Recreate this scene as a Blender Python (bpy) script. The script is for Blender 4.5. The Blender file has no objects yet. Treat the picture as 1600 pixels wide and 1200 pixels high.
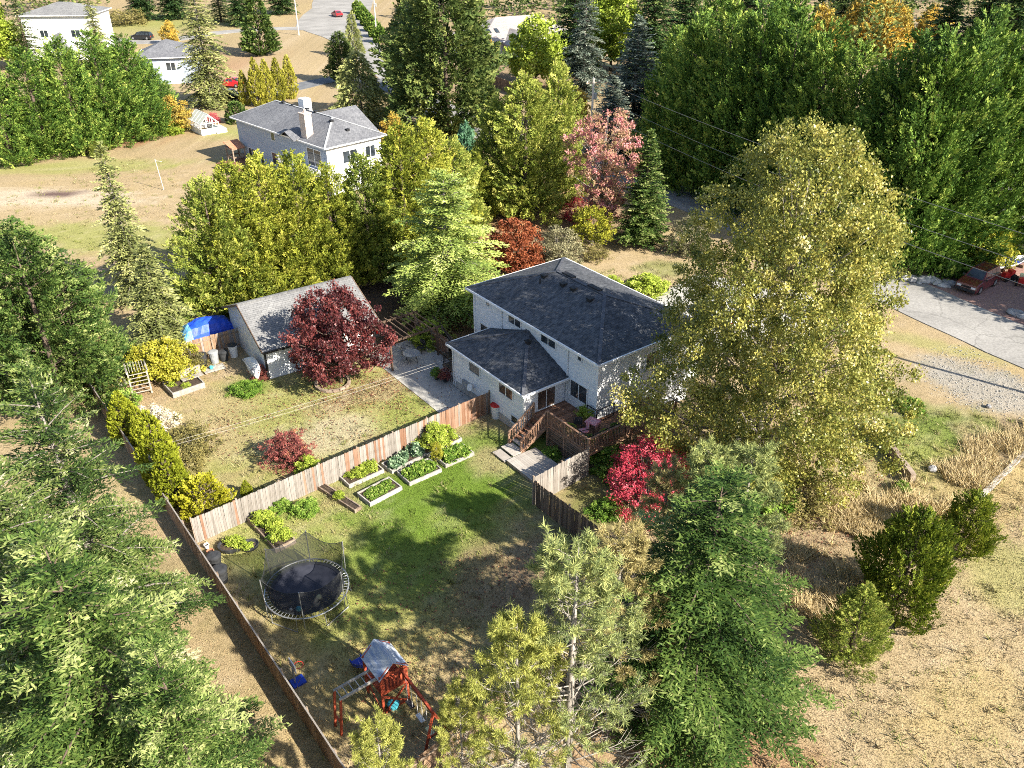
import bpy, math, random
import numpy as np
from mathutils import Vector, Matrix

scene = bpy.context.scene
COL = scene.collection
R = math.radians

# ------------------------------------------------------------------ camera, sky, sun, exposure
CAM_H, CAM_TILT, CAM_F = 30.0, 31.0, 1295.0 / 1600.0
cam_data = bpy.data.cameras.new('camera')
cam_data.sensor_width = 36.0
cam_data.lens = 36.0 * CAM_F
cam_data.clip_start = 0.5
cam_data.clip_end = 6000.0
cam = bpy.data.objects.new('camera', cam_data)
cam.location = (0, 0, CAM_H)
cam.rotation_euler = (R(90 - CAM_TILT), 0, 0)
COL.objects.link(cam)
scene.camera = cam

SUN_EL, SUN_AZ = 33.0, -36.0            # elevation; direction towards the sun as a plain angle from +X
world = bpy.data.worlds.new('World')
scene.world = world
world.use_nodes = True
wn = world.node_tree
sky = wn.nodes.new('ShaderNodeTexSky')
sky.sky_type = 'NISHITA'
sky.sun_disc = False
sky.sun_elevation = R(SUN_EL)
sky.sun_rotation = R(90 - SUN_AZ)
sky.altitude = 50
sky.air_density = 1.0
sky.dust_density = 1.0
bg = wn.nodes['Background']
bg.inputs['Strength'].default_value = 0.085
wn.links.new(sky.outputs['Color'], bg.inputs['Color'])

sun_data = bpy.data.lights.new('sun', 'SUN')
sun_data.energy = 5.0
sun_data.angle = R(0.5)
sun_data.color = (1.0, 0.93, 0.80)
sun = bpy.data.objects.new('sun', sun_data)
sd = Vector((math.cos(R(SUN_EL)) * math.cos(R(SUN_AZ)), math.cos(R(SUN_EL)) * math.sin(R(SUN_AZ)), math.sin(R(SUN_EL))))
sun.rotation_euler = (-sd).to_track_quat('-Z', 'Y').to_euler()
sun.location = sd * 200
COL.objects.link(sun)

vs = scene.view_settings
vs.view_transform = 'Standard'
vs.look = 'None'
vs.exposure = 1.42
vs.gamma = 1.0
vs.use_curve_mapping = False
scene.cycles.use_denoising = False
scene.cycles.filter_width = 1.0
scene.cycles.max_bounces = 4
scene.cycles.diffuse_bounces = 2
scene.cycles.transmission_bounces = 3
scene.cycles.transparent_max_bounces = 8
scene.cycles.adaptive_threshold = 0.015
scene.cycles.use_light_tree = False

# ------------------------------------------------------------------ survey helpers: a sighting on the ground plane -> metres
_s, _c = math.sin(R(CAM_TILT)), math.cos(R(CAM_TILT))
def _ray(px, py):
    u, v = (px - 800) / 1295.0, (py - 600) / 1295.0
    return u, _c - v * _s, -(_s + v * _c)
def G(px, py, z=0.0):
    r = _ray(px, py)
    t = (z - CAM_H) / r[2]
    return (r[0] * t, r[1] * t)
def tall(px, py, top):
    x, y = G(px, py)
    r = _ray(px, top)
    return CAM_H + y * r[2] / r[1]
HB, HA = (5.12, 42.51), R(37.1)         # the house's near eave corner and the angle of its gable end
def HL(x, y):
    return (HB[0] + x * math.cos(HA) - y * math.sin(HA), HB[1] + x * math.sin(HA) + y * math.cos(HA))

# ------------------------------------------------------------------ mesh helpers
def mesh_from(name, verts, faces, mats=(), tone=None, mi=None, smooth=False):
    me = bpy.data.meshes.new(name)
    verts = np.asarray(verts, dtype=np.float32).reshape(-1, 3)
    if isinstance(faces, np.ndarray):
        n, k = faces.shape
        me.vertices.add(len(verts)); me.vertices.foreach_set('co', verts.ravel())
        me.loops.add(n * k); me.loops.foreach_set('vertex_index', faces.astype(np.int32).ravel())
        me.polygons.add(n); me.polygons.foreach_set('loop_start', np.arange(0, n * k, k, dtype=np.int32))
        me.update(calc_edges=True)
    else:
        me.from_pydata(verts.tolist(), [], faces)
    for m in mats:
        me.materials.append(m)
    if mi is not None:
        me.polygons.foreach_set('material_index', np.asarray(mi, dtype=np.int32))
    if tone is not None:
        a = me.attributes.new('tone', 'FLOAT', 'FACE')
        a.data.foreach_set('value', np.asarray(tone, dtype=np.float32))
    if smooth:
        me.polygons.foreach_set('use_smooth', np.ones(len(me.polygons), dtype=bool))
    me.validate()
    return me

def link(name, data, parent=None, loc=(0, 0, 0), rot=(0, 0, 0), scale=(1, 1, 1)):
    o = bpy.data.objects.new(name, data)
    COL.objects.link(o)
    o.location = loc; o.rotation_euler = rot; o.scale = scale
    if parent is not None:
        o.parent = parent
    return o

def tag(o, label=None, cat=None, group=None, kind=None):
    if label: o['label'] = label
    if cat: o['category'] = cat
    if group: o['group'] = group
    if kind: o['kind'] = kind
    return o

def thing(name, label, cat, loc=(0, 0, 0), rz=0.0, group=None, kind=None):
    o = link(name, None, None, loc, (0, 0, rz))
    o.empty_display_size = 0.2
    return tag(o, label, cat, group, kind)

class MB:
    """collects simple shapes and links them as one mesh object"""
    def __init__(self):
        self.v = []; self.f = []
    def quadmesh(self, pts, faces):
        b = len(self.v); self.v += [tuple(p) for p in pts]; self.f += [tuple(i + b for i in f) for f in faces]; return self
    def box(self, c, s, rz=0.0):
        x, y, z = s[0] / 2, s[1] / 2, s[2] / 2
        cr, sr = math.cos(rz), math.sin(rz)
        pts = []
        for dz in (-z, z):
            for dx, dy in ((-x, -y), (x, -y), (x, y), (-x, y)):
                pts.append((c[0] + dx * cr - dy * sr, c[1] + dx * sr + dy * cr, c[2] + dz))
        return self.quadmesh(pts, [(3, 2, 1, 0), (4, 5, 6, 7), (0, 1, 5, 4), (1, 2, 6, 5), (2, 3, 7, 6), (3, 0, 4, 7)])
    def b2(self, lo, hi):
        return self.box([(a + b) / 2 for a, b in zip(lo, hi)], [b - a for a, b in zip(lo, hi)])
    def bar(self, p0, p1, w, h, up=(0, 0, 1)):
        p0, p1 = Vector(p0), Vector(p1)
        d = (p1 - p0).normalized(); u = Vector(up)
        if abs(d.dot(u)) > 0.98: u = Vector((1, 0, 0))
        s = d.cross(u).normalized() * (w / 2); t = s.cross(d).normalized() * (h / 2)
        pts = [p0 - s - t, p0 + s - t, p0 + s + t, p0 - s + t, p1 - s - t, p1 + s - t, p1 + s + t, p1 - s + t]
        return self.quadmesh(pts, [(0, 1, 2, 3), (7, 6, 5, 4), (0, 4, 5, 1), (1, 5, 6, 2), (2, 6, 7, 3), (3, 7, 4, 0)])
    def tube(self, pts, rad, n=6, cap=True):
        pts = [Vector(p) for p in pts]
        if not hasattr(rad, '__len__'): rad = [rad] * len(pts)
        b = len(self.v)
        for i, p in enumerate(pts):
            d = (pts[min(i + 1, len(pts) - 1)] - pts[max(i - 1, 0)])
            d = d.normalized() if d.length > 1e-6 else Vector((0, 0, 1))
            a = Vector((0, 0, 1)) if abs(d.z) < 0.95 else Vector((1, 0, 0))
            s = d.cross(a).normalized(); t = d.cross(s)
            for k in range(n):
                q = 2 * math.pi * k / n
                self.v.append(tuple(p + (s * math.cos(q) + t * math.sin(q)) * rad[i]))
        for i in range(len(pts) - 1):
            for k in range(n):
                k2 = (k + 1) % n
                self.f.append((b + i * n + k, b + i * n + k2, b + (i + 1) * n + k2, b + (i + 1) * n + k))
        if cap:
            self.f.append(tuple(b + k for k in range(n))[::-1])
            e = b + (len(pts) - 1) * n
            self.f.append(tuple(e + k for k in range(n)))
        return self
    def lathe(self, prof, c=(0, 0, 0), n=16, sx=1.0, sy=1.0):
        b = len(self.v)
        for r, z in prof:
            for k in range(n):
                q = 2 * math.pi * k / n
                self.v.append((c[0] + r * sx * math.cos(q), c[1] + r * sy * math.sin(q), c[2] + z))
        for i in range(len(prof) - 1):
            for k in range(n):
                k2 = (k + 1) % n
                self.f.append((b + i * n + k, b + i * n + k2, b + (i + 1) * n + k2, b + (i + 1) * n + k))
        self.f.append(tuple(b + k for k in range(n))[::-1])
        e = b + (len(prof) - 1) * n
        self.f.append(tuple(e + k for k in range(n)))
        return self
    def prism(self, pts, z0, z1):
        n = len(pts); b = len(self.v)
        area = sum(pts[i][0] * pts[(i + 1) % n][1] - pts[(i + 1) % n][0] * pts[i][1] for i in range(n))
        if area < 0: pts = pts[::-1]
        self.v += [(p[0], p[1], z0) for p in pts] + [(p[0], p[1], z1) for p in pts]
        self.f.append(tuple(range(b, b + n))[::-1]); self.f.append(tuple(range(b + n, b + 2 * n)))
        for i in range(n):
            j = (i + 1) % n
            self.f.append((b + i, b + j, b + n + j, b + n + i))
        return self
    def slab(self, pts, th):
        """a flat panel given by 3-D corner points, thickened downwards (world z)"""
        n = len(pts); b = len(self.v)
        self.v += [tuple(p) for p in pts] + [(p[0], p[1], p[2] - th) for p in pts]
        self.f.append(tuple(range(b, b + n))); self.f.append(tuple(range(b + n, b + 2 * n))[::-1])
        for i in range(n):
            j = (i + 1) % n
            self.f.append((b + j, b + i, b + n + i, b + n + j))
        return self
    def mesh(self, name, mat, smooth=False):
        return mesh_from(name, self.v, self.f, [mat], smooth=smooth)
    def build(self, name, mat, parent=None, loc=(0, 0, 0), rz=0.0, smooth=False):
        return link(name, self.mesh(name, mat, smooth), parent, loc, (0, 0, rz))

# ------------------------------------------------------------------ materials
def _new(name):
    m = bpy.data.materials.new(name); m.use_nodes = True
    nt = m.node_tree
    return m, nt, nt.nodes['Principled BSDF']
def _node(nt, t, **kw):
    n = nt.nodes.new(t)
    for k, v in kw.items(): setattr(n, k, v)
    return n
def rgb(c): return (c[0], c[1], c[2], 1.0)

def ramp(nt, stops):
    r = _node(nt, 'ShaderNodeValToRGB')
    e = r.color_ramp.elements
    while len(e) < len(stops): e.new(0.5)
    for el, (p, c) in zip(e, stops):
        el.position = p; el.color = rgb(c)
    return r

def mat_noise(name, c0, c1, scale=4.0, rough=0.75, bump=0.0, bscale=None, metal=0.0, stretch=None, detail=4.0, spec=0.3, lo=0.3, hi=0.7, per_object=0.0):
    m, nt, p = _new(name)
    tc = _node(nt, 'ShaderNodeTexCoord')
    src = tc.outputs['Object']
    if stretch:
        mp = _node(nt, 'ShaderNodeMapping'); mp.inputs['Scale'].default_value = stretch
        nt.links.new(src, mp.inputs['Vector']); src = mp.outputs['Vector']
    n = _node(nt, 'ShaderNodeTexNoise'); n.inputs['Scale'].default_value = scale; n.inputs['Detail'].default_value = detail
    nt.links.new(src, n.inputs['Vector'])
    fac = n.outputs['Fac']
    if per_object:
        oi = _node(nt, 'ShaderNodeObjectInfo')
        mul = _node(nt, 'ShaderNodeMath', operation='MULTIPLY_ADD')
        mul.inputs[1].default_value = per_object; mul.inputs[2].default_value = -per_object / 2
        nt.links.new(oi.outputs['Random'], mul.inputs[0])
        ad = _node(nt, 'ShaderNodeMath', operation='ADD')
        nt.links.new(fac, ad.inputs[0]); nt.links.new(mul.outputs[0], ad.inputs[1]); fac = ad.outputs[0]
    r = ramp(nt, [(lo, c0), (hi, c1)])
    nt.links.new(fac, r.inputs['Fac'])
    nt.links.new(r.outputs['Color'], p.inputs['Base Color'])
    p.inputs['Roughness'].default_value = rough; p.inputs['Metallic'].default_value = metal
    p.inputs['Specular IOR Level'].default_value = spec
    if bump:
        b = _node(nt, 'ShaderNodeBump'); b.inputs['Strength'].default_value = bump; b.inputs['Distance'].default_value = 0.03
        n2 = _node(nt, 'ShaderNodeTexNoise'); n2.inputs['Scale'].default_value = bscale or scale * 4; n2.inputs['Detail'].default_value = 3
        nt.links.new(src, n2.inputs['Vector'])
        nt.links.new(n2.outputs['Fac'], b.inputs['Height']); nt.links.new(b.outputs['Normal'], p.inputs['Normal'])
    return m

def mat_shingle(name, c0, c1, c2):
    m, nt, p = _new(name)
    tc = _node(nt, 'ShaderNodeTexCoord')
    br = _node(nt, 'ShaderNodeTexBrick')
    br.inputs['Scale'].default_value = 1.0
    br.inputs['Brick Width'].default_value = 0.34; br.inputs['Row Height'].default_value = 0.17
    br.inputs['Mortar Size'].default_value = 0.012; br.inputs['Mortar Smooth'].default_value = 0.3
    br.inputs['Color1'].default_value = rgb(c0); br.inputs['Color2'].default_value = rgb(c1)
    br.inputs['Mortar'].default_value = rgb([x * 0.5 for x in c0])
    nt.links.new(tc.outputs['Object'], br.inputs['Vector'])
    n = _node(nt, 'ShaderNodeTexNoise'); n.inputs['Scale'].default_value = 3.2; n.inputs['Detail'].default_value = 5
    nt.links.new(tc.outputs['Object'], n.inputs['Vector'])
    n3 = _node(nt, 'ShaderNodeTexNoise'); n3.inputs['Scale'].default_value = 0.35; n3.inputs['Detail'].default_value = 3
    nt.links.new(tc.outputs['Object'], n3.inputs['Vector'])
    rr = ramp(nt, [(0.40, (0, 0, 0)), (0.66, (1, 1, 1))]); nt.links.new(n.outputs['Fac'], rr.inputs['Fac'])
    mx = _node(nt, 'ShaderNodeMixRGB'); mx.inputs['Color2'].default_value = rgb(c2)
    sc = _node(nt, 'ShaderNodeMath', operation='MULTIPLY'); sc.inputs[1].default_value = 0.38
    nt.links.new(rr.outputs['Color'], sc.inputs[0]); nt.links.new(sc.outputs[0], mx.inputs['Fac'])
    nt.links.new(br.outputs['Color'], mx.inputs['Color1'])
    mul = _node(nt, 'ShaderNodeMixRGB', blend_type='MULTIPLY'); mul.inputs['Fac'].default_value = 0.55
    r3 = ramp(nt, [(0.3, (0.55, 0.55, 0.58)), (0.7, (1, 1, 1))]); nt.links.new(n3.outputs['Fac'], r3.inputs['Fac'])
    nt.links.new(mx.outputs['Color'], mul.inputs['Color1']); nt.links.new(r3.outputs['Color'], mul.inputs['Color2'])
    nt.links.new(mul.outputs['Color'], p.inputs['Base Color'])
    p.inputs['Roughness'].default_value = 0.85; p.inputs['Specular IOR Level'].default_value = 0.25
    b = _node(nt, 'ShaderNodeBump'); b.inputs['Strength'].default_value = 0.6; b.inputs['Distance'].default_value = 0.02
    nt.links.new(br.outputs['Fac'], b.inputs['Height']); b.invert = True
    nt.links.new(b.outputs['Normal'], p.inputs['Normal'])
    return m

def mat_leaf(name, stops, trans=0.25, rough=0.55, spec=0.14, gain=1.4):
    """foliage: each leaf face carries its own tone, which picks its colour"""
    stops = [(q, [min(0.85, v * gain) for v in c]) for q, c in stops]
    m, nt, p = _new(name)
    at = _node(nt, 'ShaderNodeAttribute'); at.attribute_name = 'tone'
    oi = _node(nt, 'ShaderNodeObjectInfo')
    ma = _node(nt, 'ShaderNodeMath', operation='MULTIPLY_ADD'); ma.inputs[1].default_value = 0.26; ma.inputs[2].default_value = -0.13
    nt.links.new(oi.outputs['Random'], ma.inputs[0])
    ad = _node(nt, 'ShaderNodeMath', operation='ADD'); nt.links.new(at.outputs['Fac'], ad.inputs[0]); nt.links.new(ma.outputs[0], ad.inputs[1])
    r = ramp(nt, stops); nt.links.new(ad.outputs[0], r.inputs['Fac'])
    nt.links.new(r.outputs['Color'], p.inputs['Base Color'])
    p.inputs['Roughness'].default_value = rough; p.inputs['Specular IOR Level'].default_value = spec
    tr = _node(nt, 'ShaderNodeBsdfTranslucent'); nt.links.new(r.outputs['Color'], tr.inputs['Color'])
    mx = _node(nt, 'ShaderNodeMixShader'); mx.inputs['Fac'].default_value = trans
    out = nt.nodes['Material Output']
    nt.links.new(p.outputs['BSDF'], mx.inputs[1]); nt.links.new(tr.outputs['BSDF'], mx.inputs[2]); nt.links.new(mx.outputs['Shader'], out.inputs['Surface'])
    return m

def mat_glass(name, c=(0.02, 0.025, 0.03), rough=0.06):
    m, nt, p = _new(name)
    tc = _node(nt, 'ShaderNodeTexCoord')
    n = _node(nt, 'ShaderNodeTexNoise'); n.inputs['Scale'].default_value = 1.3
    nt.links.new(tc.outputs['Object'], n.inputs['Vector'])
    r = ramp(nt, [(0.35, c), (0.7, [x * 2.6 for x in c])]); nt.links.new(n.outputs['Fac'], r.inputs['Fac'])
    nt.links.new(r.outputs['Color'], p.inputs['Base Color'])
    p.inputs['Roughness'].default_value = rough; p.inputs['Specular IOR Level'].default_value = 0.7
    return m

def mat_net(name, c, alpha):
    m, nt, p = _new(name)
    p.inputs['Base Color'].default_value = rgb(c); p.inputs['Roughness'].default_value = 0.9
    tr = _node(nt, 'ShaderNodeBsdfTransparent'); mx = _node(nt, 'ShaderNodeMixShader'); mx.inputs['Fac'].default_value = alpha
    out = nt.nodes['Material Output']
    nt.links.new(tr.outputs['BSDF'], mx.inputs[1]); nt.links.new(p.outputs['BSDF'], mx.inputs[2]); nt.links.new(mx.outputs['Shader'], out.inputs['Surface'])
    return m

M = {}
M['siding'] = mat_noise('white_siding', (0.66, 0.67, 0.68), (0.77, 0.775, 0.78), 1.2, 0.6, stretch=(0.4, 0.4, 4))
M['siding_blue'] = mat_noise('blue_grey_siding', (0.29, 0.34, 0.43), (0.37, 0.42, 0.50), 1.2, 0.6, stretch=(0.4, 0.4, 4))
M['siding_white'] = mat_noise('bright_siding', (0.74, 0.74, 0.74), (0.82, 0.82, 0.81), 1.0, 0.6)
M['beige_wall'] = mat_noise('beige_wall', (0.45, 0.42, 0.40), (0.55, 0.52, 0.50), 1.0, 0.7)
M['trim'] = mat_noise('white_trim', (0.74, 0.74, 0.74), (0.82, 0.82, 0.81), 3, 0.5)
M['shingle_dark'] = mat_shingle('dark_shingle', (0.05, 0.056, 0.066), (0.105, 0.112, 0.125), (0.20, 0.205, 0.22))
M['shingle_grey'] = mat_shingle('grey_shingle', (0.13, 0.135, 0.15), (0.19, 0.195, 0.21), (0.26, 0.26, 0.275))
M['shingle_light'] = mat_shingle('light_shingle', (0.18, 0.18, 0.182), (0.24, 0.24, 0.24), (0.32, 0.315, 0.305))
M['shingle_beige'] = mat_shingle('beige_shingle', (0.34, 0.30, 0.28), (0.42, 0.38, 0.36), (0.48, 0.44, 0.42))
M['glass'] = mat_glass('window_glass')
M['glass_warm'] = mat_glass('window_glass_warm', (0.06, 0.04, 0.03))
M['vent'] = mat_noise('vent_black', (0.015, 0.016, 0.018), (0.03, 0.03, 0.033), 5, 0.6)
M['board_grey'] = mat_noise('weathered_board', (0.17, 0.15, 0.13), (0.32, 0.29, 0.265), 3.0, 0.85, 0.3, 22, stretch=(5, 5, 0.5), per_object=0.28)
M['board_red'] = mat_noise('cedar_board', (0.19, 0.095, 0.055), (0.31, 0.20, 0.145), 3.0, 0.8, 0.3, 22, stretch=(5, 5, 0.5), per_object=0.45)
M['board_brown'] = mat_noise('brown_board', (0.20, 0.12, 0.07), (0.33, 0.22, 0.14), 3.0, 0.85, 0.3, 22, stretch=(5, 5, 0.5), per_object=0.5)
M['board_dark'] = mat_noise('dark_board', (0.10, 0.065, 0.045), (0.20, 0.14, 0.10), 3.0, 0.85, 0.3, 22, stretch=(5, 5, 0.5), per_object=0.5)
M['deck'] = mat_noise('deck_board', (0.16, 0.075, 0.04), (0.30, 0.16, 0.10), 2.0, 0.7, 0.2, 20, stretch=(1.5, 1.5, 1), per_object=0.4)
M['rail'] = mat_noise('deck_rail_wood', (0.22, 0.12, 0.075), (0.36, 0.23, 0.16), 3.0, 0.75, 0.2, 20, per_object=0.3)
M['platform'] = mat_noise('grey_plank', (0.30, 0.27, 0.24), (0.42, 0.39, 0.35), 2.0, 0.85, 0.2, 20, per_object=0.3)
M['white_wood'] = mat_noise('white_painted_board', (0.25, 0.23, 0.205), (0.42, 0.395, 0.355), 5.0, 0.8, 0.2, 25, per_object=0.3)
M['old_wood'] = mat_noise('old_timber', (0.17, 0.12, 0.085), (0.34, 0.27, 0.21), 5.0, 0.9, 0.4, 25, per_object=0.3)
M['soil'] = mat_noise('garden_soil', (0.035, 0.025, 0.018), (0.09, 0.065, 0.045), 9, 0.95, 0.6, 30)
M['concrete'] = mat_noise('patio_concrete', (0.32, 0.305, 0.28), (0.45, 0.435, 0.40), 1.5, 0.9, 0.15, 40)
def mat_asphalt(name, c):
    m, nt, p = _new(name)
    tc = _node(nt, 'ShaderNodeTexCoord')
    def nz(sc, det, a, b):
        n = _node(nt, 'ShaderNodeTexNoise'); n.inputs['Scale'].default_value = sc; n.inputs['Detail'].default_value = det
        nt.links.new(tc.outputs['Object'], n.inputs['Vector']); r = ramp(nt, [(0.35, (a, a, a)), (0.65, (b, b, b))]); nt.links.new(n.outputs['Fac'], r.inputs['Fac']); return r, n
    r1, n1 = nz(0.22, 4, 0.8, 1.08); r2, n2 = nz(7.0, 6, 0.82, 1.12)
    v = _node(nt, 'ShaderNodeTexVoronoi'); v.feature = 'DISTANCE_TO_EDGE'; v.inputs['Scale'].default_value = 0.16
    wp = _node(nt, 'ShaderNodeMixRGB'); wp.inputs['Fac'].default_value = 0.06
    n3 = _node(nt, 'ShaderNodeTexNoise'); n3.inputs['Scale'].default_value = 0.9; n3.inputs['Detail'].default_value = 6; nt.links.new(tc.outputs['Object'], n3.inputs['Vector'])
    ad = _node(nt, 'ShaderNodeVectorMath', operation='ADD'); nt.links.new(tc.outputs['Object'], ad.inputs[0]); nt.links.new(n3.outputs['Color'], ad.inputs[1]); nt.links.new(ad.outputs[0], v.inputs['Vector'])
    cr = ramp(nt, [(0.0, (0.72, 0.72, 0.72)), (0.011, (1, 1, 1))]); nt.links.new(v.outputs['Distance'], cr.inputs['Fac'])
    col = None
    for q in (r1, r2, cr):
        mx = _node(nt, 'ShaderNodeMixRGB', blend_type='MULTIPLY'); mx.inputs['Fac'].default_value = 1.0
        if col is None: mx.inputs['Color1'].default_value = rgb(c)
        else: nt.links.new(col, mx.inputs['Color1'])
        nt.links.new(q.outputs['Color'], mx.inputs['Color2']); col = mx.outputs['Color']
    nt.links.new(col, p.inputs['Base Color']); p.inputs['Roughness'].default_value = 0.92; p.inputs['Specular IOR Level'].default_value = 0.2
    return m
M['asphalt'] = mat_noise('asphalt', (0.27, 0.27, 0.275), (0.36, 0.355, 0.35), 0.7, 0.9, 0.2, 60, detail=8)
M['asphalt_dark'] = mat_noise('dark_asphalt', (0.11, 0.115, 0.125), (0.17, 0.175, 0.185), 0.8, 0.9, 0.2, 60, detail=8)
M['asphalt_pale'] = mat_asphalt('pale_asphalt', (0.30, 0.288, 0.272))
M['paver'] = mat_noise('brick_paver', (0.20, 0.115, 0.095), (0.32, 0.20, 0.17), 6.0, 0.85, 0.3, 30, detail=8)
M['gravel'] = mat_noise('gravel', (0.20, 0.195, 0.185), (0.40, 0.39, 0.37), 9.0, 0.95, 0.9, 30, detail=8)
M['rock'] = mat_noise('grey_rock', (0.20, 0.20, 0.21), (0.46, 0.45, 0.44), 3.0, 0.9, 0.5, 12, per_object=0.4)
M['bark'] = mat_noise('grey_bark', (0.14, 0.12, 0.105), (0.30, 0.27, 0.24), 6.0, 0.95, 0.5, 25, stretch=(2, 2, 0.4))
M['bark_brown'] = mat_noise('brown_bark', (0.07, 0.05, 0.04), (0.16, 0.12, 0.09), 6.0, 0.95, 0.5, 25, stretch=(2, 2, 0.4))
M['bark_pale'] = mat_noise('pale_bark', (0.20, 0.175, 0.15), (0.36, 0.33, 0.29), 6.0, 0.9, 0.4, 25, stretch=(2, 2, 0.4))
M['pole'] = mat_noise('pole_wood', (0.42, 0.39, 0.36), (0.58, 0.55, 0.51), 4, 0.9, stretch=(3, 3, 0.3))
M['metal'] = mat_noise('galvanised_steel', (0.42, 0.43, 0.44), (0.56, 0.57, 0.58), 6, 0.4, metal=0.7, spec=0.5)
M['black_metal'] = mat_noise('black_metal', (0.012, 0.012, 0.013), (0.03, 0.03, 0.032), 6, 0.45)
M['black_plastic'] = mat_noise('black_plastic', (0.02, 0.021, 0.023), (0.05, 0.052, 0.056), 4, 0.55)
M['grey_plastic'] = mat_noise('grey_plastic', (0.22, 0.23, 0.24), (0.34, 0.35, 0.36), 4, 0.5)
M['white_plastic'] = mat_noise('white_plastic', (0.66, 0.66, 0.65), (0.78, 0.78, 0.77), 3, 0.45)
M['mat_cloth'] = mat_noise('trampoline_mat', (0.028, 0.031, 0.046), (0.045, 0.048, 0.066), 4, 0.7)
M['pad'] = mat_noise('trampoline_pad', (0.02, 0.022, 0.028), (0.04, 0.043, 0.05), 4, 0.6)
M['net'] = mat_net('safety_net', (0.018, 0.02, 0.022), 0.64)
M['tarp'] = mat_noise('blue_tarp', (0.01, 0.045, 0.42), (0.02, 0.09, 0.60), 3, 0.45, 0.5, 6)
M['tarp_pale'] = mat_noise('pale_blue_tarp', (0.05, 0.25, 0.55), (0.25, 0.52, 0.80), 5, 0.45, 0.5, 8)
M['play_red'] = mat_noise('red_stained_wood', (0.30, 0.05, 0.022), (0.46, 0.10, 0.05), 5, 0.65, per_object=0.3)
M['slide_blue'] = mat_noise('blue_plastic', (0.01, 0.035, 0.30), (0.02, 0.06, 0.42), 2, 0.35)
M['tent'] = mat_noise('faded_canvas', (0.16, 0.24, 0.42), (0.62, 0.63, 0.62), 2.2, 0.8, stretch=(3, 0.5, 1))
M['rope'] = mat_noise('white_rope', (0.62, 0.60, 0.57), (0.74, 0.72, 0.69), 9, 0.9)
M['wire'] = mat_noise('overhead_cable', (0.16, 0.155, 0.15), (0.24, 0.235, 0.225), 5, 0.6)
M['cable_pale'] = mat_noise('pale_cable', (0.34, 0.32, 0.29), (0.44, 0.42, 0.38), 5, 0.6)
M['tyre'] = mat_noise('tyre_rubber', (0.012, 0.012, 0.012), (0.025, 0.025, 0.025), 8, 0.85)
M['rim'] = mat_noise('wheel_rim', (0.32, 0.33, 0.34), (0.48, 0.48, 0.49), 8, 0.35, metal=0.6, spec=0.5)
M['lamp_clear'] = mat_noise('headlight_lens', (0.62, 0.63, 0.64), (0.80, 0.80, 0.80), 8, 0.15, spec=0.6)
M['lamp_red'] = mat_noise('tail_light_lens', (0.35, 0.01, 0.01), (0.50, 0.02, 0.02), 8, 0.2, spec=0.6)
def paint(name, c):
    m = mat_noise(name, [x * 0.88 for x in c], [min(1, x * 1.08) for x in c], 1.4, 0.28, spec=0.6)
    m.node_tree.nodes['Principled BSDF'].inputs['Coat Weight'].default_value = 0.5
    m.node_tree.nodes['Principled BSDF'].inputs['Coat Roughness'].default_value = 0.08
    return m
M['paint_maroon'] = paint('maroon_paint', (0.105, 0.010, 0.014))
M['paint_red'] = paint('red_paint', (0.48, 0.012, 0.02))
M['paint_black'] = paint('black_paint', (0.012, 0.013, 0.016))
M['paint_white'] = paint('white_paint', (0.72, 0.72, 0.72))
M['red_plastic'] = mat_noise('red_plastic', (0.50, 0.02, 0.02), (0.65, 0.05, 0.04), 3, 0.4)
M['pink'] = mat_noise('pink_cloth', (0.55, 0.12, 0.16), (0.70, 0.45, 0.46), 8, 0.85)
M['yellow'] = mat_noise('pale_yellow_plastic', (0.72, 0.70, 0.36), (0.82, 0.80, 0.50), 3, 0.5)
M['cyan'] = mat_noise('turquoise_plastic', (0.05, 0.32, 0.42), (0.10, 0.50, 0.58), 3, 0.4)
M['terracotta'] = mat_noise('terracotta', (0.36, 0.15, 0.08), (0.50, 0.24, 0.15), 5, 0.85)
M['brick'] = mat_noise('pale_brick', (0.42, 0.34, 0.29), (0.60, 0.51, 0.45), 7, 0.85, 0.4, 14)
M['curtain'] = mat_noise('window_frame_white', (0.66, 0.67, 0.68), (0.74, 0.75, 0.75), 3, 0.5)
M['lattice'] = mat_noise('lattice_wood', (0.34, 0.30, 0.26), (0.52, 0.47, 0.42), 5, 0.85, per_object=0.3)
M['greenglass'] = mat_net('greenhouse_pane', (0.60, 0.68, 0.64), 0.5)
M['shed_red'] = mat_noise('red_shed_paint', (0.22, 0.02, 0.015), (0.34, 0.05, 0.035), 3, 0.75)
# ------------------------------------------------------------------ noise
def vnoise(x, y, seed=0):
    xi, yi = np.floor(x).astype(np.int64), np.floor(y).astype(np.int64)
    fx, fy = x - xi, y - yi
    fx, fy = fx * fx * (3 - 2 * fx), fy * fy * (3 - 2 * fy)
    def h(a, b):
        n = (a * 374761393 + b * 668265263 + seed * 1442695041) & 0x7fffffff
        n = ((n ^ (n >> 13)) * 1274126177) & 0x7fffffff
        return ((n ^ (n >> 16)) & 0xffff) / 65535.0
    return (h(xi, yi) * (1 - fx) + h(xi + 1, yi) * fx) * (1 - fy) + (h(xi, yi + 1) * (1 - fx) + h(xi + 1, yi + 1) * fx) * fy
def fbm(x, y, seed=0, oct=4):
    s, a, t = 0, 1.0, 0
    for i in range(oct):
        s = s + a * vnoise(x * 2 ** i, y * 2 ** i, seed + i * 17); t += a; a *= 0.55
    return s / t

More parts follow.
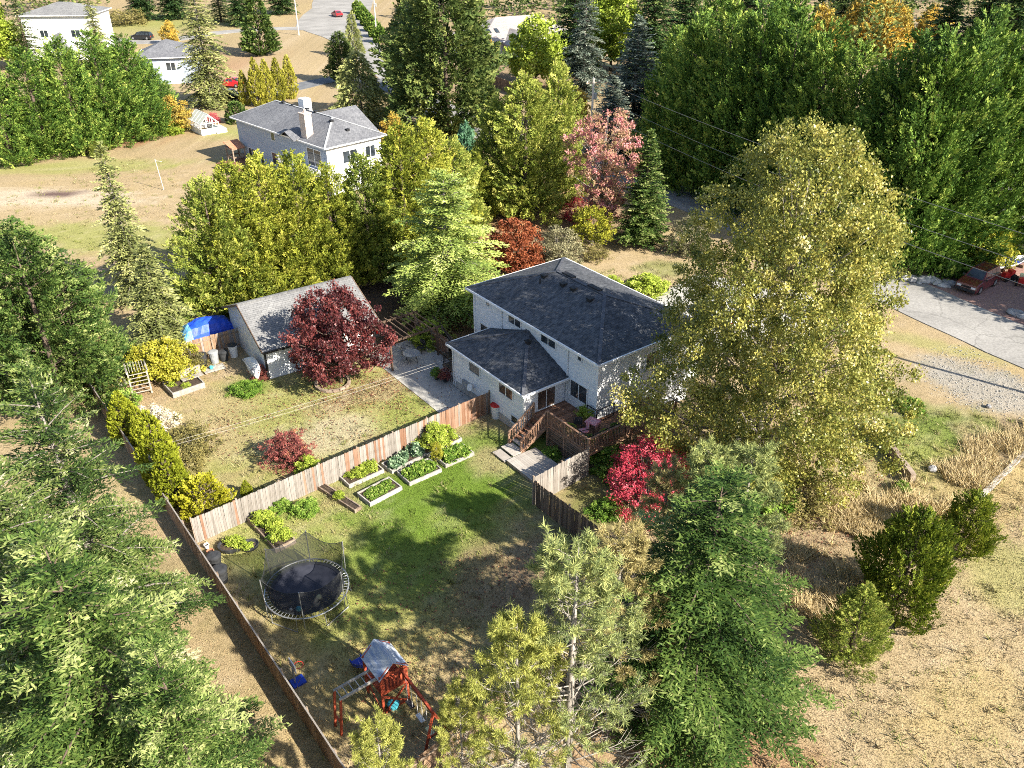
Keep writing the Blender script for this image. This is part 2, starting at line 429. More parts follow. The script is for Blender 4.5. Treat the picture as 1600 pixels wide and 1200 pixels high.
# ------------------------------------------------------------------ foliage geometry
def nrm(a):
    return a / np.maximum(np.linalg.norm(a, axis=-1, keepdims=True), 1e-6)
def rhombi(C, D, N, L, W):
    D = nrm(D); S = nrm(np.cross(D, N))
    L = np.broadcast_to(np.asarray(L, float), (len(C),))[:, None]; W = np.broadcast_to(np.asarray(W, float), (len(C),))[:, None]
    v = np.stack([C - D * L * 0.5, C + S * W * 0.5 - D * L * 0.05, C + D * L * 0.5, C - S * W * 0.5 - D * L * 0.05], 1)
    return v.reshape(-1, 3)
def leaf_mesh(name, parts, mat):
    """parts: list of (verts(4n,3), tone(n))"""
    v = np.concatenate([p[0] for p in parts]); t = np.concatenate([p[1] for p in parts])
    f = np.arange(len(v), dtype=np.int32).reshape(-1, 4)
    return mesh_from(name, v, f, [mat], tone=np.clip(t, 0, 1))

def limb_mesh(name, limbs, mat, n=6):
    b = MB()
    for pts, rad in limbs:
        b.tube(pts, rad, n)
    return b.mesh(name, mat, True)

def fir(name, seed, H, Rb, lmat, bmat, whorl=0.42, per=7, tipw=0.18, flat=0.38, start=0.06, rise=0.12, droop=0.42, ls=0.2, lw=0.075, tw=0.2, shape=0.85, dens=1.0, jit=0.25, tl_k=0.42, gap=0.0):
    """layered conifer: whorls of branches, each a flat spray of needle twigs"""
    r = np.random.default_rng(seed)
    out_v, out_t = [], []
    limbs = [([(0, 0, -0.2), (0, 0, H * 0.5), (0, 0, H * 0.97)], [0.022 * H, 0.013 * H, 0.01])]
    z = start * H
    while z < H * 0.985:
        fr = z / H
        nb = max(3, int(per * (0.55 + 0.45 * (1 - fr))))
        a0 = r.uniform(0, 6.28)
        for k in range(nb + nb // 2):
            if r.random() < gap: continue
            az = a0 + 6.283 * k / nb + r.normal(0, 0.22)
            rad = (Rb * (1 - fr) ** shape) * (r.uniform(1 - jit, 1 + jit * 0.6) if k < nb else r.uniform(0.3, 0.6)) + 0.12
            if fr < 0.12: rad *= 0.75 + fr * 2
            zz = z + r.normal(0, whorl * 0.35) + (0 if k < nb else whorl * 0.5)
            ca, sa = math.cos(az), math.sin(az)
            rs = rise + 0.9 * max(0, fr - 0.6) + r.normal(0, 0.06)
            def bp(t):
                return np.stack([ca * rad * t, sa * rad * t, zz + rad * (rs * t - droop * (1 - fr * 0.7) * t * t)], -1)
            if rad > 1.0:
                limbs.append(([tuple(bp(np.array(0.0))), tuple(bp(np.array(0.5))), tuple(bp(np.array(0.92)))], [0.012 * rad + 0.012, 0.008 * rad + 0.006, 0.004]))
            n = max(3, int(rad / tw * dens))
            t = np.repeat(np.linspace(0.16, 1.0, n), 2) + r.normal(0, 0.02, 2 * n)
            t = np.clip(t, 0.08, 1.0)
            sd = np.tile([1.0, -1.0], n)
            P = bp(t)
            rdir = np.array([ca, sa, 0.0]); tdir = np.array([-sa, ca, 0.0])
            fwd = 0.55 + 0.5 * t
            td = rdir[None] * fwd[:, None] + tdir[None] * (sd * (1.0 - 0.25 * t))[:, None]
            td[:, 2] += (rs - 2 * droop * (1 - fr * 0.7) * t) * 0.6 + r.normal(0, 0.14, 2 * n)
            td = nrm(td)
            tl = np.clip((1.02 - t) * rad * tl_k + 0.16 + 0.08 * rad * 0.3, 0.14, max(1.3, 0.34 * rad)) * r.uniform(0.7, 1.15, 2 * n)
            kk = int(max(2, math.ceil(tl.max() / (ls * 0.5))))
            u = (np.arange(kk) + 0.5)[None] * (ls * 0.5) * np.ones((2 * n, 1))
            ok = u < tl[:, None] + ls * 0.3
            C = P[:, None] + td[:, None] * u[..., None]
            C[..., 2] -= 0.22 * u ** 2
            C = C + r.normal(0, ls * 0.13, C.shape)
            sgn = np.where(np.arange(kk) % 2 == 0, 1.0, -1.0)[None, :, None]
            side = nrm(np.cross(td, np.array([0, 0, 1.0])))
            D = td[:, None] * 0.9 + side[:, None] * sgn * 0.62 + r.normal(0, 0.22, C.shape)
            D[..., 2] += 0.12
            N = np.array([0, 0, 1.0]) + r.normal(0, flat, C.shape)
            C, D, N = C[ok], D[ok], N[ok]
            m = len(C)
            out_v.append(rhombi(C, D, N, ls * r.uniform(0.75, 1.3, m), lw * r.uniform(0.8, 1.3, m)))
            bt = r.normal(0.42, 0.17)
            tt = bt + r.normal(0, 0.13, m)
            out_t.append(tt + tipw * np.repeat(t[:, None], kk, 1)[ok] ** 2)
        z += whorl * r.uniform(0.75, 1.25) * (1.0 if fr < 0.7 else 0.7)
    # leader
    m = 60
    zz = r.uniform(H * 0.93, H * 1.01, m); a = r.uniform(0, 6.28, m)
    C = np.stack([np.cos(a) * (H * 1.02 - zz) * 0.25, np.sin(a) * (H * 1.02 - zz) * 0.25, zz], -1)
    D = np.stack([np.cos(a), np.sin(a), np.full(m, 1.3)], -1)
    out_v.append(rhombi(C, D, r.normal(0, 1, (m, 3)), ls * 1.1, lw)); out_t.append(r.normal(0.6, 0.1, m))
    return leaf_mesh(name + '_crown', list(zip(out_v, out_t)), lmat), limb_mesh(name + '_trunk', limbs, bmat, 5)

def lob(az, zf, r):
    ph = r.uniform(0, 6.28, 6)
    def f(a, z):
        return 1 + 0.10 * np.sin(3 * a + ph[0] + 5 * z) + 0.08 * np.sin(5 * a + ph[1] - 9 * z) + 0.07 * np.sin(2 * a + ph[2] + 14 * z) + 0.05 * np.sin(9 * a + ph[3] + 21 * z)
    return f(az, zf)

def plume_tree(name, seed, H, Rb, lmat, bmat, prof, n=900, plen=0.9, up=0.5, m=34, ls=0.2, lw=0.085, z0=0.02, spread=0.36, lobes=1.0, inner=0.3, clump_var=0.14, leaders=0):
    """dense evergreen: feathery plumes set over an uneven crown"""
    r = np.random.default_rng(seed)
    zf = np.linspace(z0, 0.995, 400); w = np.maximum(prof(zf), 0.02); cdf = np.cumsum(w); cdf = cdf / cdf[-1]
    z = np.interp(r.random(n), cdf, zf)
    az = r.uniform(0, 6.283, n)
    st = np.random.default_rng(seed + 5)
    lb = 1 + (lob(az, z, st) - 1) * lobes
    dep = np.where(r.random(n) < inner, r.uniform(0.55, 0.85, n), r.uniform(0.84, 1.06, n))
    rr = Rb * prof(z) * lb * dep
    base = np.stack([np.cos(az) * rr, np.sin(az) * rr, z * H], -1)
    outw = np.stack([np.cos(az), np.sin(az), np.zeros(n)], -1)
    d = nrm(outw * (1 - up) + np.array([0, 0, up]) + r.normal(0, 0.16, (n, 3)))
    pl = plen * r.uniform(0.55, 1.25, n) * (0.7 + 0.3 * np.minimum(1, prof(z) * 1.5))
    if leaders:
        k = leaders
        a2 = r.uniform(0, 6.283, k); q = r.uniform(0, 0.75, k)
        zf2 = np.clip(0.97 - 0.45 * q, 0, 1)
        b2 = np.stack([np.cos(a2) * Rb * prof(zf2) * 0.75, np.sin(a2) * Rb * prof(zf2) * 0.75, zf2 * H], -1)
        base = np.concatenate([base, b2]); d = np.concatenate([d, nrm(np.array([0, 0, 1.0]) + r.normal(0, 0.12, (k, 3)))])
        pl = np.concatenate([pl, plen * r.uniform(1.3, 2.1, k)]); n += k
    base = base - d * (pl * 0.55)[:, None]
    t = r.random((n, m)) ** 0.8
    side = nrm(np.cross(d, r.normal(0, 1, (n, 3)))); side2 = np.cross(d, side)
    wdt = spread * pl[:, None] * np.sqrt(np.clip(1.02 - t, 0, 1)) * np.minimum(1, 0.25 + 2.2 * t)
    s = r.uniform(-1, 1, (n, m)) * wdt; s2 = r.normal(0, 0.28, (n, m)) * wdt
    C = base[:, None] + d[:, None] * (t * pl[:, None])[..., None] + side[:, None] * s[..., None] + side2[:, None] * s2[..., None]
    D = d[:, None] * 1.0 + side[:, None] * (np.sign(s) * 0.55)[..., None] + r.normal(0, 0.25, (n, m, 3))
    N = side2[:, None] + r.normal(0, 0.5, (n, m, 3))
    k = n * m
    v = rhombi(C.reshape(-1, 3), D.reshape(-1, 3), N.reshape(-1, 3), ls * r.uniform(0.7, 1.35, k), lw * r.uniform(0.75, 1.3, k))
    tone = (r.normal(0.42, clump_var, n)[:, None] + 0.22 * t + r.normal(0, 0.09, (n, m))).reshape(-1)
    limbs = [([(0, 0, -0.2), (0, 0, H * 0.45), (0, 0, H * 0.9)], [0.022 * H, 0.014 * H, 0.012])]
    for i in range(26):
        a = r.uniform(0, 6.283); q = r.uniform(0.08, 0.8)
        L = Rb * float(prof(np.array(q))) * 0.75
        limbs.append(([(0, 0, q * H), (math.cos(a) * L * 0.5, math.sin(a) * L * 0.5, q * H + L * 0.15), (math.cos(a) * L, math.sin(a) * L, q * H + L * 0.45)], [0.05, 0.03, 0.01]))
    return leaf_mesh(name + '_crown', [(v, tone)], lmat), limb_mesh(name + '_trunk', limbs, bmat, 5)

def broadleaf(name, seed, H, Rb, lmat, bmat, prof, clumps=220, leaves=80, cr=0.55, ls=0.16, lw=0.1, z0=0.15, trunk=0.02, lobes=1.3, inner=0.35, limbs_n=40, var=0.16, flat=0.75, stems=1, up=0.3):
    r = np.random.default_rng(seed)
    zf = np.linspace(z0, 0.99, 400); w = np.maximum(prof(zf), 0.02) ** 1.3; cdf = np.cumsum(w); cdf = cdf / cdf[-1]
    z = np.interp(r.random(clumps), cdf, zf)
    az = r.uniform(0, 6.283, clumps)
    st = np.random.default_rng(seed + 5)
    lb = 1 + (lob(az, z, st) - 1) * lobes
    dep = np.where(r.random(clumps) < inner, r.uniform(0.25, 0.75, clumps), r.uniform(0.72, 1.0, clumps))
    rr = Rb * prof(z) * lb * dep
    cc = np.stack([np.cos(az) * rr, np.sin(az) * rr, z * H], -1)
    size = cr * r.uniform(0.55, 1.4, clumps)
    off = r.normal(0, 1, (clumps, leaves, 3)); off = off / np.maximum(np.linalg.norm(off, axis=-1, keepdims=True), 1e-3) * (r.random((clumps, leaves, 1)) ** 0.5)
    off[..., 2] *= flat
    C = (cc[:, None] + off * size[:, None, None]).reshape(-1, 3)
    k = len(C)
    D = r.normal(0, 1, (k, 3)); D[:, 2] -= 0.2
    N = r.normal(0, 0.7, (k, 3)) + np.array([0, 0, up * 3])
    v = rhombi(C, D, N, ls * r.uniform(0.7, 1.35, k), lw * r.uniform(0.75, 1.3, k))
    tone = (r.normal(0.45, var, clumps)[:, None] + r.normal(0, 0.12, (clumps, leaves))).reshape(-1)
    limbs = []
    tips = cc[r.permutation(clumps)[:limbs_n]]
    tr = trunk * H
    if stems == 1:
        limbs.append(([(0, 0, -0.15), (0.02 * H * r.normal(), 0.02 * H * r.normal(), H * 0.35), (0, 0, H * 0.9)], [tr, tr * 0.7, tr * 0.12]))
    for p in tips:
        q = 0.0 if stems > 1 else min(0.8, max(0.12, p[2] / H - 0.22)) * H
        a = np.array([0, 0, q]); mid = a * 0.45 + p * 0.55; mid[2] -= 0.04 * H * (1 if stems == 1 else -1) * r.random()
        w0 = tr * (0.42 if stems == 1 else 0.5) * (1 - 0.6 * q / H)
        limbs.append(([tuple(a), tuple(mid), tuple(p)], [w0, w0 * 0.55, w0 * 0.12]))
    return leaf_mesh(name + '_crown', [(v, tone)], lmat), limb_mesh(name + '_trunk', limbs, bmat, 5)

def pine(name, seed, H, Rb, lmat, bmat, whorl=0.62, per=5, start=0.06, bare=0.45, needles=26, nl=0.24, nw=0.03):
    """open pine: pale bare limbs below, tufts of long needles at the twig ends, thick near the top"""
    r = np.random.default_rng(seed)
    limbs = [([(0, 0, -0.2), (0.06, 0.03, H * 0.5), (0, 0, H * 0.98)], [0.016 * H, 0.011 * H, 0.012])]
    tuft, tdir, ttone = [], [], []
    z = start * H
    while z < H * 0.97:
        fr = z / H
        nb = r.integers(per - 1, per + 2)
        a0 = r.uniform(0, 6.28)
        for k in range(nb):
            az = a0 + 6.283 * k / nb + r.normal(0, 0.3)
            rad = Rb * (1 - fr) ** 0.62 * r.uniform(0.65, 1.15) * (1.0 if fr > 0.2 else 0.7 + fr) + 0.2
            d = np.array([math.cos(az), math.sin(az), 0.0])
            zz = z + r.normal(0, 0.1)
            up = r.uniform(0.1, 0.35) + 0.55 * fr
            pts = [np.array([0, 0, zz]), d * rad * 0.4 + np.array([0, 0, zz + rad * up * 0.15]), d * rad * 0.75 + np.array([0, 0, zz + rad * up * 0.45]), d * rad + np.array([0, 0, zz + rad * up * 0.9])]
            w0 = 0.010 + 0.010 * rad
            limbs.append(([tuple(p) for p in pts], [w0, w0 * 0.75, w0 * 0.5, w0 * 0.2]))
            ns = int(4 + rad * 3.0)
            for j in range(ns):
                t = r.uniform(0.3, 1.0)
                p = pts[1] * (1 - (t - 0.3) / 0.7) + pts[3] * ((t - 0.3) / 0.7) if t < 0.98 else pts[3]
                sidev = np.cross(d, [0, 0, 1.0]) * r.choice([-1, 1])
                sdv = nrm(d * r.uniform(0.5, 1.0) + sidev * r.uniform(0.2, 0.9) + np.array([0, 0, r.uniform(0.2, 0.9)]))
                L = r.uniform(0.25, 0.6) * (0.5 + 0.35 * rad)
                e = p + sdv * L
                limbs.append(([tuple(p), tuple(p + sdv * L * 0.5 + np.array([0, 0, -0.03])), tuple(e)], [w0 * 0.42, w0 * 0.3, w0 * 0.12]))
                leafy = r.random() < min(1.0, max(0.0, (fr + (t - 0.55) * 0.5 - bare * 0.45) * 2.2))
                if leafy:
                    for q in (1.0, 0.72) if fr > 0.3 else (1.0,):
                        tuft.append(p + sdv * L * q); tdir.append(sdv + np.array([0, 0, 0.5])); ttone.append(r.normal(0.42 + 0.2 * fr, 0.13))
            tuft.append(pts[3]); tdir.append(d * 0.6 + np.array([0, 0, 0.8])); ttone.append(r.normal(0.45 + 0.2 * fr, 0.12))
        z += whorl * r.uniform(0.75, 1.2) * (1.0 - 0.45 * fr)
    for k in range(7):
        tuft.append(np.array([r.normal(0, 0.12), r.normal(0, 0.12), H * r.uniform(0.93, 1.0)])); tdir.append(np.array([r.normal(0, 0.3), r.normal(0, 0.3), 1.0])); ttone.append(0.6)
    T = np.array(tuft); TD = nrm(np.array(tdir)); n = len(T)
    dirs = nrm(TD[:, None] * 0.75 + nrm(r.normal(0, 1, (n, needles, 3))))
    L = nl * r.uniform(0.7, 1.25, (n, needles))
    back = r.uniform(-0.22, 0.05, (n, needles, 1))
    C = T[:, None] + TD[:, None] * back + dirs * (L * 0.5)[..., None]
    v = rhombi(C.reshape(-1, 3), dirs.reshape(-1, 3), r.normal(0, 1, (n * needles, 3)), L.ravel(), nw)
    tone = (np.array(ttone)[:, None] + r.normal(0, 0.12, (n, needles))).ravel()
    return leaf_mesh(name + '_crown', [(v, tone)], lmat), limb_mesh(name + '_trunk', limbs, bmat, 4)

# crown outlines: height fraction -> share of the full radius
def cone(k=0.8, b=0.12):
    return lambda z: np.clip(1 - z, 0, 1) ** k * np.clip(z / b, 0.35, 1)
def column(z): return np.clip((1 - z) / 0.55, 0, 1) ** 0.75 * np.clip(0.62 + z * 2, 0, 1)
def flame(z): return np.clip(1 - z, 0, 1) ** 0.55 * np.clip(0.72 + z * 1.4, 0, 1)
def spire(z): return np.clip(1 - z, 0, 1) ** 0.62 * np.clip(0.8 + z * 1.4, 0, 1) * 1.04
def ball(z): return np.sqrt(np.clip(1 - (2 * z - 1) ** 2, 0, 1))
def dome(z): return np.sqrt(np.clip(1 - z ** 2.2, 0, 1)) * np.clip(0.8 + z, 0, 1)
def egg(z): return np.clip(np.sin(np.pi * np.clip(z, 0, 1) ** 0.8), 0, 1) ** 0.75
def vase(z): return np.clip(0.25 + 1.05 * z, 0, 1) * np.sqrt(np.clip(1 - np.clip((z - 0.55) / 0.45, 0, 1) ** 2, 0, 1))
def spread_dome(z): return np.clip(np.sin(np.pi * np.clip((z - 0.08) / 0.92, 0, 1) ** 0.75), 0, 1) ** 0.6

def tree_spot(ax, ay, by):
    """place a tree by where its tip stands over its foot: world x, y and height"""
    bx = 800 + (ax - 800) * (2755.0 - by) / (2755.0 - ay)
    x, y = G(bx, by)
    return x, y, tall(bx, by, ay)

def plant(kind, name, label, cat, x, y, h, rz=0.0, group=None, wide=1.0, z=0.0):
    """one individual of a kind: (crown mesh, trunk mesh, the kind's own height)"""
    crown, trunk, h0 = kind
    s = h / h0
    t = thing(name, label, cat, (x, y, z), rz, group)
    t.scale = (s * wide, s * wide, s)
    link('crown', crown, t)
    if trunk is not None: link('trunk', trunk, t)
    return t
# ------------------------------------------------------------------ ground
STRAW, TAN, GREEN, YGREEN = (0.355, 0.275, 0.165), (0.30, 0.23, 0.135), (0.115, 0.178, 0.026), (0.245, 0.265, 0.075)
DIRT, RUST, PALE, OCHRE = (0.25, 0.175, 0.115), (0.27, 0.14, 0.075), (0.46, 0.385, 0.30), (0.37, 0.285, 0.125)
GRAV = (0.29, 0.275, 0.25)
def W(px, py): return G(px, py)
# (sighting, half axes in metres, turn in degrees, colour, strength)
ZONES = [
    ((620, 850), (11, 7.5), 39, YGREEN, 0.85), ((690, 760), (7.0, 4.2), 35, GREEN, 1.0), ((640, 860), (4.5, 4.5), 30, GREEN, 0.75),
    ((560, 1060), (5, 4), 39, OCHRE, 0.6), ((790, 900), (3.5, 3), 39, DIRT, 0.7), ((760, 700), (3, 3), 20, GREEN, 0.7), ((770, 720), (1.2, 1.6), 20, STRAW, 0.6),
    ((480, 1020), (4, 3), 39, OCHRE, 0.5), ((560, 960), (2.5, 2), 20, YGREEN, 0.9), ((380, 870), (4, 2.2), 39, YGREEN, 0.7),
    ((480, 640), (13, 6), 36, YGREEN, 0.75), ((500, 680), (4, 2), 30, PALE, 0.55), ((640, 640), (2.5, 2.5), 30, YGREEN, 0.9), ((570, 615), (4, 1.6), 30, TAN, 0.8),
    ((385, 605), (1.4, 1.0), 0, GREEN, 0.9), ((300, 650), (4, 3), 0, STRAW, 0.6), ((330, 690), (3, 2), 0, STRAW, 0.6),
    ((190, 330), (24, 9), -10, STRAW, 0.8), ((90, 262), (14, 3), 6, YGREEN, 0.7), ((150, 370), (12, 4), -8, YGREEN, 0.75), ((60, 310), (12, 3), 0, PALE, 0.8), ((95, 303), (2.2, 1.2), 10, (0.10, 0.06, 0.06), 0.9),
    ((110, 225), (16, 3.2), 18, RUST, 0.85), ((240, 205), (8, 3), 20, RUST, 0.6),
    ((600, 490), (9, 6), 37, DIRT, 0.9), ((680, 520), (6, 5), 37, RUST, 0.7), ((590, 400), (14, 5), 37, RUST, 0.7), ((840, 330), (12, 7), 37, RUST, 0.6),
    ((980, 410), (8, 7), 37, STRAW, 0.8), ((900, 440), (3, 2), 37, YGREEN, 0.6), ((1035, 420), (2.5, 2), 0, GREEN, 0.5), ((960, 340), (7, 5), 37, DIRT, 0.5),
    ((160, 570), (6, 2.4), -45, RUST, 0.7), ((200, 700), (6, 3), -52, STRAW, 0.8), ((340, 960), (8, 2), -52, TAN, 0.8),
    ((1440, 680), (5, 3.2), 20, GREEN, 0.85), ((1400, 730), (5, 3), 20, YGREEN, 0.8), ((1330, 780), (6, 5), 0, STRAW, 0.7),
    ((1555, 610), (5.2, 2.6), -28, GRAV, 0.8), ((1500, 575), (3.0, 1.6), -28, GRAV, 0.7), ((1480, 545), (5, 1.2), -30, YGREEN, 0.5),
    ((1450, 1080), (15, 9), 0, STRAW, 0.75), ((1580, 900), (3, 2), 20, YGREEN, 0.5), ((1540, 760), (4, 3), 40, OCHRE, 0.6), ((1500, 1120), (4, 2), 30, OCHRE, 0.5),
    ((1100, 1190), (5, 3), 0, RUST, 0.6), ((930, 900), (5, 4), 0, DIRT, 0.7), ((930, 780), (3, 3), 0, (0.12, 0.13, 0.035), 0.8), ((1200, 830), (5, 4), 0, DIRT, 0.4),
    ((400, 110), (22, 16), 0, STRAW, 0.9), ((310, 100), (12, 7), 0, RUST, 0.6), ((470, 80), (12, 12), 0, TAN, 0.5), ((410, 15), (25, 20), 0, TAN, 0.8), ((1250, 300), (30, 10), -60, DIRT, 0.9),
    ((250, 35), (22, 14), 0, YGREEN, 0.8), ((720, 200), (8, 8), 0, TAN, 0.5), ((800, 120), (25, 20), 0, DIRT, 0.6), ((370, 205), (4, 4), 0, YGREEN, 0.8),
]
ZW = [(W(*z[0]), z[1], math.radians(z[2]), np.array(z[3]), z[4]) for z in ZONES]
def ground_color(x, y):
    x = np.asarray(x, float); y = np.asarray(y, float)
    n1 = fbm(x * 0.13, y * 0.13, 3)[..., None]; n2 = fbm(x * 0.5, y * 0.5, 9)[..., None]; n3 = fbm(x * 1.3, y * 1.3, 21)[..., None]
    c = np.array(STRAW) * (1 - n1) + np.array(TAN) * n1
    c = c * (1 - 0.35 * np.clip((n2 - 0.55) * 5, 0, 1)) + np.array(OCHRE) * 0.35 * np.clip((n2 - 0.55) * 5, 0, 1)
    wob = (fbm(x * 0.45, y * 0.45, 5) - 0.5) * 1.1 + (fbm(x * 1.6, y * 1.6, 7) - 0.5) * 0.7
    for (cx, cy), (rx, ry), a, col, st in ZW:
        dx, dy = x - cx, y - cy
        u, v = (dx * math.cos(a) + dy * math.sin(a)) / rx, (-dx * math.sin(a) + dy * math.cos(a)) / ry
        w = np.clip((1.25 - np.sqrt(u * u + v * v) - wob) / 0.6, 0, 1)[..., None] * st
        c = c * (1 - w) + col * w
    # worn and bleached patches
    w = np.clip((n3 - 0.58) * 4.5, 0, 1) * 0.45
    c = c * (1 - w) + (c * 0.55 + np.array(PALE) * 0.5) * w
    w = np.clip((0.40 - n3) * 4.5, 0, 1) * 0.45
    c = c * (1 - w) + c * np.array((0.58, 0.62, 0.5)) * w
    return c

def axis(lo, hi, step, far):
    a = list(np.arange(lo, hi + step * 0.5, step)); s = step
    while a[-1] < far: s *= 1.35; a.append(a[-1] + s)
    s = step
    while a[0] > -far: s *= 1.35; a.insert(0, a[0] - s)
    return np.array(a)
gx, gy = axis(-46, 50, 0.5, 3000), axis(10, 100, 0.5, 3000)
XX, YY = np.meshgrid(gx, gy)
nx, ny = len(gx), len(gy)
ZZ = (fbm(XX * 0.35, YY * 0.35, 31) - 0.5) * 0.05
ii = np.arange(nx * ny).reshape(ny, nx)
gf = np.stack([ii[:-1, :-1], ii[:-1, 1:], ii[1:, 1:], ii[1:, :-1]], -1).reshape(-1, 4)
m, nt, p = _new('ground_grass')
at = _node(nt, 'ShaderNodeAttribute'); at.attribute_name = 'soil'
tc = _node(nt, 'ShaderNodeTexCoord')
na = _node(nt, 'ShaderNodeTexNoise'); na.inputs['Scale'].default_value = 3.5; na.inputs['Detail'].default_value = 8; na.inputs['Roughness'].default_value = 0.7
nb = _node(nt, 'ShaderNodeTexNoise'); nb.inputs['Scale'].default_value = 14; nb.inputs['Detail'].default_value = 4
nt.links.new(tc.outputs['Object'], na.inputs['Vector']); nt.links.new(tc.outputs['Object'], nb.inputs['Vector'])
ra = ramp(nt, [(0.30, (0.62, 0.61, 0.56)), (0.5, (1.0, 1.0, 1.0)), (0.70, (1.22, 1.2, 1.16))])
rb = ramp(nt, [(0.34, (0.74, 0.73, 0.69)), (0.56, (1.04, 1.04, 1.04)), (0.72, (1.18, 1.17, 1.13))])
nt.links.new(na.outputs['Fac'], ra.inputs['Fac']); nt.links.new(nb.outputs['Fac'], rb.inputs['Fac'])
m1 = _node(nt, 'ShaderNodeMixRGB', blend_type='MULTIPLY'); m1.inputs['Fac'].default_value = 0.85
m2 = _node(nt, 'ShaderNodeMixRGB', blend_type='MULTIPLY'); m2.inputs['Fac'].default_value = 0.8
nt.links.new(at.outputs['Color'], m1.inputs['Color1']); nt.links.new(ra.outputs['Color'], m1.inputs['Color2'])
nt.links.new(m1.outputs['Color'], m2.inputs['Color1']); nt.links.new(rb.outputs['Color'], m2.inputs['Color2'])
nt.links.new(m2.outputs['Color'], p.inputs['Base Color']); p.inputs['Roughness'].default_value = 0.95; p.inputs['Specular IOR Level'].default_value = 0.1
bu = _node(nt, 'ShaderNodeBump'); bu.inputs['Strength'].default_value = 0.7; bu.inputs['Distance'].default_value = 0.06
nt.links.new(nb.outputs['Fac'], bu.inputs['Height']); nt.links.new(bu.outputs['Normal'], p.inputs['Normal'])
M['ground'] = m
gm = mesh_from('ground', np.stack([XX, YY, ZZ], -1).reshape(-1, 3), gf, [M['ground']], smooth=True)
gc = ground_color(XX, YY).reshape(-1, 3)
ca = gm.color_attributes.new('soil', 'FLOAT_COLOR', 'POINT')
ca.data.foreach_set('color', np.concatenate([gc, np.ones((len(gc), 1))], 1).astype(np.float32).ravel())
tag(link('ground', gm), 'dry straw coloured grass ground with green patches around the houses', None, None, 'structure')

# ------------------------------------------------------------------ roads, drives, paving
def ribbon(name, pts, width, z, mat, label, th=0.06):
    """a smooth strip of paving along a line of ground points"""
    P = [Vector((a, b, 0)) for a, b in pts]
    out = []
    for i in range(len(P) - 1):
        p0, p1, p2, p3 = P[max(i - 1, 0)], P[i], P[i + 1], P[min(i + 2, len(P) - 1)]
        for k in range(8):
            t = k / 8
            out.append(0.5 * ((2 * p1) + (p2 - p0) * t + (2 * p0 - 5 * p1 + 4 * p2 - p3) * t * t + (3 * p1 - p0 - 3 * p2 + p3) * t ** 3))
    out.append(P[-1])
    b = MB(); rr = random.Random(len(pts))
    L, Q = [], []
    for i, q in enumerate(out):
        d = (out[min(i + 1, len(out) - 1)] - out[max(i - 1, 0)]).normalized()
        s = Vector((-d.y, d.x, 0)) * (width / 2)
        L.append(q + s * (1 + rr.uniform(-.02, .02))); Q.append(q - s * (1 + rr.uniform(-.02, .02)))
    for i in range(len(out) - 1):
        b.slab([(Q[i].x, Q[i].y, z), (Q[i + 1].x, Q[i + 1].y, z), (L[i + 1].x, L[i + 1].y, z), (L[i].x, L[i].y, z)], th)
    return tag(b.build(name, mat), label, None, None, 'structure')
ribbon('road', [W(2100, 780), W(1790, 625), W(1520, 507), W(1300, 408), W(1075, 310), W(880, 245), W(720, 190), W(600, 105), W(545, 55), W(510, 22), W(520, -10), W(620, -40)], 6.6, 0.06, M['asphalt_pale'], 'pale grey asphalt road curving past the houses')
sheet_later = [W(462, 42), W(466, 32), W(474, 23), W(488, 13), W(508, 5), W(535, -3), W(585, -6), W(578, 20), W(582, 50), W(604, 94), W(580, 94), W(556, 84), W(530, 70), W(505, 58), W(480, 50)]
ribbon('driveway', [W(505, 46), W(430, 45), W(335, 52), W(240, 66), W(150, 60)], 5.0, 0.068, M['asphalt_pale'], 'pale grey driveway leading left off the curving road')
ribbon('driveway', [W(690, 165), W(560, 122), W(500, 128), W(445, 140), W(340, 152)], 4.5, 0.068, M['asphalt_dark'], 'dark asphalt driveway behind the row of clipped cedars')
def sheet(name, pts, z, mat, label, kind='structure', th=0.08):
    b = MB(); b.prism([p for p in pts], z - th, z)
    return tag(b.build(name, mat), label, None, None, kind)
sheet('road_bulb', sheet_later, 0.064, M['asphalt_pale'], 'wide pale asphalt bend of the road at the top')
sheet('paved_driveway', [W(1440, 452), W(1480, 425), W(1560, 395), W(1760, 420), W(1790, 560), W(1640, 528), W(1540, 486)], 0.052, M['paver'], 'red brick paved driveway with the maroon car')
sheet('house_driveway', [W(1000, 478), W(1085, 430), W(1260, 450), W(1300, 520), W(1120, 560)], 0.045, M['concrete'], 'concrete driveway on the street side of the white house')
sheet('patio', [HL(-5.75, 8.2), HL(-3.05, 8.2), HL(-3.05, 11.4), HL(-1.3, 11.4), HL(-1.3, 19.0), HL(-5.75, 19.0)], 0.05, M['concrete'], 'concrete patio between garage and house', th=0.1)
sheet('dirt_drive', [HL(-6.5, 19.2), HL(0.5, 19.2), HL(3, 24), HL(8, 25), HL(9, 30), HL(-2, 30), HL(-6.5, 27)], 0.034, M['soil'], 'shaded bare dirt parking area behind the garage')

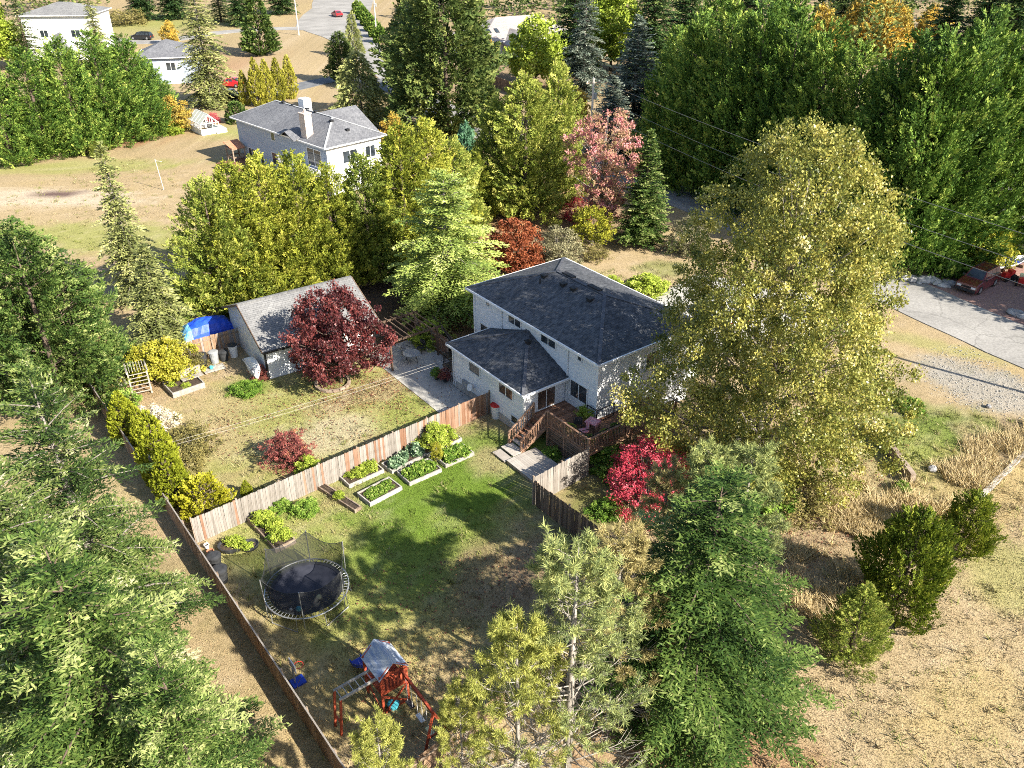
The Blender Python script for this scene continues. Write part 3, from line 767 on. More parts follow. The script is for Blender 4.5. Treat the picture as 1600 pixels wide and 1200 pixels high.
# ------------------------------------------------------------------ grass blades, fallen leaves (nobody could count them)
def blade_mat(name):
    m, nt, p = _new(name)
    at = _node(nt, 'ShaderNodeAttribute'); at.attribute_name = 'soil'
    nt.links.new(at.outputs['Color'], p.inputs['Base Color']); p.inputs['Roughness'].default_value = 0.8; p.inputs['Specular IOR Level'].default_value = 0.15
    return m
M['blade'] = blade_mat('grass_blade')
def blades(name, label, x, y, h, w, lean, tint, seed):
    r = np.random.default_rng(seed); n = len(x)
    a = r.uniform(0, 6.283, n); la = r.uniform(0, 6.283, n); ll = lean * r.uniform(0.3, 1.3, n) * h
    b0 = np.stack([x - np.cos(a) * w / 2, y - np.sin(a) * w / 2, np.full(n, -0.02)], -1)
    b1 = np.stack([x + np.cos(a) * w / 2, y + np.sin(a) * w / 2, np.full(n, -0.02)], -1)
    tp = np.stack([x + np.cos(la) * ll, y + np.sin(la) * ll, h], -1)
    v = np.stack([b0, b1, tp], 1).reshape(-1, 3)
    f = np.arange(3 * n, dtype=np.int32).reshape(-1, 3)
    me = mesh_from(name, v, f, [M['blade']])
    c = tint(ground_color(x, y), r)
    at = me.color_attributes.new('soil', 'FLOAT_COLOR', 'POINT')
    c = np.repeat(np.concatenate([c, np.ones((n, 1))], 1), 3, 0)
    at.data.foreach_set('color', c.astype(np.float32).ravel())
    return tag(link(name, me), label, None, None, 'stuff')
r = np.random.default_rng(4)
def scat(polys, n):
    xs, ys = [], []
    for pts, k in polys:
        pts = np.array(pts); lo, hi = pts.min(0), pts.max(0)
        got = 0
        while got < k:
            q = r.uniform(lo, hi, (k * 3, 2)); ins = np.zeros(len(q), bool); j = len(pts) - 1
            for i in range(len(pts)):
                cnd = ((pts[i, 1] > q[:, 1]) != (pts[j, 1] > q[:, 1])) & (q[:, 0] < (pts[j, 0] - pts[i, 0]) * (q[:, 1] - pts[i, 1]) / (pts[j, 1] - pts[i, 1] + 1e-9) + pts[i, 0])
                ins ^= cnd; j = i
            q = q[ins][:k - got]; xs.append(q[:, 0]); ys.append(q[:, 1]); got += len(q)
    return np.concatenate(xs), np.concatenate(ys)
x, y = scat([([W(310, 860), W(760, 650), W(840, 790), W(960, 870), W(720, 1130), W(520, 1200)], 34000), ([W(150, 620), W(290, 545), W(430, 600), W(600, 580), W(690, 645), W(310, 850)], 20000),
             ([W(1230, 720), W(1440, 640), W(1620, 660), W(1640, 1230), W(1000, 1230), W(1200, 900)], 38000), ([W(110, 600), W(140, 620), W(520, 1220), W(300, 1220), W(60, 800)], 9000)], 0)
hh = np.random.default_rng(8).uniform(0.05, 0.13, len(x))
blades('lawn_grass', 'short mown grass and straw stubble over the yards', x, y, hh, 0.035, 0.8, lambda c, r: c * r.uniform(0.72, 1.25, (len(c), 1)) * (1 + r.normal(0, 0.06, c.shape)), 11)
cx_, cy_ = scat([([W(1230, 720), W(1440, 640), W(1620, 660), W(1640, 1230), W(1000, 1230), W(1200, 900)], 620), ([W(0, 300), W(250, 235), W(330, 300), W(250, 450), W(60, 420)], 380), ([W(310, 860), W(760, 650), W(840, 790), W(960, 870), W(720, 1130), W(520, 1200)], 330), ([W(150, 620), W(290, 545), W(430, 600), W(600, 580), W(690, 645), W(310, 850)], 260), ([W(880, 440), W(1060, 400), W(1060, 440), W(950, 470)], 90)], 0)
cr_ = np.random.default_rng(41); cs_ = cr_.uniform(0.08, 0.3, len(cx_))
x = (cx_[:, None] + cr_.normal(0, 1, (len(cx_), 16)) * cs_[:, None]).ravel(); y = (cy_[:, None] + cr_.normal(0, 1, (len(cx_), 16)) * cs_[:, None]).ravel()
hh = np.repeat(cr_.uniform(0.12, 0.34, len(cx_)), 16) * cr_.uniform(0.5, 1.1, len(x)); tk = np.repeat(cr_.random((len(cx_), 1)), 16, 0)
blades('grass_tufts', 'rough grass tufts and weeds scattered over the dry fields', x, y, hh, 0.05, 1.1, lambda c, r: (c * 0.7 * (1 - tk) + (np.array((0.20, 0.22, 0.06)) * (tk > 0.6) + np.array((0.44, 0.36, 0.21)) * (tk <= 0.6)) * tk) * r.uniform(0.7, 1.25, (len(c), 1)), 14)
x, y = scat([([W(1310, 820), W(1440, 745), W(1480, 700), W(1620, 660), W(1640, 680), W(1530, 780), W(1400, 860), W(1260, 900), W(1230, 860)], 17000), ([W(1220, 810), W(1340, 740), W(1400, 830), W(1300, 1000), W(1220, 970)], 15000), ([W(960, 800), W(1100, 780), W(1220, 900), W(1000, 900)], 2500)], 0)
keep = fbm(x * 0.8, y * 0.8, 77) > 0.46
x, y = x[keep], y[keep]
hh = np.random.default_rng(9).uniform(0.3, 0.85, len(x)) * (0.5 + fbm(x * 0.7, y * 0.7, 13))
def straw_tint(c, r):
    k = r.random((len(c), 1))
    return (np.array((0.60, 0.48, 0.29)) * k + np.array((0.46, 0.36, 0.17)) * (1 - k)) * r.uniform(0.75, 1.25, (len(c), 1))
blades('tall_dry_grass', 'tall tawny dry grass along the slope beside the gravel', x, y, hh, 0.05, 0.95, straw_tint, 12)
x, y = scat([([W(1450, 560), W(1490, 540), W(1530, 560), W(1640, 610), W(1680, 650), W(1560, 645), W(1490, 630), W(1456, 596)], 1600)], 0)
n = len(x); rr = np.random.default_rng(13)
bx8 = np.array([[-1, -1, -1], [1, -1, -1], [1, 1, -1], [-1, 1, -1], [-0.6, -0.6, 1], [0.6, -0.6, 1], [0.6, 0.6, 1], [-0.6, 0.6, 1]]) * np.array([0.5, 0.5, 0.35])
x = x + rr.normal(0, 0.7, n); y = y + rr.normal(0, 0.5, n); sz = rr.uniform(0.025, 0.065, n); an = rr.uniform(0, 6.28, n)
pv = bx8[None] * sz[:, None, None] * rr.uniform(0.7, 1.3, (n, 8, 3))
pv = np.stack([pv[..., 0] * np.cos(an)[:, None] - pv[..., 1] * np.sin(an)[:, None] + x[:, None], pv[..., 0] * np.sin(an)[:, None] + pv[..., 1] * np.cos(an)[:, None] + y[:, None], pv[..., 2] + 0.03], -1).reshape(-1, 3)
qf = np.array([[4, 5, 6, 7], [0, 1, 5, 4], [1, 2, 6, 5], [2, 3, 7, 6], [3, 0, 4, 7]])
pf = (np.arange(n)[:, None, None] * 8 + qf[None]).reshape(-1, 4)
tag(link('gravel', mesh_from('gravel', pv, pf, [M['gravel']])), 'loose grey gravel strewn on the pad beside the road', None, None, 'stuff')
x, y = scat([([W(430, 600), W(600, 580), W(690, 645), W(480, 740), W(300, 720), W(330, 640)], 1500), ([W(470, 590), W(610, 580), W(640, 640), W(520, 640)], 700), ([W(600, 540), W(690, 560), W(740, 640), W(690, 640)], 60), ([W(520, 900), W(850, 860), W(720, 1100), W(540, 1100)], 500), ([W(1180, 740), W(1420, 660), W(1420, 780), W(1250, 900)], 900), ([W(480, 470), W(740, 430), W(720, 520), W(600, 560)], 700)], 0)
n = len(x); rr = np.random.default_rng(3)
C = np.stack([x, y, np.full(n, 0.085)], -1); D = rr.normal(0, 1, (n, 3)); D[:, 2] *= 0.25
M['leaf_litter'] = mat_leaf('leaf_litter', [(0.0, (0.05, 0.025, 0.02)), (0.5, (0.13, 0.05, 0.035)), (1.0, (0.24, 0.13, 0.06))], 0.1)
tag(link('fallen_leaves', leaf_mesh('fallen_leaves', [(rhombi(C, D, np.array([0, 0, 1.0]) + rr.normal(0, 0.3, (n, 3)), rr.uniform(0.07, 0.16, n), rr.uniform(0.05, 0.11, n)), rr.random(n))], M['leaf_litter'])), 'dark red and brown fallen leaves strewn over the lawns', None, None, 'stuff')
# ------------------------------------------------------------------ building kit (local x, y; z up)
def siding(parent, p0, p1, z0, z1, mat, name='wall', course=0.2, z1b=None):
    """lapped boards from p0 to p1; the outside is to the right of p0->p1; z1b: top height at p1 when it slopes"""
    p0, p1 = Vector((p0[0], p0[1], 0)), Vector((p1[0], p1[1], 0))
    d = (p1 - p0).normalized(); n = Vector((d.y, -d.x, 0))
    b = MB(); z = z0; i = 0
    while z < z1 - 1e-4:
        t = min(z + course, z1)
        o0, o1 = n * 0.028, n * 0.004
        b.quadmesh([p0 + o0 + Vector((0, 0, z)), p1 + o0 + Vector((0, 0, z)), p1 + o1 + Vector((0, 0, t)), p0 + o1 + Vector((0, 0, t)),
                    p0 + Vector((0, 0, z)), p1 + Vector((0, 0, z))], [(0, 1, 2, 3), (5, 1, 0, 4)])
        z = t
    b.quadmesh([p0 - n * 0.12 + Vector((0, 0, z0)), p1 - n * 0.12 + Vector((0, 0, z0)), p1 - n * 0.12 + Vector((0, 0, z1)), p0 - n * 0.12 + Vector((0, 0, z1))], [(3, 2, 1, 0)])
    return b.build(name, mat, parent)

def window(parent, p, d, u0, u1, z0, z1, panes=2, glass='glass', name='window', fw=0.07, frame='curtain'):
    """p: a point of the wall, d: unit direction along it with the outside to its right"""
    d = Vector((d[0], d[1], 0)); n = Vector((d.y, -d.x, 0)); p = Vector((p[0], p[1], 0))
    def bar(b, a, c, za, zb, dep, back=0.0):
        q = [p + d * a + n * back, p + d * c + n * back, p + d * c + n * dep, p + d * a + n * dep]
        b.prism([(v.x, v.y) for v in q], za, zb)
    b = MB()
    bar(b, u0, u1, z1 - fw, z1, 0.075); bar(b, u0, u1, z0, z0 + fw, 0.085)
    bar(b, u0, u0 + fw, z0 + fw, z1 - fw, 0.07); bar(b, u1 - fw, u1, z0 + fw, z1 - fw, 0.07)
    for k in range(1, panes):
        c = u0 + (u1 - u0) * k / panes
        bar(b, c - fw * 0.45, c + fw * 0.45, z0 + fw, z1 - fw, 0.066)
    w = b.build(name, M[frame], parent)
    for k in range(panes):
        a, c = u0 + (u1 - u0) * k / panes, u0 + (u1 - u0) * (k + 1) / panes
        g = MB(); bar(g, a + fw * 0.3, c - fw * 0.3, z0 + fw * 0.5, z1 - fw * 0.5, 0.042)
        g.build('pane', M[glass], w)
    return w

def hip_roof(parent, x0, x1, y0, y1, ze, slope, mat, th=0.12, gutter='trim', cap=None):
    hw = min(x1 - x0, y1 - y0) / 2; zr = ze + hw * slope
    if y1 - y0 >= x1 - x0:
        c, d = ((x0 + x1) / 2, y0 + hw, zr), ((x0 + x1) / 2, y1 - hw, zr)
        sl = [[(x0, y0, ze), (x1, y0, ze), c], [(x1, y0, ze), (x1, y1, ze), d, c], [(x1, y1, ze), (x0, y1, ze), d], [(x0, y1, ze), (x0, y0, ze), c, d]]
    else:
        c, d = (x0 + hw, (y0 + y1) / 2, zr), (x1 - hw, (y0 + y1) / 2, zr)
        sl = [[(x0, y0, ze), (x1, y0, ze), d, c], [(x1, y0, ze), (x1, y1, ze), d], [(x1, y1, ze), (x0, y1, ze), c, d], [(x0, y1, ze), (x0, y0, ze), c]]
    for s in sl:
        MB().slab(s, th).build('roof_slope', mat, parent)
    g = MB(); w = 0.1
    for a, b in (((x0, y0), (x1, y0)), ((x1, y0), (x1, y1)), ((x1, y1), (x0, y1)), ((x0, y1), (x0, y0))):
        dx, dy = b[0] - a[0], b[1] - a[1]; L = math.hypot(dx, dy); n = (dy / L * 0.05, -dx / L * 0.05)
        e = (dx / L * 0.055, dy / L * 0.055)
        g.bar((a[0] + n[0] - e[0] * 0, a[1] + n[1], ze - 0.085), (b[0] + n[0] + e[0], b[1] + n[1] + e[1], ze - 0.085), w, 0.14)
    g.build('gutter', M[gutter], parent)
    if cap:
        lines = [(c, d)] if (Vector(c) - Vector(d)).length > 0.1 else []
        lines += [((x0, y0, ze), c), ((x1, y0, ze), c if y1 - y0 >= x1 - x0 else d), ((x1, y1, ze), d), ((x0, y1, ze), d if y1 - y0 >= x1 - x0 else c)]
        b = MB()
        for a, q in lines:
            b.bar((a[0], a[1], a[2] + 0.015), (q[0], q[1], q[2] + 0.015), 0.22, 0.035)
        b.build('ridge_cap', cap, parent)
    return zr

def roof_vent(parent, x, y, z, sx=0.34, tilt=0.0, name='roof_vent'):
    b = MB(); b.box((0, 0, 0.09), (sx, sx, 0.18)); b.box((0, 0, 0.2), (sx * 1.2, sx * 1.2, 0.05))
    return b.build(name, M['vent'], parent, (x, y, z))

# ------------------------------------------------------------------ the white house
house = thing('house', 'white sided two storey house with dark hipped shingle roof and low side wing', 'house', (HB[0], HB[1], 0), HA)
S = M['siding']
siding(house, (0.4, 0.4), (8.6, 0.4), 0.0, 5.74, S); siding(house, (8.6, 0.4), (8.6, 13.4), 0.0, 5.74, S)
siding(house, (8.6, 13.4), (0.4, 13.4), 0.0, 5.74, S); siding(house, (0.4, 13.4), (0.4, 0.4), 0.0, 5.74, S)
for x, y in ((0.4, 0.4), (8.6, 0.4), (0.4, 13.4), (8.6, 13.4)): MB().box((x, y, 2.86), (0.16, 0.16, 5.7)).build('corner_board', M['trim'], house)
MB().b2((0.0, 0.0, 5.64), (9.0, 13.8, 5.685)).build('soffit', M['trim'], house)
SL = 0.355
M['ridge_dark'] = mat_noise('ridge_shingle', (0.06, 0.065, 0.08), (0.12, 0.125, 0.14), 3, 0.85)
M['ridge_grey'] = mat_noise('ridge_shingle_grey', (0.30, 0.31, 0.32), (0.42, 0.43, 0.44), 3, 0.85)
hip_roof(house, 0, 9.0, 0, 13.8, 5.8, SL, M['shingle_dark'], cap=M['ridge_dark'])
for x, y in ((3.6, 9.6), (3.7, 7.7), (3.75, 6.7), (3.6, 4.9)):
    roof_vent(house, x, y, 5.8 + min(x, 13.8 - y) * SL - 0.03)
b = MB(); b.tube([(3.0, 9.3, 6.7), (3.0, 9.3, 7.25)], 0.05, 8); b.build('vent_pipe', M['black_metal'], house)
for y in (8.2, 5.6):
    b = MB(); b.box((4.62, y, 7.46), (0.34, 1.1, 0.12)); b.build('ridge_vent', M['vent'], house)
window(house, (0.4, 0), (0, -1), -2.85, -1.2, 2.15, 3.42, 2)
window(house, (0.4, 0), (0, -1), -9.4, -7.95, 4.72, 5.42, 2)
window(house, (0.4, 0), (0, -1), -5.9, -4.35, 4.72, 5.42, 2)
window(house, (0.4, 0), (0, -1), -2.3, -1.85, 4.95, 5.35, 1)
window(house, (0.4, 0), (0, -1), -11.97, -11.5, 5.0, 5.35, 1)
window(house, (0.4, 0), (0, -1), -12.7, -11.62, 2.3, 3.4, 1)
window(house, (0, 0.4), (1, 0), 4.4, 6.0, 3.6, 4.9, 2)
b = MB(); b.tube([(0.33, 10.1, 5.6), (0.33, 10.1, 3.6)], 0.04, 6); b.build('downpipe', M['trim'], house)
b = MB(); b.tube([(0.33, 3.15, 5.6), (0.33, 3.15, 1.55)], 0.04, 6); b.build('downpipe', M['trim'], house)
# side wing with its half-pyramid roof against the wall
EX0, EY0, EY1, EZ = -3.3, 2.98, 11.5, 3.4
wx, wy0, wy1 = -2.95, 3.35, 11.2
siding(house, (wx, wy1), (wx, wy0), 0.0, 3.34, S); siding(house, (wx, wy0), (0.36, wy0), 0.0, 3.34, S); siding(house, (0.36, wy1 - 1.9), (wx, wy1 - 1.9), 0.0, 3.34, S)
cb = MB()
cb.box((wx, wy0, 1.68), (0.15, 0.15, 3.3)); cb.build('corner_board', M['trim'], house)
ap = (0.4, (EY0 + EY1) / 2 , 4.98)
for s in ([(EX0, EY1, EZ), (EX0, EY0, EZ), ap], [(EX0, EY0, EZ), (0.4, EY0, EZ), ap], [(0.4, EY1, EZ), (EX0, EY1, EZ), ap]):
    MB().slab(s, 0.11).build('roof_slope', M['shingle_dark'], house)
b = MB()
for a in ((EX0, EY0, EZ), (EX0, EY1, EZ)): b.bar((a[0], a[1], a[2] + 0.012), (ap[0], ap[1], ap[2] + 0.012), 0.22, 0.035)
b.build('ridge_cap', M['ridge_dark'], house)
b = MB()
b.bar((EX0 - 0.05, EY0 - 0.1, EZ - 0.08), (EX0 - 0.05, EY1, EZ - 0.08), 0.1, 0.14); b.bar((EX0, EY0 - 0.05, EZ - 0.08), (0.4, EY0 - 0.05, EZ - 0.08), 0.1, 0.14); b.bar((EX0, EY1 + 0.05, EZ - 0.08), (0.4, EY1 + 0.05, EZ - 0.08), 0.1, 0.14)
b.build('gutter', M['trim'], house)
MB().b2((EX0 + 0.02, EY0 + 0.02, 3.24), (0.38, EY1 - 0.02, 3.275)).build('soffit', M['trim'], house)
roof_vent(house, -0.35, 6.3, 4.62, 0.3)
window(house, (wx, 0), (0, -1), -9.3, -8.0, 2.15, 3.02, 1)
window(house, (wx, 0), (0, -1), -5.95, -4.42, 2.1, 3.02, 2, 'glass_warm')
window(house, (wx, 0), (0, -1), -4.65, -3.9, 0.5, 1.15, 1)
d = window(house, (0, wy0), (1, 0), -1.95, -0.45, 1.56, 3.08, 2, 'glass_warm', 'sliding_door', 0.06)
b = MB(); b.box((-3.05, 9.65, 0.85), (0.18, 0.75, 0.6)); b.build('meter_box', M['grey_plastic'], house)
b = MB(); b.lathe([(0.02, 0), (0.22, 0.06), (0.26, 0.12)], (0, 0, 0), 14); o = b.build('satellite_dish', M['white_plastic'], house, (-3.2, 8.85, 1.1)); o.rotation_euler = (0, R(-65), 0)
b = MB(); b.box((-2.98, 7.2, 0.28), (0.06, 7.6, 0.55)); b.build('foundation', M['concrete'], house)
# covered entry at the far end of the wing
b = MB(); b.box((-2.9, 11.35, 1.62), (0.12, 0.12, 3.2)); b.build('porch_post', M['trim'], house)
b = MB(); b.b2((-2.95, 9.4, 1.0), (-0.4, 12.6, 1.12)); b.build('porch_floor', M['board_dark'], house)
b = MB()
for k in range(9):
    b.bar((-2.96, 9.5 + k * 0.34, 0.05), (-2.96, 9.5 + k * 0.34 + 0.3, 0.98), 0.02, 0.05); b.bar((-2.94, 9.8 + k * 0.34, 0.05), (-2.94, 9.5 + k * 0.34, 0.98), 0.02, 0.05)
b.build('lattice', M['lattice'], house)
for k in range(5):
    MB().b2((-2.1, 12.65 + k * 0.28, 0.82 - k * 0.19), (-0.9, 12.95 + k * 0.28, 0.87 - k * 0.19)).build('porch_step', M['platform'], house)
b = MB()
for x in (-2.13, -0.87):
    b.bar((x, 12.6, 1.0), (x, 14.0, 0.1), 0.05, 0.22); b.bar((x, 12.6, 1.95), (x, 14.0, 1.0), 0.05, 0.05)
    for k in range(9): b.bar((x, 12.65 + k * 0.16, 1.0 - k * 0.1), (x, 12.65 + k * 0.16, 1.9 - k * 0.105), 0.025, 0.025)
b.build('stair_railing', M['black_metal'], house)
b = MB()
b.bar((-0.4, 12.6, 2.0), (-0.4, 9.4, 2.0), 0.05, 0.05); b.bar((-2.95, 11.5, 2.0), (-2.95, 12.6, 2.0), 0.05, 0.05)
for k in range(8): b.bar((-2.95, 11.5 + k * 0.15, 1.12), (-2.95, 11.5 + k * 0.15, 2.0), 0.025, 0.025)
for k in range(22): b.bar((-0.4, 9.4 + k * 0.15, 1.12), (-0.4, 9.4 + k * 0.15, 2.0), 0.025, 0.025)
b.build('porch_railing', M['black_metal'], house)
# street-side porch roofs
siding(house, (8.62, 2.0), (11.6, 2.0), 0.0, 2.9, S); siding(house, (11.6, 2.0), (11.6, 9.5), 0.0, 2.9, S); siding(house, (11.6, 9.5), (8.62, 9.5), 0.0, 2.9, S)
MB().slab([(8.62, 1.6, 3.9), (8.62, 9.9, 3.9), (12.1, 9.9, 2.95), (12.1, 1.6, 2.95)][::-1], 0.12).build('porch_roof', M['shingle_light'], house)

# ------------------------------------------------------------------ deck
DZ = 1.5
deck = thing('deck', 'raised brown timber deck with stairs and railings at the near corner of the white house', 'deck', (HB[0], HB[1], 0), HA)
y = -1.9; i = 0
bm_s = MB().box((0, 0, 0), (2.66, 0.138, 0.035)).mesh('deck_board', M['deck']); bm_l = MB().box((0, 0, 0), (7.4, 0.138, 0.035)).mesh('deck_board', M['deck'])
while y < 3.2:
    if y < 0.3: link('deck_board', bm_l, deck, (1.4, y + 0.07, DZ - 0.0175))
    else: link('deck_board', bm_s, deck, (-0.97, y + 0.07, DZ - 0.0175))
    y += 0.1455
b = MB()
b.bar((-2.3, -1.95, DZ - 0.16), (-2.3, 3.2, DZ - 0.16), 0.05, 0.22); b.bar((-2.3, -1.95, DZ - 0.16), (5.1, -1.95, DZ - 0.16), 0.05, 0.22)
b.build('rim_joist', M['rail'], deck)
pm = MB().box((0, 0, 0), (0.11, 0.11, 2.55)).mesh('post', M['rail'])
for x, y in ((-2.33, -1.98), (-2.33, 0.15), (-2.33, 1.75), (-0.6, -1.98), (1.2, -1.98), (3.1, -1.98), (5.0, -1.98)): link('post', pm, deck, (x, y, 1.27))
balm = MB().box((0, 0, 0), (0.04, 0.04, 0.86)).mesh('baluster', M['rail'])
def rail_run(parent, p0, p1, z, h=1.0, post=False, bal=balm, mat='rail'):
    p0, p1 = Vector((p0[0], p0[1], 0)), Vector((p1[0], p1[1], 0)); L = (p1 - p0).length; d = (p1 - p0) / L
    MB().bar((p0.x, p0.y, z + h), (p1.x, p1.y, z + h), 0.14, 0.04).build('handrail', M[mat], parent)
    MB().bar((p0.x, p0.y, z + 0.1), (p1.x, p1.y, z + 0.1), 0.05, 0.08).build('bottom_rail', M[mat], parent)
    k = int(L / 0.125)
    for i in range(1, k):
        q = p0 + d * (L * i / k); link('baluster', bal, parent, (q.x, q.y, z + h / 2 + 0.05), (0, 0, math.atan2(d.y, d.x)))
rail_run(deck, (-2.33, -1.98), (-2.33, 1.75), DZ); rail_run(deck, (-2.33, -1.98), (5.0, -1.98), DZ)
for k in range(9):
    MB().bar((-2.36, -1.9, 0.12 + k * 0.145), (-2.36, 1.75, 0.12 + k * 0.145), 0.02, 0.1).build('skirting_board', M['board_dark'], deck)
# stairs down along the wing's end wall
n = 7
for k in range(n):
    MB().box((-2.5 - 0.28 * k, 2.52, DZ - 0.2 - 0.19 * k), (0.3, 1.2, 0.045)).build('tread', M['deck' if k < 5 else 'platform'], deck)
for y in (1.9, 3.14):
    MB().bar((-2.3, y, DZ - 0.22), (-4.35, y, 0.12), 0.05, 0.26).build('stringer', M['rail'], deck)
    MB().bar((-2.3, y, DZ + 0.9), (-4.3, y, 1.05), 0.1, 0.05).build('stair_handrail', M['rail'], deck)
    for x in (-2.35, -4.3):
        MB().box((x, y, (DZ + 0.4) if x > -3 else 0.5), (0.1, 0.1, 1.1 if x > -3 else 1.1)).build('newel_post', M['rail'], deck)
    for k in range(1, 15):
        x = -2.3 - 2.0 * k / 15; z = DZ - (DZ - 0.12) * k / 15 * 0.98
        link('stair_baluster', balm, deck, (x, y, z + 0.4))
MB().box((-4.65, 2.45, 0.24), (0.6, 1.25, 0.06)).build('landing_step', M['platform'], deck); MB().box((-5.3, 2.45, 0.1), (0.62, 1.25, 0.06)).build('landing_step', M['platform'], deck)
# grey platform at the foot of the stairs
plat = thing('platform', 'low weathered grey plank platform at the foot of the deck stairs', 'platform', (HB[0], HB[1], 0), HA)
b = MB(); b.b2((-5.5, -0.9, 0.02), (-3.4, 1.7, 0.2)); b.build('platform_base', M['old_wood'], plat)
plk = MB().box((0, 0, 0), (0.142, 2.72, 0.035)).mesh('plank', M['platform'])
for k in range(15): link('plank', plk, plat, (-5.5 + 0.07 + k * 0.148, 0.4, 0.22))
# small black metal railing with glass-clear bays on the deck corner
rl = thing('metal_railing', 'thin black metal railing round the plant corner of the timber deck', 'railing', (*HL(0, 0), DZ), HA)
def mrail(p0, p1, h=0.95):
    b = MB(); L = math.dist(p0, p1); k = int(L / 0.16)
    b.bar((*p0, h), (*p1, h), 0.04, 0.04); b.bar((*p0, 0.08), (*p1, 0.08), 0.03, 0.03)
    for i in range(k + 1):
        x, y = p0[0] + (p1[0] - p0[0]) * i / k, p0[1] + (p1[1] - p0[1]) * i / k
        w = 0.05 if i in (0, k) else 0.014
        b.bar((x, y, 0.0), (x, y, h), w, w)
    b.build('rail_panel', M['black_metal'], rl)
mrail((-2.1, -0.2), (-2.1, -1.75)); mrail((-2.1, -1.75), (0.9, -1.75)); mrail((0.15, 0.05), (0.15, 0.95)); mrail((0.15, 0.05), (1.6, 0.05))

# ------------------------------------------------------------------ garage
GA = R(34.2); GO = (-17.16, 49.95)
garage = thing('garage', 'white walled garage with pale grey shingle gable roof behind the purple maple', 'garage', (*GO, 0), GA)
GW, GD, ze, zr = 8.85, 8.8, 2.5, 4.4
siding(garage, (0.3, 0.55), (GW - 0.3, 0.55), 0, 2.68, M['siding']); siding(garage, (GW - 0.3, GD - 0.55), (0.3, GD - 0.55), 0, 2.68, M['siding'])
for x, o in ((0.3, -1), (GW - 0.3, 1)):
    b = MB(); pts = [(x, 0.55, 0), (x, GD - 0.55, 0), (x, GD - 0.55, 2.62), (x, GD / 2, zr - 0.13), (x, 0.55, 2.62)]
    q = [(a + o * 0.03, c, e) for a, c, e in pts]
    b.quadmesh(pts + q, [(0, 1, 2, 3, 4), (9, 8, 7, 6, 5)] + [(i, 5 + i, 5 + (i + 1) % 5, (i + 1) % 5) for i in range(5)])
    b.build('gable_wall', M['siding'], garage)
MB().slab([(0, 0, ze), (GW, 0, ze), (GW, GD / 2, zr), (0, GD / 2, zr)], 0.1).build('roof_slope', M['shingle_light'], garage)
MB().slab([(GW, GD, ze), (0, GD, ze), (0, GD / 2, zr), (GW, GD / 2, zr)], 0.1).build('roof_slope', M['shingle_light'], garage)
MB().bar((0, GD / 2, zr + 0.02), (GW, GD / 2, zr + 0.02), 0.26, 0.04).build('ridge_cap', M['shingle_light'], garage)
for y0, y1 in ((0, GD / 2), (GD, GD / 2)):
    for x in (-0.03, GW + 0.03): MB().bar((x, y0, ze - 0.06), (x, y1, zr - 0.06), 0.05, 0.16).build('bargeboard', M['board_dark'], garage)
MB().bar((0, -0.06, ze - 0.08), (GW, -0.06, ze - 0.08), 0.1, 0.12).build('gutter', M['black_metal'], garage)
for x in (0.28, GW - 0.28): MB().box((x, 0.53, 1.2), (0.14, 0.12, 2.4)).build('corner_board', M['black_metal'], garage)
b = MB(); b.box((1.55, 0.42, 2.22), (0.22, 0.2, 0.26)); b.build('wall_lamp', M['black_metal'], garage)

# ------------------------------------------------------------------ neighbouring houses
NB = G(507, 232, 5.6); NA = R(45)
nbh = thing('house', 'blue grey two storey house with light grey hipped roof and two chimneys', 'house', (*NB, 0), NA)
S = M['siding_blue']
for a, c in (((0.5, 0.5), (7.9, 0.5)), ((7.9, 0.5), (7.9, 20)), ((7.9, 20), (0.5, 20)), ((0.5, 20), (0.5, 0.5))): siding(nbh, a, c, 0, 5.5, S if a != (0.5, 0.5) else M['siding_white'], course=0.25)
MB().b2((0.1, 0.1, 5.42), (8.3, 20.4, 5.47)).build('soffit', M['trim'], nbh)
hip_roof(nbh, 0, 8.4, 0, 20.5, 5.6, 0.46, M['shingle_grey'], cap=M['ridge_grey'])
# front wing
siding(nbh, (7.9, 5), (10.2, 5), 0, 4.6, S); siding(nbh, (10.2, 5), (10.2, 13), 0, 4.6, S); siding(nbh, (10.2, 13), (7.9, 13), 0, 4.6, S)
for s in ([(4.5, 9, 7.1), (10.8, 9, 7.1), (10.8, 13.5, 4.7), (4.5, 13.5, 4.7)], [(4.5, 4.5, 4.7), (10.8, 4.5, 4.7), (10.8, 9, 7.1), (4.5, 9, 7.1)]):
    MB().slab(s, 0.1).build('roof_slope', M['shingle_grey'], nbh)
# gable bay over the balcony on the near face
MB().slab([(-0.6, 5.2, 5.55), (-0.6, 6.9, 6.3), (3.2, 6.9, 6.9), (3.2, 5.2, 6.7)][::-1], 0.1).build('roof_slope', M['shingle_grey'], nbh)
MB().slab([(-0.6, 6.9, 6.3), (-0.6, 8.6, 5.55), (3.2, 8.6, 6.7), (3.2, 6.9, 6.9)][::-1], 0.1).build('roof_slope', M['shingle_grey'], nbh)
b = MB(); b.box((0.9, 4.6, 6.9), (0.9, 1.1, 3.0)); b.build('chimney', M['brick'], nbh)
b = MB(); b.box((0.9, 4.6, 8.46), (1.05, 1.25, 0.12)); b.lathe([(0.14, 0), (0.16, 0.3), (0.1, 0.34)], (0.9, 4.6, 8.52), 8); b.build('chimney_cap', M['brick'], nbh)
b = MB(); b.box((6.2, 13.0, 7.0), (1.1, 1.2, 2.0)); b.build('chimney', M['siding_white'], nbh)
for x, y in ((4.2, 14.5), (4.3, 12.5), (4.3, 9.5), (4.2, 7.6), (3.6, 3.6), (4.4, 1.8)): roof_vent(nbh, x, y, 5.6 + min(x, y, 8.4 - x) * 0.46 - 0.03, 0.36)
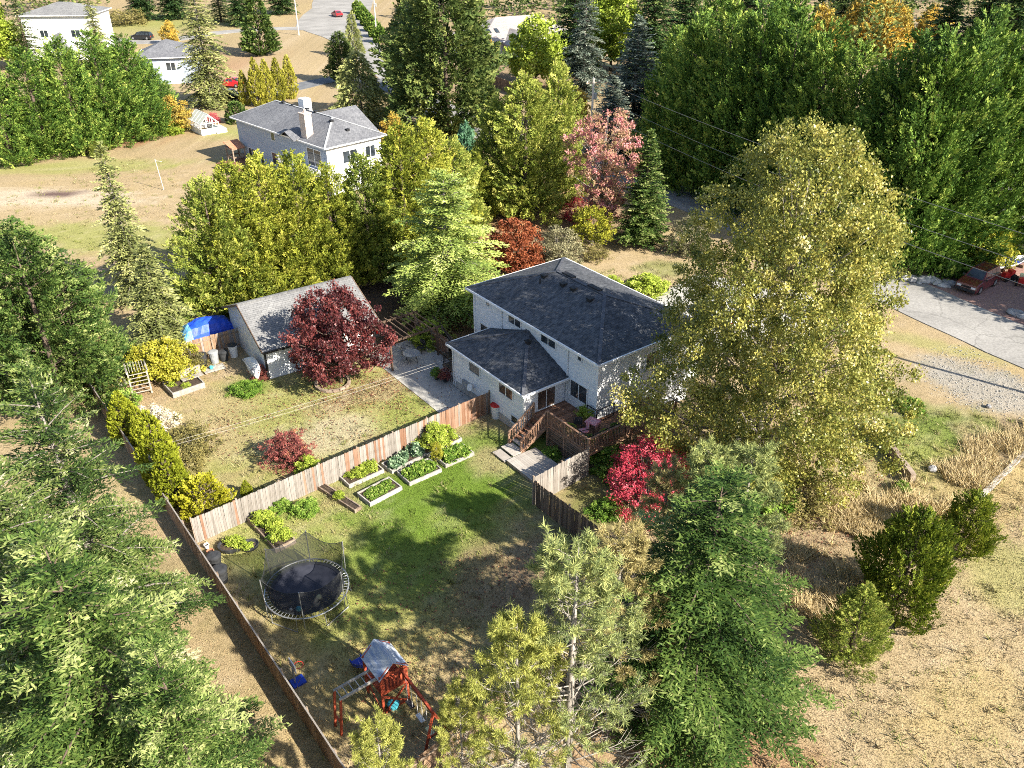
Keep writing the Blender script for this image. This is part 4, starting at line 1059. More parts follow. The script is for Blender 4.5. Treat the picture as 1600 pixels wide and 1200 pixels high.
window(nbh, (0.5, 0), (0, -1), -12.0, -11.1, 4.2, 5.2, 1); window(nbh, (0.5, 0), (0, -1), -12.4, -10.2, 1.3, 2.8, 2); window(nbh, (0.5, 0), (0, -1), -18.0, -16.2, 0.2, 2.3, 2); window(nbh, (0.5, 0), (0, -1), -15.2, -14.4, 0.6, 2.2, 1)
window(nbh, (0.5, 0), (0, -1), -4.4, -1.6, 2.9, 4.9, 2)
window(nbh, (0, 0.5), (1, 0), 2.5, 4.5, 3.3, 4.7, 2); window(nbh, (0, 0.5), (1, 0), 5.6, 7.0, 3.3, 4.7, 2)
b = MB(); b.b2((-1.3, -0.2, 2.5), (0.46, 8.0, 2.65)); b.build('balcony_floor', M['trim'], nbh)
b = MB()
for a, c in (((-1.27, 8.0), (-1.27, -0.2)), ((-1.27, -0.2), (0.4, -0.2))):
    b.bar((*a, 3.5), (*c, 3.5), 0.08, 0.08); b.bar((*a, 2.75), (*c, 2.75), 0.05, 0.06)
    k = int(math.dist(a, c) / 0.2)
    for i in range(k + 1): b.bar((a[0] + (c[0] - a[0]) * i / k, a[1] + (c[1] - a[1]) * i / k, 2.65), (a[0] + (c[0] - a[0]) * i / k, a[1] + (c[1] - a[1]) * i / k, 3.5), 0.09, 0.05)
b.build('balcony_railing', M['trim'], nbh)
b = MB()
for y in (-0.1, 3.8, 7.9): b.box((-1.2, y, 1.25), (0.16, 0.16, 2.5))
b.build('balcony_post', M['trim'], nbh)
b = MB(); b.b2((-3.4, 11.5, 0.6), (0.46, 19.5, 0.72)); b.build('rear_deck', M['deck'], nbh)

def simple_house(label, px, py, rz, w, d, h, slope, wall, roof, wins=(), gable=False):
    x, y = G(px, py)
    t = thing('house', label, 'house', (x, y, 0), rz)
    for a, c in (((0, 0), (w, 0)), ((w, 0), (w, d)), ((w, d), (0, d)), ((0, d), (0, 0))): siding(t, a, c, 0, h, M[wall], course=0.3)
    hip_roof(t, -0.5, w + 0.5, -0.5, d + 0.5, h + 0.1, slope, M[roof], 0.12)
    for p, dr, u0, u1, z0, z1, n in wins: window(t, p, dr, u0, u1, z0, z1, n)
    return t
simple_house('tall white house beyond the cypress hedge at upper left', 50, 94, R(3), 13, 11, 8.2, 0.3, 'siding_white', 'shingle_light', [((0, 0), (1, 0), 3, 4.6, 4.2, 5.6, 2), ((0, 0), (1, 0), 9, 10.8, 4.2, 5.6, 2)])
simple_house('pale blue house with dark roof beside the hedge at upper left', 222, 133, R(12), 9.5, 9, 4.4, 0.45, 'siding_blue', 'shingle_grey', [((0, 0), (1, 0), 4.6, 6.2, 2.2, 3.6, 2), ((0, 0), (1, 0), 1.0, 2.4, 2.2, 3.6, 2)])
bh = simple_house('beige house with beige shingle roof and skylights in the trees', 752, 98, R(28), 22, 13, 3.6, 0.5, 'beige_wall', 'shingle_beige', [((0, 0), (1, 0), 2, 3.8, 1.0, 2.4, 2), ((0, 0), (1, 0), 9, 11, 0.3, 2.5, 2)])
siding(bh, (5, -4), (11, -4), 0, 3.4, M['beige_wall']); siding(bh, (11, -4), (11, 0), 0, 3.4, M['beige_wall']); siding(bh, (5, 0), (5, -4), 0, 3.4, M['beige_wall'])
b = MB(); b.quadmesh([(5, -4.05, 3.4), (11, -4.05, 3.4), (8, -4.05, 5.2)], [(0, 1, 2)]); b.build('gable_wall', M['trim'], bh)
MB().slab([(4.5, -4.6, 3.35), (8, -4.6, 5.5), (8, 5, 5.5), (4.5, 5, 3.35)][::-1], 0.1).build('roof_slope', M['shingle_beige'], bh); MB().slab([(8, -4.6, 5.5), (11.5, -4.6, 3.35), (11.5, 5, 3.35), (8, 5, 5.5)][::-1], 0.1).build('roof_slope', M['shingle_beige'], bh)
for k in (2.6, 4.4):
    b = MB(); b.slab([(k, 2.0, 5.05), (k + 0.8, 2.0, 5.05), (k + 0.8, 3.2, 5.65), (k, 3.2, 5.65)], 0.12); b.build('skylight', M['glass'], bh)
simple_house('white walled house at the right edge beyond the brick driveway', 1600, 405, R(37), 12, 12, 3.6, 0.4, 'siding_white', 'shingle_light', [((0, 12), (0, -1), 3, 4.6, 1.2, 2.6, 2)])
# ------------------------------------------------------------------ fences: every board its own piece
BOARD = {}
def board_mesh(w, h, mat, var):
    k = (w, h, mat, var)
    if k not in BOARD:
        rr = random.Random(hash((w, h, var)) & 0xffff)
        x = w / 2 - 0.004; c = 0.02; t = 0.011
        d = [rr.uniform(-0.012, 0.012) for _ in range(2)]
        prof = [(-x, 0.02), (x, 0.02), (x, h - c + d[0]), (x - c, h + d[0]), (-x + c, h + d[1]), (-x, h - c + d[1])]
        b = MB(); n = len(prof)
        b.quadmesh([(a, -t, e) for a, e in prof] + [(a, t, e) for a, e in prof], [tuple(range(n)), tuple(range(n, 2 * n))[::-1]] + [(i, i + n, (i + 1) % n + n, (i + 1) % n) for i in range(n)])
        BOARD[k] = b.mesh('fence_board', M[mat])
    return BOARD[k]
def fence(label, p0, p1, h, mats, w=0.142, cap=False, rail_side=1, seed=1, rail_mat='old_wood', step=0.0, name='fence', gaps=0.0):
    rr = random.Random(seed)
    L = math.dist(p0, p1); a = math.atan2(p1[1] - p0[1], p1[0] - p0[0])
    t = thing(name, label, 'fence', (*p0, 0), a)
    n = int(L / w)
    for i in range(n):
        m = mats(i / n, rr)
        z = rr.uniform(-0.03, 0.012) + step * math.floor(i * w / 2.44)
        o = link('fence_board', board_mesh(w, h, m, rr.randrange(4)), t, (w * (i + 0.5), rr.uniform(-0.004, 0.004), z), (rr.uniform(-0.012, 0.012), rr.uniform(-0.008, 0.008), rr.uniform(-0.02, 0.02)))
    k = max(1, round(L / 2.44))
    pm = MB().box((0, 0, (h + 0.04) / 2), (0.09, 0.09, h + 0.04)).mesh('post', M[rail_mat])
    for i in range(k + 1): link('post', pm, t, (L * i / k, 0.062 * rail_side, 0))
    rm = MB().box((0, 0, 0), (L / k - 0.1, 0.04, 0.09)).mesh('rail', M[rail_mat])
    for i in range(k):
        for z in (0.3, h - 0.3): link('rail', rm, t, (L * (i + 0.5) / k, 0.036 * rail_side, z))
    if cap:
        cm = MB().box((0, 0, 0), (L / k - 0.004, 0.065, 0.03)).mesh('cap_rail', M['board_grey'])
        for i in range(k): link('cap_rail', cm, t, (L * (i + 0.5) / k, 0, h + 0.028))
    return t
grey = lambda f, r: 'board_grey'
FA, FB = G(308, 849), G(766, 645)
fence('weathered plank fence between the two back yards, greyed at left and reddish at right', FA, FB, 1.68, lambda f, r: ('board_red' if r.random() < (0.03 if f < 0.45 else 0.5 if f < 0.8 else 0.95) else 'board_grey'), rail_side=1, seed=2)
FC, FD = G(139, 613), (-5.38, 18.12)
fence('long brown plank fence with a pale cap running down the left of the yards', FC, FD, 1.5, lambda f, r: 'board_brown' if r.random() < 0.8 else 'board_red', w=0.15, cap=True, rail_side=1, seed=3)
fence('pale grey plank fence beside the timber deck facing the red maple', HL(-6.65, -2.35), HL(-2.35, -2.12), 2.0, grey, w=0.12, rail_side=1, seed=4)
fence('dark shaded plank fence running from the deck fence towards the pines', HL(-6.62, -2.5), HL(-6.3, -10.4), 1.75, lambda f, r: 'board_dark' if r.random() < 0.7 else 'board_brown', w=0.125, rail_side=1, seed=5)
fence('dark plank fence under the pines at the bottom of the yard', (-5.3, 18.2), (6.6, 29.0), 1.6, lambda f, r: 'board_dark' if r.random() < 0.6 else 'board_brown', w=0.15, rail_side=-1, seed=6)
fence('brown plank fence between the blue tarp and the row of barrels', G(290, 566), G(378, 541), 1.6, lambda f, r: 'board_brown' if r.random() < 0.5 else 'board_grey', w=0.15, rail_side=-1, seed=7)
fence('short pale plank fence behind the trellis at the left corner', G(140, 612), G(192, 596), 1.2, lambda f, r: 'board_grey', w=0.15, rail_side=1, seed=8)
fence('dark picket fence at the far edge of the patio by the house', HL(-1.1, 12.9), HL(0.3, 19.0), 1.5, lambda f, r: 'board_dark', w=0.13, seed=9)
fence('reddish board fence panel under the patio pergola', HL(-1.2, 14.6), HL(-1.2, 18.9), 1.7, lambda f, r: 'board_red', w=0.15, seed=10)
fence('dark wooden fence beyond the tall yellow cedar near the beige house', G(765, 135), G(835, 160), 2.0, lambda f, r: 'board_dark', w=0.2, seed=12)

# ------------------------------------------------------------------ raised garden beds
def bed(label, pts, h, mat, group='raised garden beds in the yard'):
    P = [Vector((*G(*p), 0)) for p in pts]
    c = sum(P, Vector()) / 4
    u = ((P[1] - P[0]) + (P[2] - P[3])).normalized(); v = Vector((-u.y, u.x, 0))
    L = ((P[1] - P[0]).length + (P[2] - P[3]).length) / 2; Wd = ((P[3] - P[0]).length + (P[2] - P[1]).length) / 2
    t = thing('raised_bed', label, 'garden bed', (c.x, c.y, 0), math.atan2(u.y, u.x), group)
    th = 0.07
    for s in (-1, 1):
        MB().box((0, s * (Wd / 2 - th / 2), h / 2), (L, th, h)).build('side_board', M[mat], t); MB().box((s * (L / 2 - th / 2), 0, h / 2 - 0.004), (th, Wd - 2 * th - 0.004, h)).build('end_board', M[mat], t)
    b = MB(); N = 10
    rr = random.Random(int(c.x * 10)); g = []
    for j in range(6):
        for i in range(N): g.append(((i / (N - 1) - 0.5) * (L - 2 * th - 0.01), (j / 5 - 0.5) * (Wd - 2 * th - 0.01), h * 0.72 + rr.uniform(-0.02, 0.03)))
    b.quadmesh(g, [(j * N + i, j * N + i + 1, (j + 1) * N + i + 1, (j + 1) * N + i) for j in range(5) for i in range(N - 1)])
    b.build('soil', M['soil'], t)
    return t, L, Wd, math.atan2(u.y, u.x), c
BEDS = [
    bed('pale board garden bed of leafy greens nearest the middle of the plank fence', [(530, 748), (586, 724), (599, 739), (546, 764)], 0.26, 'white_wood'),
    bed('pale board garden bed with dark soil and rows of small seedlings', [(559, 775), (609, 750), (628, 766), (578, 793)], 0.28, 'white_wood'),
    bed('pale board garden bed filled with low bright green plants', [(621, 740), (673, 721), (688, 737), (640, 762)], 0.26, 'white_wood'),
    bed('pale board garden bed of blue green cabbages against the plank fence', [(597, 728), (654, 701), (662, 715), (612, 742)], 0.26, 'white_wood'),
    bed('pale board garden bed under the largest yellow green bush by the fence', [(648, 702), (707, 676), (719, 690), (668, 716)], 0.26, 'white_wood'),
    bed('pale board garden bed with dark green leaves nearest the house', [(678, 716), (724, 697), (740, 712), (697, 732)], 0.26, 'white_wood'),
    bed('narrow weathered garden bed set at right angles to the others', [(503, 760), (512, 755), (559, 799), (547, 807)], 0.24, 'old_wood'),
    bed('long weathered garden bed beside the trampoline', [(389, 814), (421, 800), (460, 850), (429, 866)], 0.3, 'old_wood'),
    bed('pale plank garden box with a raised lid in the far back yard', [(252, 607), (300, 592), (326, 603), (275, 622)], 0.42, 'white_wood'),
]
# lid of the far garden box
lb = BEDS[8]
MB().box((0.75, 0.55, 0.72), (1.5, 0.05, 0.7)).build('lid', M['white_wood'], lb[0])
MB().box((0.75, 0.3, 0.46), (1.5, 0.45, 0.05)).build('shelf', M['white_wood'], lb[0])
# timber ladder lying by the fence
lad = thing('ladder', 'aluminium ladder lying on its edge along the reddish end of the plank fence', 'ladder', (*G(713, 664), 0), R(39.5))
for z in (0.06, 0.42): MB().box((1.6, -0.05, z), (3.4, 0.03, 0.07)).build('ladder_rail', M['metal'], lad)
for k in range(10): MB().box((0.1 + k * 0.33, -0.05, 0.24), (0.035, 0.03, 0.29)).build('rung', M['metal'], lad)

# kidney shaped black planter
x, y = G(371, 856)
pl = thing('planter', 'black rubber kidney shaped planter by the left plank fence', 'planter', (x, y, 0), R(20))
b = MB(); b.lathe([(0.62, 0), (0.70, 0.18), (0.72, 0.30), (0.66, 0.30), (0.62, 0.2)], (-0.25, 0.1, 0), 18, 1.0, 0.8); b.build('tub', M['black_plastic'], pl)
b = MB(); b.lathe([(0.42, 0), (0.48, 0.16), (0.50, 0.26), (0.45, 0.26), (0.42, 0.18)], (0.62, -0.2, 0), 16, 1.0, 0.85); b.build('tub', M['black_plastic'], pl)
b = MB(); b.lathe([(0.6, 0.2), (0.3, 0.24), (0.02, 0.26)], (-0.25, 0.1, 0), 14, 1, 0.8); b.lathe([(0.4, 0.17), (0.2, 0.2), (0.02, 0.21)], (0.62, -0.2, 0), 12, 1, 0.85); b.build('soil', M['soil'], pl)

# ------------------------------------------------------------------ trampoline
x, y = G(483, 938)
tr = thing('trampoline', 'round black trampoline with sagging safety net and steel frame', 'trampoline', (x, y, 0), R(8))
RT, HT = 2.0, 0.85
b = MB(); N = 40
b.tube([(RT * math.cos(2 * math.pi * k / N), RT * math.sin(2 * math.pi * k / N), HT) for k in range(N + 1)], 0.035, 6, False); b.build('frame_ring', M['metal'], tr)
b = MB(); rr = random.Random(6)
b.lathe([(0.01, HT - 0.05), (0.9, HT - 0.035), (1.68, HT - 0.01)], (0, 0, 0), N); b.f.pop(); b.build('mat', M['mat_cloth'], tr, smooth=True)
b = MB(); b.lathe([(1.60, HT + 0.022), (1.78, HT + 0.026)], (0, 0, 0), N); b.f.pop(); b.f.pop(); b.build('edge_pad', M['pad'], tr)
sm = MB().tube([(1.69, 0, HT), (1.97, 0, HT)], 0.014, 5).mesh('spring', M['metal'])
for k in range(64): link('spring', sm, tr, (0, 0, 0), (0, 0, 2 * math.pi * k / 64))
posts = [2 * math.pi * (k + 0.5) / 6 for k in range(6)]
for i, q in enumerate(posts):
    a, e = Vector((2.08 * math.cos(q), 2.08 * math.sin(q), 0.3)), Vector((2.12 * math.cos(q), 2.12 * math.sin(q), 2.62))
    b = MB(); b.tube([a, e], 0.026, 6); b.build('net_post', M['metal'], tr)
for q in (posts[0] + 0.0, posts[2], posts[3] + 0.5, posts[5] - 0.2):
    d = 0.36
    p = [Vector((RT * math.cos(q - d), RT * math.sin(q - d), HT)), Vector((RT * 1.03 * math.cos(q - d), RT * 1.03 * math.sin(q - d), 0.04)), Vector((RT * 1.03 * math.cos(q + d), RT * 1.03 * math.sin(q + d), 0.04)), Vector((RT * math.cos(q + d), RT * math.sin(q + d), HT))]
    b = MB(); b.tube(p, 0.028, 6); b.build('leg', M['metal'], tr)
# net: hangs from the posts, its top edge sagging between them
K = 72; vv, ff = [], []
for j in range(5):
    for k in range(K):
        q = 2 * math.pi * k / K
        dq = min(abs((q - p + math.pi) % (2 * math.pi) - math.pi) for p in posts) / (math.pi / 6)
        top = 2.58 - 0.36 * (1 - (1 - dq) ** 2)
        rt = 2.08 - 0.26 * (1 - (1 - dq) ** 2)
        t = j / 4
        vv.append(((1.74 + (rt - 1.74) * t ** 0.9) * math.cos(q), (1.74 + (rt - 1.74) * t ** 0.9) * math.sin(q), HT + 0.02 + (top - HT) * t))
for j in range(4):
    for k in range(K): ff.append((j * K + k, j * K + (k + 1) % K, (j + 1) * K + (k + 1) % K, (j + 1) * K + k))
link('safety_net', mesh_from('safety_net', vv, ff, [M['net']], smooth=True), tr)
b = MB()
for k in range(K):
    b.tube([vv[4 * K + k], vv[4 * K + (k + 1) % K]], 0.016, 4, False)
b.build('net_hem', M['black_plastic'], tr)
def ball(label, mat, p, r, group=None):
    b = MB(); b.lathe([(r * math.sin(math.pi * (i + 0.02) / 8.04), -r * math.cos(math.pi * (i + 0.02) / 8.04)) for i in range(9)], (0, 0, 0), 14)
    o = b.build('ball', M[mat], None, p, 0, True)
    b2 = MB(); b2.lathe([(r * 1.006, -r * 0.06), (r * 1.012, 0), (r * 1.006, r * 0.06)], (0, 0, 0), 14); b2.build('seam', M['white_plastic' if mat != 'white_plastic' else 'grey_plastic'], o)
    return tag(o, label, 'ball', group)
tx, ty = x, y
ball('pale yellow ball lying on the trampoline mat', 'yellow', (tx + 0.75, ty - 0.75, HT + 0.13), 0.13)
ball('turquoise ball at the near edge of the trampoline mat', 'cyan', (tx - 0.05, ty - 1.52, HT + 0.15), 0.14)
ball('small white ball beside the turquoise ball on the trampoline', 'white_plastic', (tx - 0.42, ty - 1.50, HT + 0.09), 0.08)
ball('small pale yellow ball on the grass behind the trampoline', 'yellow', (*G(520, 886), 0.1), 0.1)

# ------------------------------------------------------------------ wooden play set
x, y = G(607, 1088)
ps = thing('play_set', 'red stained wooden play set with canvas roof, blue slide and swings', 'play set', (x, y, 0), HA)
def pbar(name, a, c, w=0.1, h=0.1, mat='play_red', parent=None): return MB().bar(a, c, w, h).build(name, M[mat], parent or ps)
for sx in (-0.6, 0.6):
    for sy in (-0.7, 0.7): pbar('post', (sx, sy, 0), (sx, sy, 2.3))
for z in (1.25, 2.2):
    for s in (-0.7, 0.7): pbar('beam', (-0.65, s, z), (0.65, s, z), 0.05, 0.12)
    for s in (-0.6, 0.6): pbar('beam', (s, -0.65, z), (s, 0.65, z), 0.05, 0.12)
for k in range(9): MB().box((0, -0.62 + k * 0.155, 1.34), (1.16, 0.145, 0.03)).build('floor_board', M['play_red'], ps)
for k in range(7): MB().box((-0.5 + k * 0.167, -0.74, 1.72), (0.08, 0.025, 0.7)).build('rail_slat', M['play_red'], ps)
for k in range(7): MB().box((0.64, -0.55 + k * 0.18, 1.72), (0.025, 0.08, 0.7)).build('rail_slat', M['play_red'], ps)
pbar('brace', (-0.6, -0.74, 0.1), (0.6, -0.74, 1.2), 0.04, 0.09); pbar('brace', (0.6, -0.78, 0.1), (-0.6, -0.78, 1.2), 0.04, 0.09)
pbar('brace', (-0.66, -0.7, 0.1), (-0.66, 0.7, 1.2), 0.04, 0.09); pbar('ground_beam', (-0.6, -0.7, 0.1), (0.6, -0.7, 0.1), 0.06, 0.12)
for sg in (-1, 1):
    b = MB(); b.slab([(0, -0.8, 2.85), (0, 0.8, 2.85), (sg * 0.7, 0.8, 2.2), (sg * 0.7, -0.8, 2.2)], 0.03); b.build('canvas_roof', M['tent'], ps)
    for s in (-0.72, 0.72): pbar('rafter', (sg * 0.66, s, 2.2), (0, s, 2.79), 0.05, 0.08)
b = MB(); pts = [(0.75, 1.34), (1.15, 1.12), (1.7, 0.6), (2.15, 0.26), (2.5, 0.2)]
for (a0, z0), (a1, z1) in zip(pts, pts[1:]): b.slab([(-0.5, a0, z0), (-0.02, a0, z0), (-0.02, a1, z1), (-0.5, a1, z1)], 0.03); b.bar((-0.52, a0, z0 + 0.07), (-0.52, a1, z1 + 0.07), 0.04, 0.16); b.bar((0.0, a0, z0 + 0.07), (0.0, a1, z1 + 0.07), 0.04, 0.16)
b.build('slide', M['slide_blue'], ps)
# monkey bar arm
for s in (-0.5, 0.05):
    pbar('arm_beam', (-0.62, s, 2.1), (-2.35, s, 2.06), 0.08, 0.11, 'white_wood'); pbar('arm_leg', (-2.3, s, 2.05), (-2.5, s, 0.0), 0.09, 0.09)
for k in range(6): MB().tube([(-0.85 - k * 0.28, -0.45, 2.1), (-0.85 - k * 0.28, 0.0, 2.1)], 0.018, 6).build('rung', M['metal'], ps)
pbar('arm_brace', (-2.43, -0.5, 0.7), (-2.43, 0.05, 0.7), 0.06, 0.06)
# swing beam
SB, SE = Vector((0.35, -0.75, 2.15)), Vector((0.3, -3.3, 2.1))
pbar('swing_beam', SB, SE, 0.1, 0.15)
pbar('frame_leg', SE, SE + Vector((-0.95, -0.5, -2.1)), 0.09, 0.09); pbar('frame_leg', SE, SE + Vector((0.95, -0.5, -2.1)), 0.09, 0.09); pbar('frame_brace', SE + Vector((-0.43, -0.23, -0.95)), SE + Vector((0.43, -0.23, -0.95)), 0.06, 0.08)
for f, mt in ((0.22, 'black_plastic'), (0.55, 'white_plastic'), (0.85, 'yellow')):
    c = SB + (SE - SB) * f; dd = (SE - SB).normalized()
    for s in (-0.2, 0.2):
        q = c + dd * s; MB().tube([q, (q.x, q.y, 0.6)], 0.014, 5).build('swing_rope', M['rope'], ps)
    MB().box((c.x, c.y, 0.58), (0.46, 0.2, 0.05), math.atan2(dd.y, dd.x)).build('swing_seat', M[mt], ps)
b = MB(); b.lathe([(0.2, 0), (0.24, 0.22), (0.26, 0.24)], (0.1, -0.1, 0), 12); o = b.build('toy_tub', M['cyan'], None, (*G(612, 1102), 0.0)); tag(o, 'turquoise plastic toy tub under the play set platform', 'toy')
MB().lathe([(0.15, 0.18), (0.02, 0.19)], (0.1, -0.1, 0.0), 12).build('tub_water', M['white_plastic'], o)

# toy basketball hoop hung on the fence
bx, by = G(459, 1068)
hp = thing('toy_hoop', 'small white and red toy basketball hoop by the left fence', 'toy hoop', (bx + 0.1, by, 0), R(-52))
MB().box((0, 0, 1.15), (0.62, 0.04, 0.46)).build('backboard', M['white_plastic'], hp); MB().box((0, 0.025, 1.18), (0.26, 0.02, 0.2)).build('target_square', M['red_plastic'], hp)
b = MB(); b.tube([(0.2 * math.cos(k * math.pi / 8), 0.26 + 0.2 * math.sin(k * math.pi / 8), 1.0) for k in range(17)], 0.015, 5, False); b.build('rim', M['red_plastic'], hp)
MB().box((0, -0.03, 0.5), (0.07, 0.07, 1.0)).build('stand', M['metal'], hp); MB().box((0, 0.1, 0.05), (0.5, 0.6, 0.1)).build('base', M['slide_blue'], hp)

# bins and pots by the left fence near the trampoline
def bin_(label, px, py, mat, h=0.8, r=0.26, lid=None, group=None):
    x, y = G(px, py); t = thing('bin', label, 'bin', (x, y, 0), 0.4, group)
    MB().lathe([(r * 0.82, 0), (r, h * 0.92), (r * 1.06, h * 0.93), (r * 1.06, h)], (0, 0, 0), 16).build('tub', M[mat], t, smooth=False)
    MB().lathe([(r * 1.1, h + 0.002), (r * 1.1, h + 0.05), (r * 0.7, h + 0.10), (0.02, h + 0.11)], (0, 0, 0), 16).build('lid', M[lid or mat], t)
    return t
bin_('black compost bin nearer the trampoline beside the left fence', 347, 908, 'black_plastic', 0.8, 0.36)
bin_('black compost bin farther from the trampoline beside the left fence', 338, 886, 'black_plastic', 0.75, 0.34)
def pot(label, px, py, mat, r=0.17, h=0.3):
    x, y = G(px, py); t = thing('flower_pot', label, 'pot', (x, y, 0))
    MB().lathe([(r * 0.7, 0), (r, h), (r * 1.1, h), (r * 1.1, h + 0.04), (r * 0.92, h + 0.04), (r * 0.9, h - 0.05)], (0, 0, 0), 14).build('pot_body', M[mat], t); MB().lathe([(r * 0.88, h - 0.045), (0.02, h - 0.03)], (0, 0, 0), 12).build('soil', M['soil'], t)
    return t
pot('terracotta pot beside the corner of the two plank fences', 330, 868, 'terracotta'); pot('small white pot beside the corner of the two plank fences', 324, 857, 'white_plastic', 0.13, 0.25)
bin_('white barrel with a red lid against the side wing wall', 775, 652, 'white_plastic', 0.95, 0.34, 'red_plastic')
# barrels by the garage
bin_('black rain barrel at the left end of the row by the brown fence', 318, 572, 'black_plastic', 0.95, 0.36); bin_('clear grey water barrel second in the row by the brown fence', 336, 567, 'grey_plastic', 0.9, 0.34)
bin_('small black bin third in the row by the brown fence', 351, 563, 'black_plastic', 0.7, 0.34); bin_('white barrel with black lid nearest the garage wall', 366, 557, 'white_plastic', 0.95, 0.33, 'black_plastic')
t = thing('pallet', 'low pale plank pallet in front of the barrels', 'pallet', (*G(335, 578), 0), R(34))
for k in range(5): MB().box((0, -0.36 + k * 0.18, 0.13), (1.5, 0.13, 0.025)).build('slat', M['white_wood'], t)
for k in (-0.65, 0, 0.65): MB().box((k, 0, 0.06), (0.09, 0.85, 0.11)).build('skid', M['old_wood'], t)
o = MB().lathe([(0.02, 0), (0.12, 0.02), (0.14, 0.2), (0.05, 0.26)], (0, 0, 0), 10).build('watering_can', M['cyan'], None, (*G(331, 579), 0.145)); tag(o, 'turquoise watering can on the pale pallet', 'watering can')
MB().tube([(0.1, 0, 0.12), (0.3, 0, 0.28)], 0.02, 6).build('spout', M['cyan'], o)
# white dinghy leaning on the garage
dg = thing('dinghy', 'small white dinghy hull leaning upright on the garage end wall', 'boat', (*G(401, 584), 0), R(34.2) + R(90))
vv, ff = [], []; NS, NR = 13, 9
for i in range(NS):
    t = i / (NS - 1); x = (t - 0.5) * 2.7; w = 0.62 * (math.sin(math.pi * min(1, t * 0.9 + 0.12)) ** 0.6) if t < 0.98 else 0.05; dp = 0.36 * (1 - 0.35 * t)
    for j in range(NR):
        a = math.pi * j / (NR - 1); vv.append((x, -w * math.cos(a), dp * math.sin(a)))
for i in range(NS - 1):
    for j in range(NR - 1): ff.append((i * NR + j, (i + 1) * NR + j, (i + 1) * NR + j + 1, i * NR + j + 1))
ff.append(tuple(range(NR))); ff.append(tuple(range((NS - 1) * NR, NS * NR)))
for i in range(NS - 1): ff.append((i * NR, i * NR + NR - 1, (i + 1) * NR + NR - 1, (i + 1) * NR))
o = link('hull', mesh_from('hull', vv, ff, [M['white_plastic']]), dg, (0, 0.15, 0.66)); o.rotation_euler = (R(-68), 0, 0)
o = MB().box((0, 0, 0.37), (2.3, 0.05, 0.05)).build('keel', M['white_plastic'], dg, (0, 0.15, 0.66)); o.rotation_euler = (R(-68), 0, 0)
# tarp covered trailer
c = Vector((*G(333, 541), 0)); tp = thing('covered_trailer', 'trailer load covered in a creased bright blue tarp beside the garage', 'tarp', (c.x - 0.5, c.y + 0.75, 0), R(34))
rr = random.Random(9); NX, NY = 16, 10; vv, ff = [], []
for j in range(NY):
    for i in range(NX):
        u, v = i / (NX - 1) * 2 - 1, j / (NY - 1) * 2 - 1
        e = max(abs(u) ** 6, abs(v) ** 4)
        z = 1.95 - 0.35 * v * v - 1.5 * e + rr.uniform(-0.05, 0.05) + 0.08 * math.sin(5 * u + 2)
        vv.append((u * (2.1 + 0.1 * e), v * (1.15 + 0.12 * e), max(0.06, z)))
for j in range(NY - 1):
    for i in range(NX - 1): ff.append((j * NX + i, j * NX + i + 1, (j + 1) * NX + i + 1, (j + 1) * NX + i))
mi = [1 if f[0] % NX < 3 else 0 for f in ff]
link('tarp', mesh_from('tarp', vv, ff, [M['tarp'], M['tarp_pale']], mi=mi), tp)
MB().box((0, 0, 0.3), (3.9, 2.0, 0.25)).build('trailer_bed', M['old_wood'], tp)
for s in (-1, 1): o = MB().tube([(0, s * 0.85, 0.3), (0, s * 1.02, 0.3)], 0.3, 14).build('wheel', M['tyre'], tp)
# trellis arbour
ta = thing('trellis', 'weathered wooden trellis arbour beneath the yellow vine', 'trellis', (*G(222, 612), 0), R(28))
for sx in (-0.6, 0.6):
    for sy in (-0.5, 0.5): MB().box((sx, sy, 1.0), (0.09, 0.09, 2.0)).build('post', M['white_wood'], ta)
for k in range(8): MB().box((-0.62 + k * 0.177, 0, 2.03), (0.04, 1.4, 0.06)).build('top_slat', M['white_wood'], ta)
for k in range(6): MB().box((0, -0.53, 0.3 + k * 0.28), (1.2, 0.03, 0.05)).build('side_slat', M['white_wood'], ta)
for sx in (-0.66, 0.66): MB().box((sx, 0, 1.98), (0.05, 1.5, 0.1)).build('beam', M['white_wood'], ta)
o = thing('bamboo_screen', 'rolled pale wooden screen standing between the short fence and the trellis', 'screen', (*G(192, 604), 0), R(20))
for k in range(6): MB().tube([(-0.25 + k * 0.1, 0, 0), (-0.25 + k * 0.1, 0, 1.3)], 0.045, 6).build('cane', M['white_wood'], o)

# ------------------------------------------------------------------ patio
pg = thing('pergola', 'dark timber pergola with slatted roof over the patio table', 'pergola', (HB[0], HB[1], 0), HA)
for x, y in ((-5.4, 15.6), (-1.5, 15.6), (-5.4, 18.7), (-1.5, 18.7)): MB().box((x, y, 1.15), (0.12, 0.12, 2.3)).build('post', M['board_dark'], pg)
for y in (15.6, 18.7): MB().box((-3.45, y, 2.36), (4.4, 0.07, 0.16)).build('beam', M['board_dark'], pg)
for k in range(9): MB().box((-5.3 + k * 0.46, 17.15, 2.48), (0.05, 3.7, 0.08)).build('rafter', M['board_dark'], pg)
tb = thing('patio_table', 'round glass patio table on thin dark legs under the pergola', 'table', (*HL(-3.6, 15.9), 0.05), HA)
MB().lathe([(0.6, 0.70), (0.62, 0.71), (0.62, 0.735), (0.02, 0.737)], (0, 0, 0), 20).build('table_top', M['grey_plastic'], tb)
for k in range(4):
    q = k * math.pi / 2 + 0.4; MB().tube([(0.42 * math.cos(q), 0.42 * math.sin(q), 0.7), (0.5 * math.cos(q), 0.5 * math.sin(q), 0)], 0.02, 6).build('leg', M['black_metal'], tb)
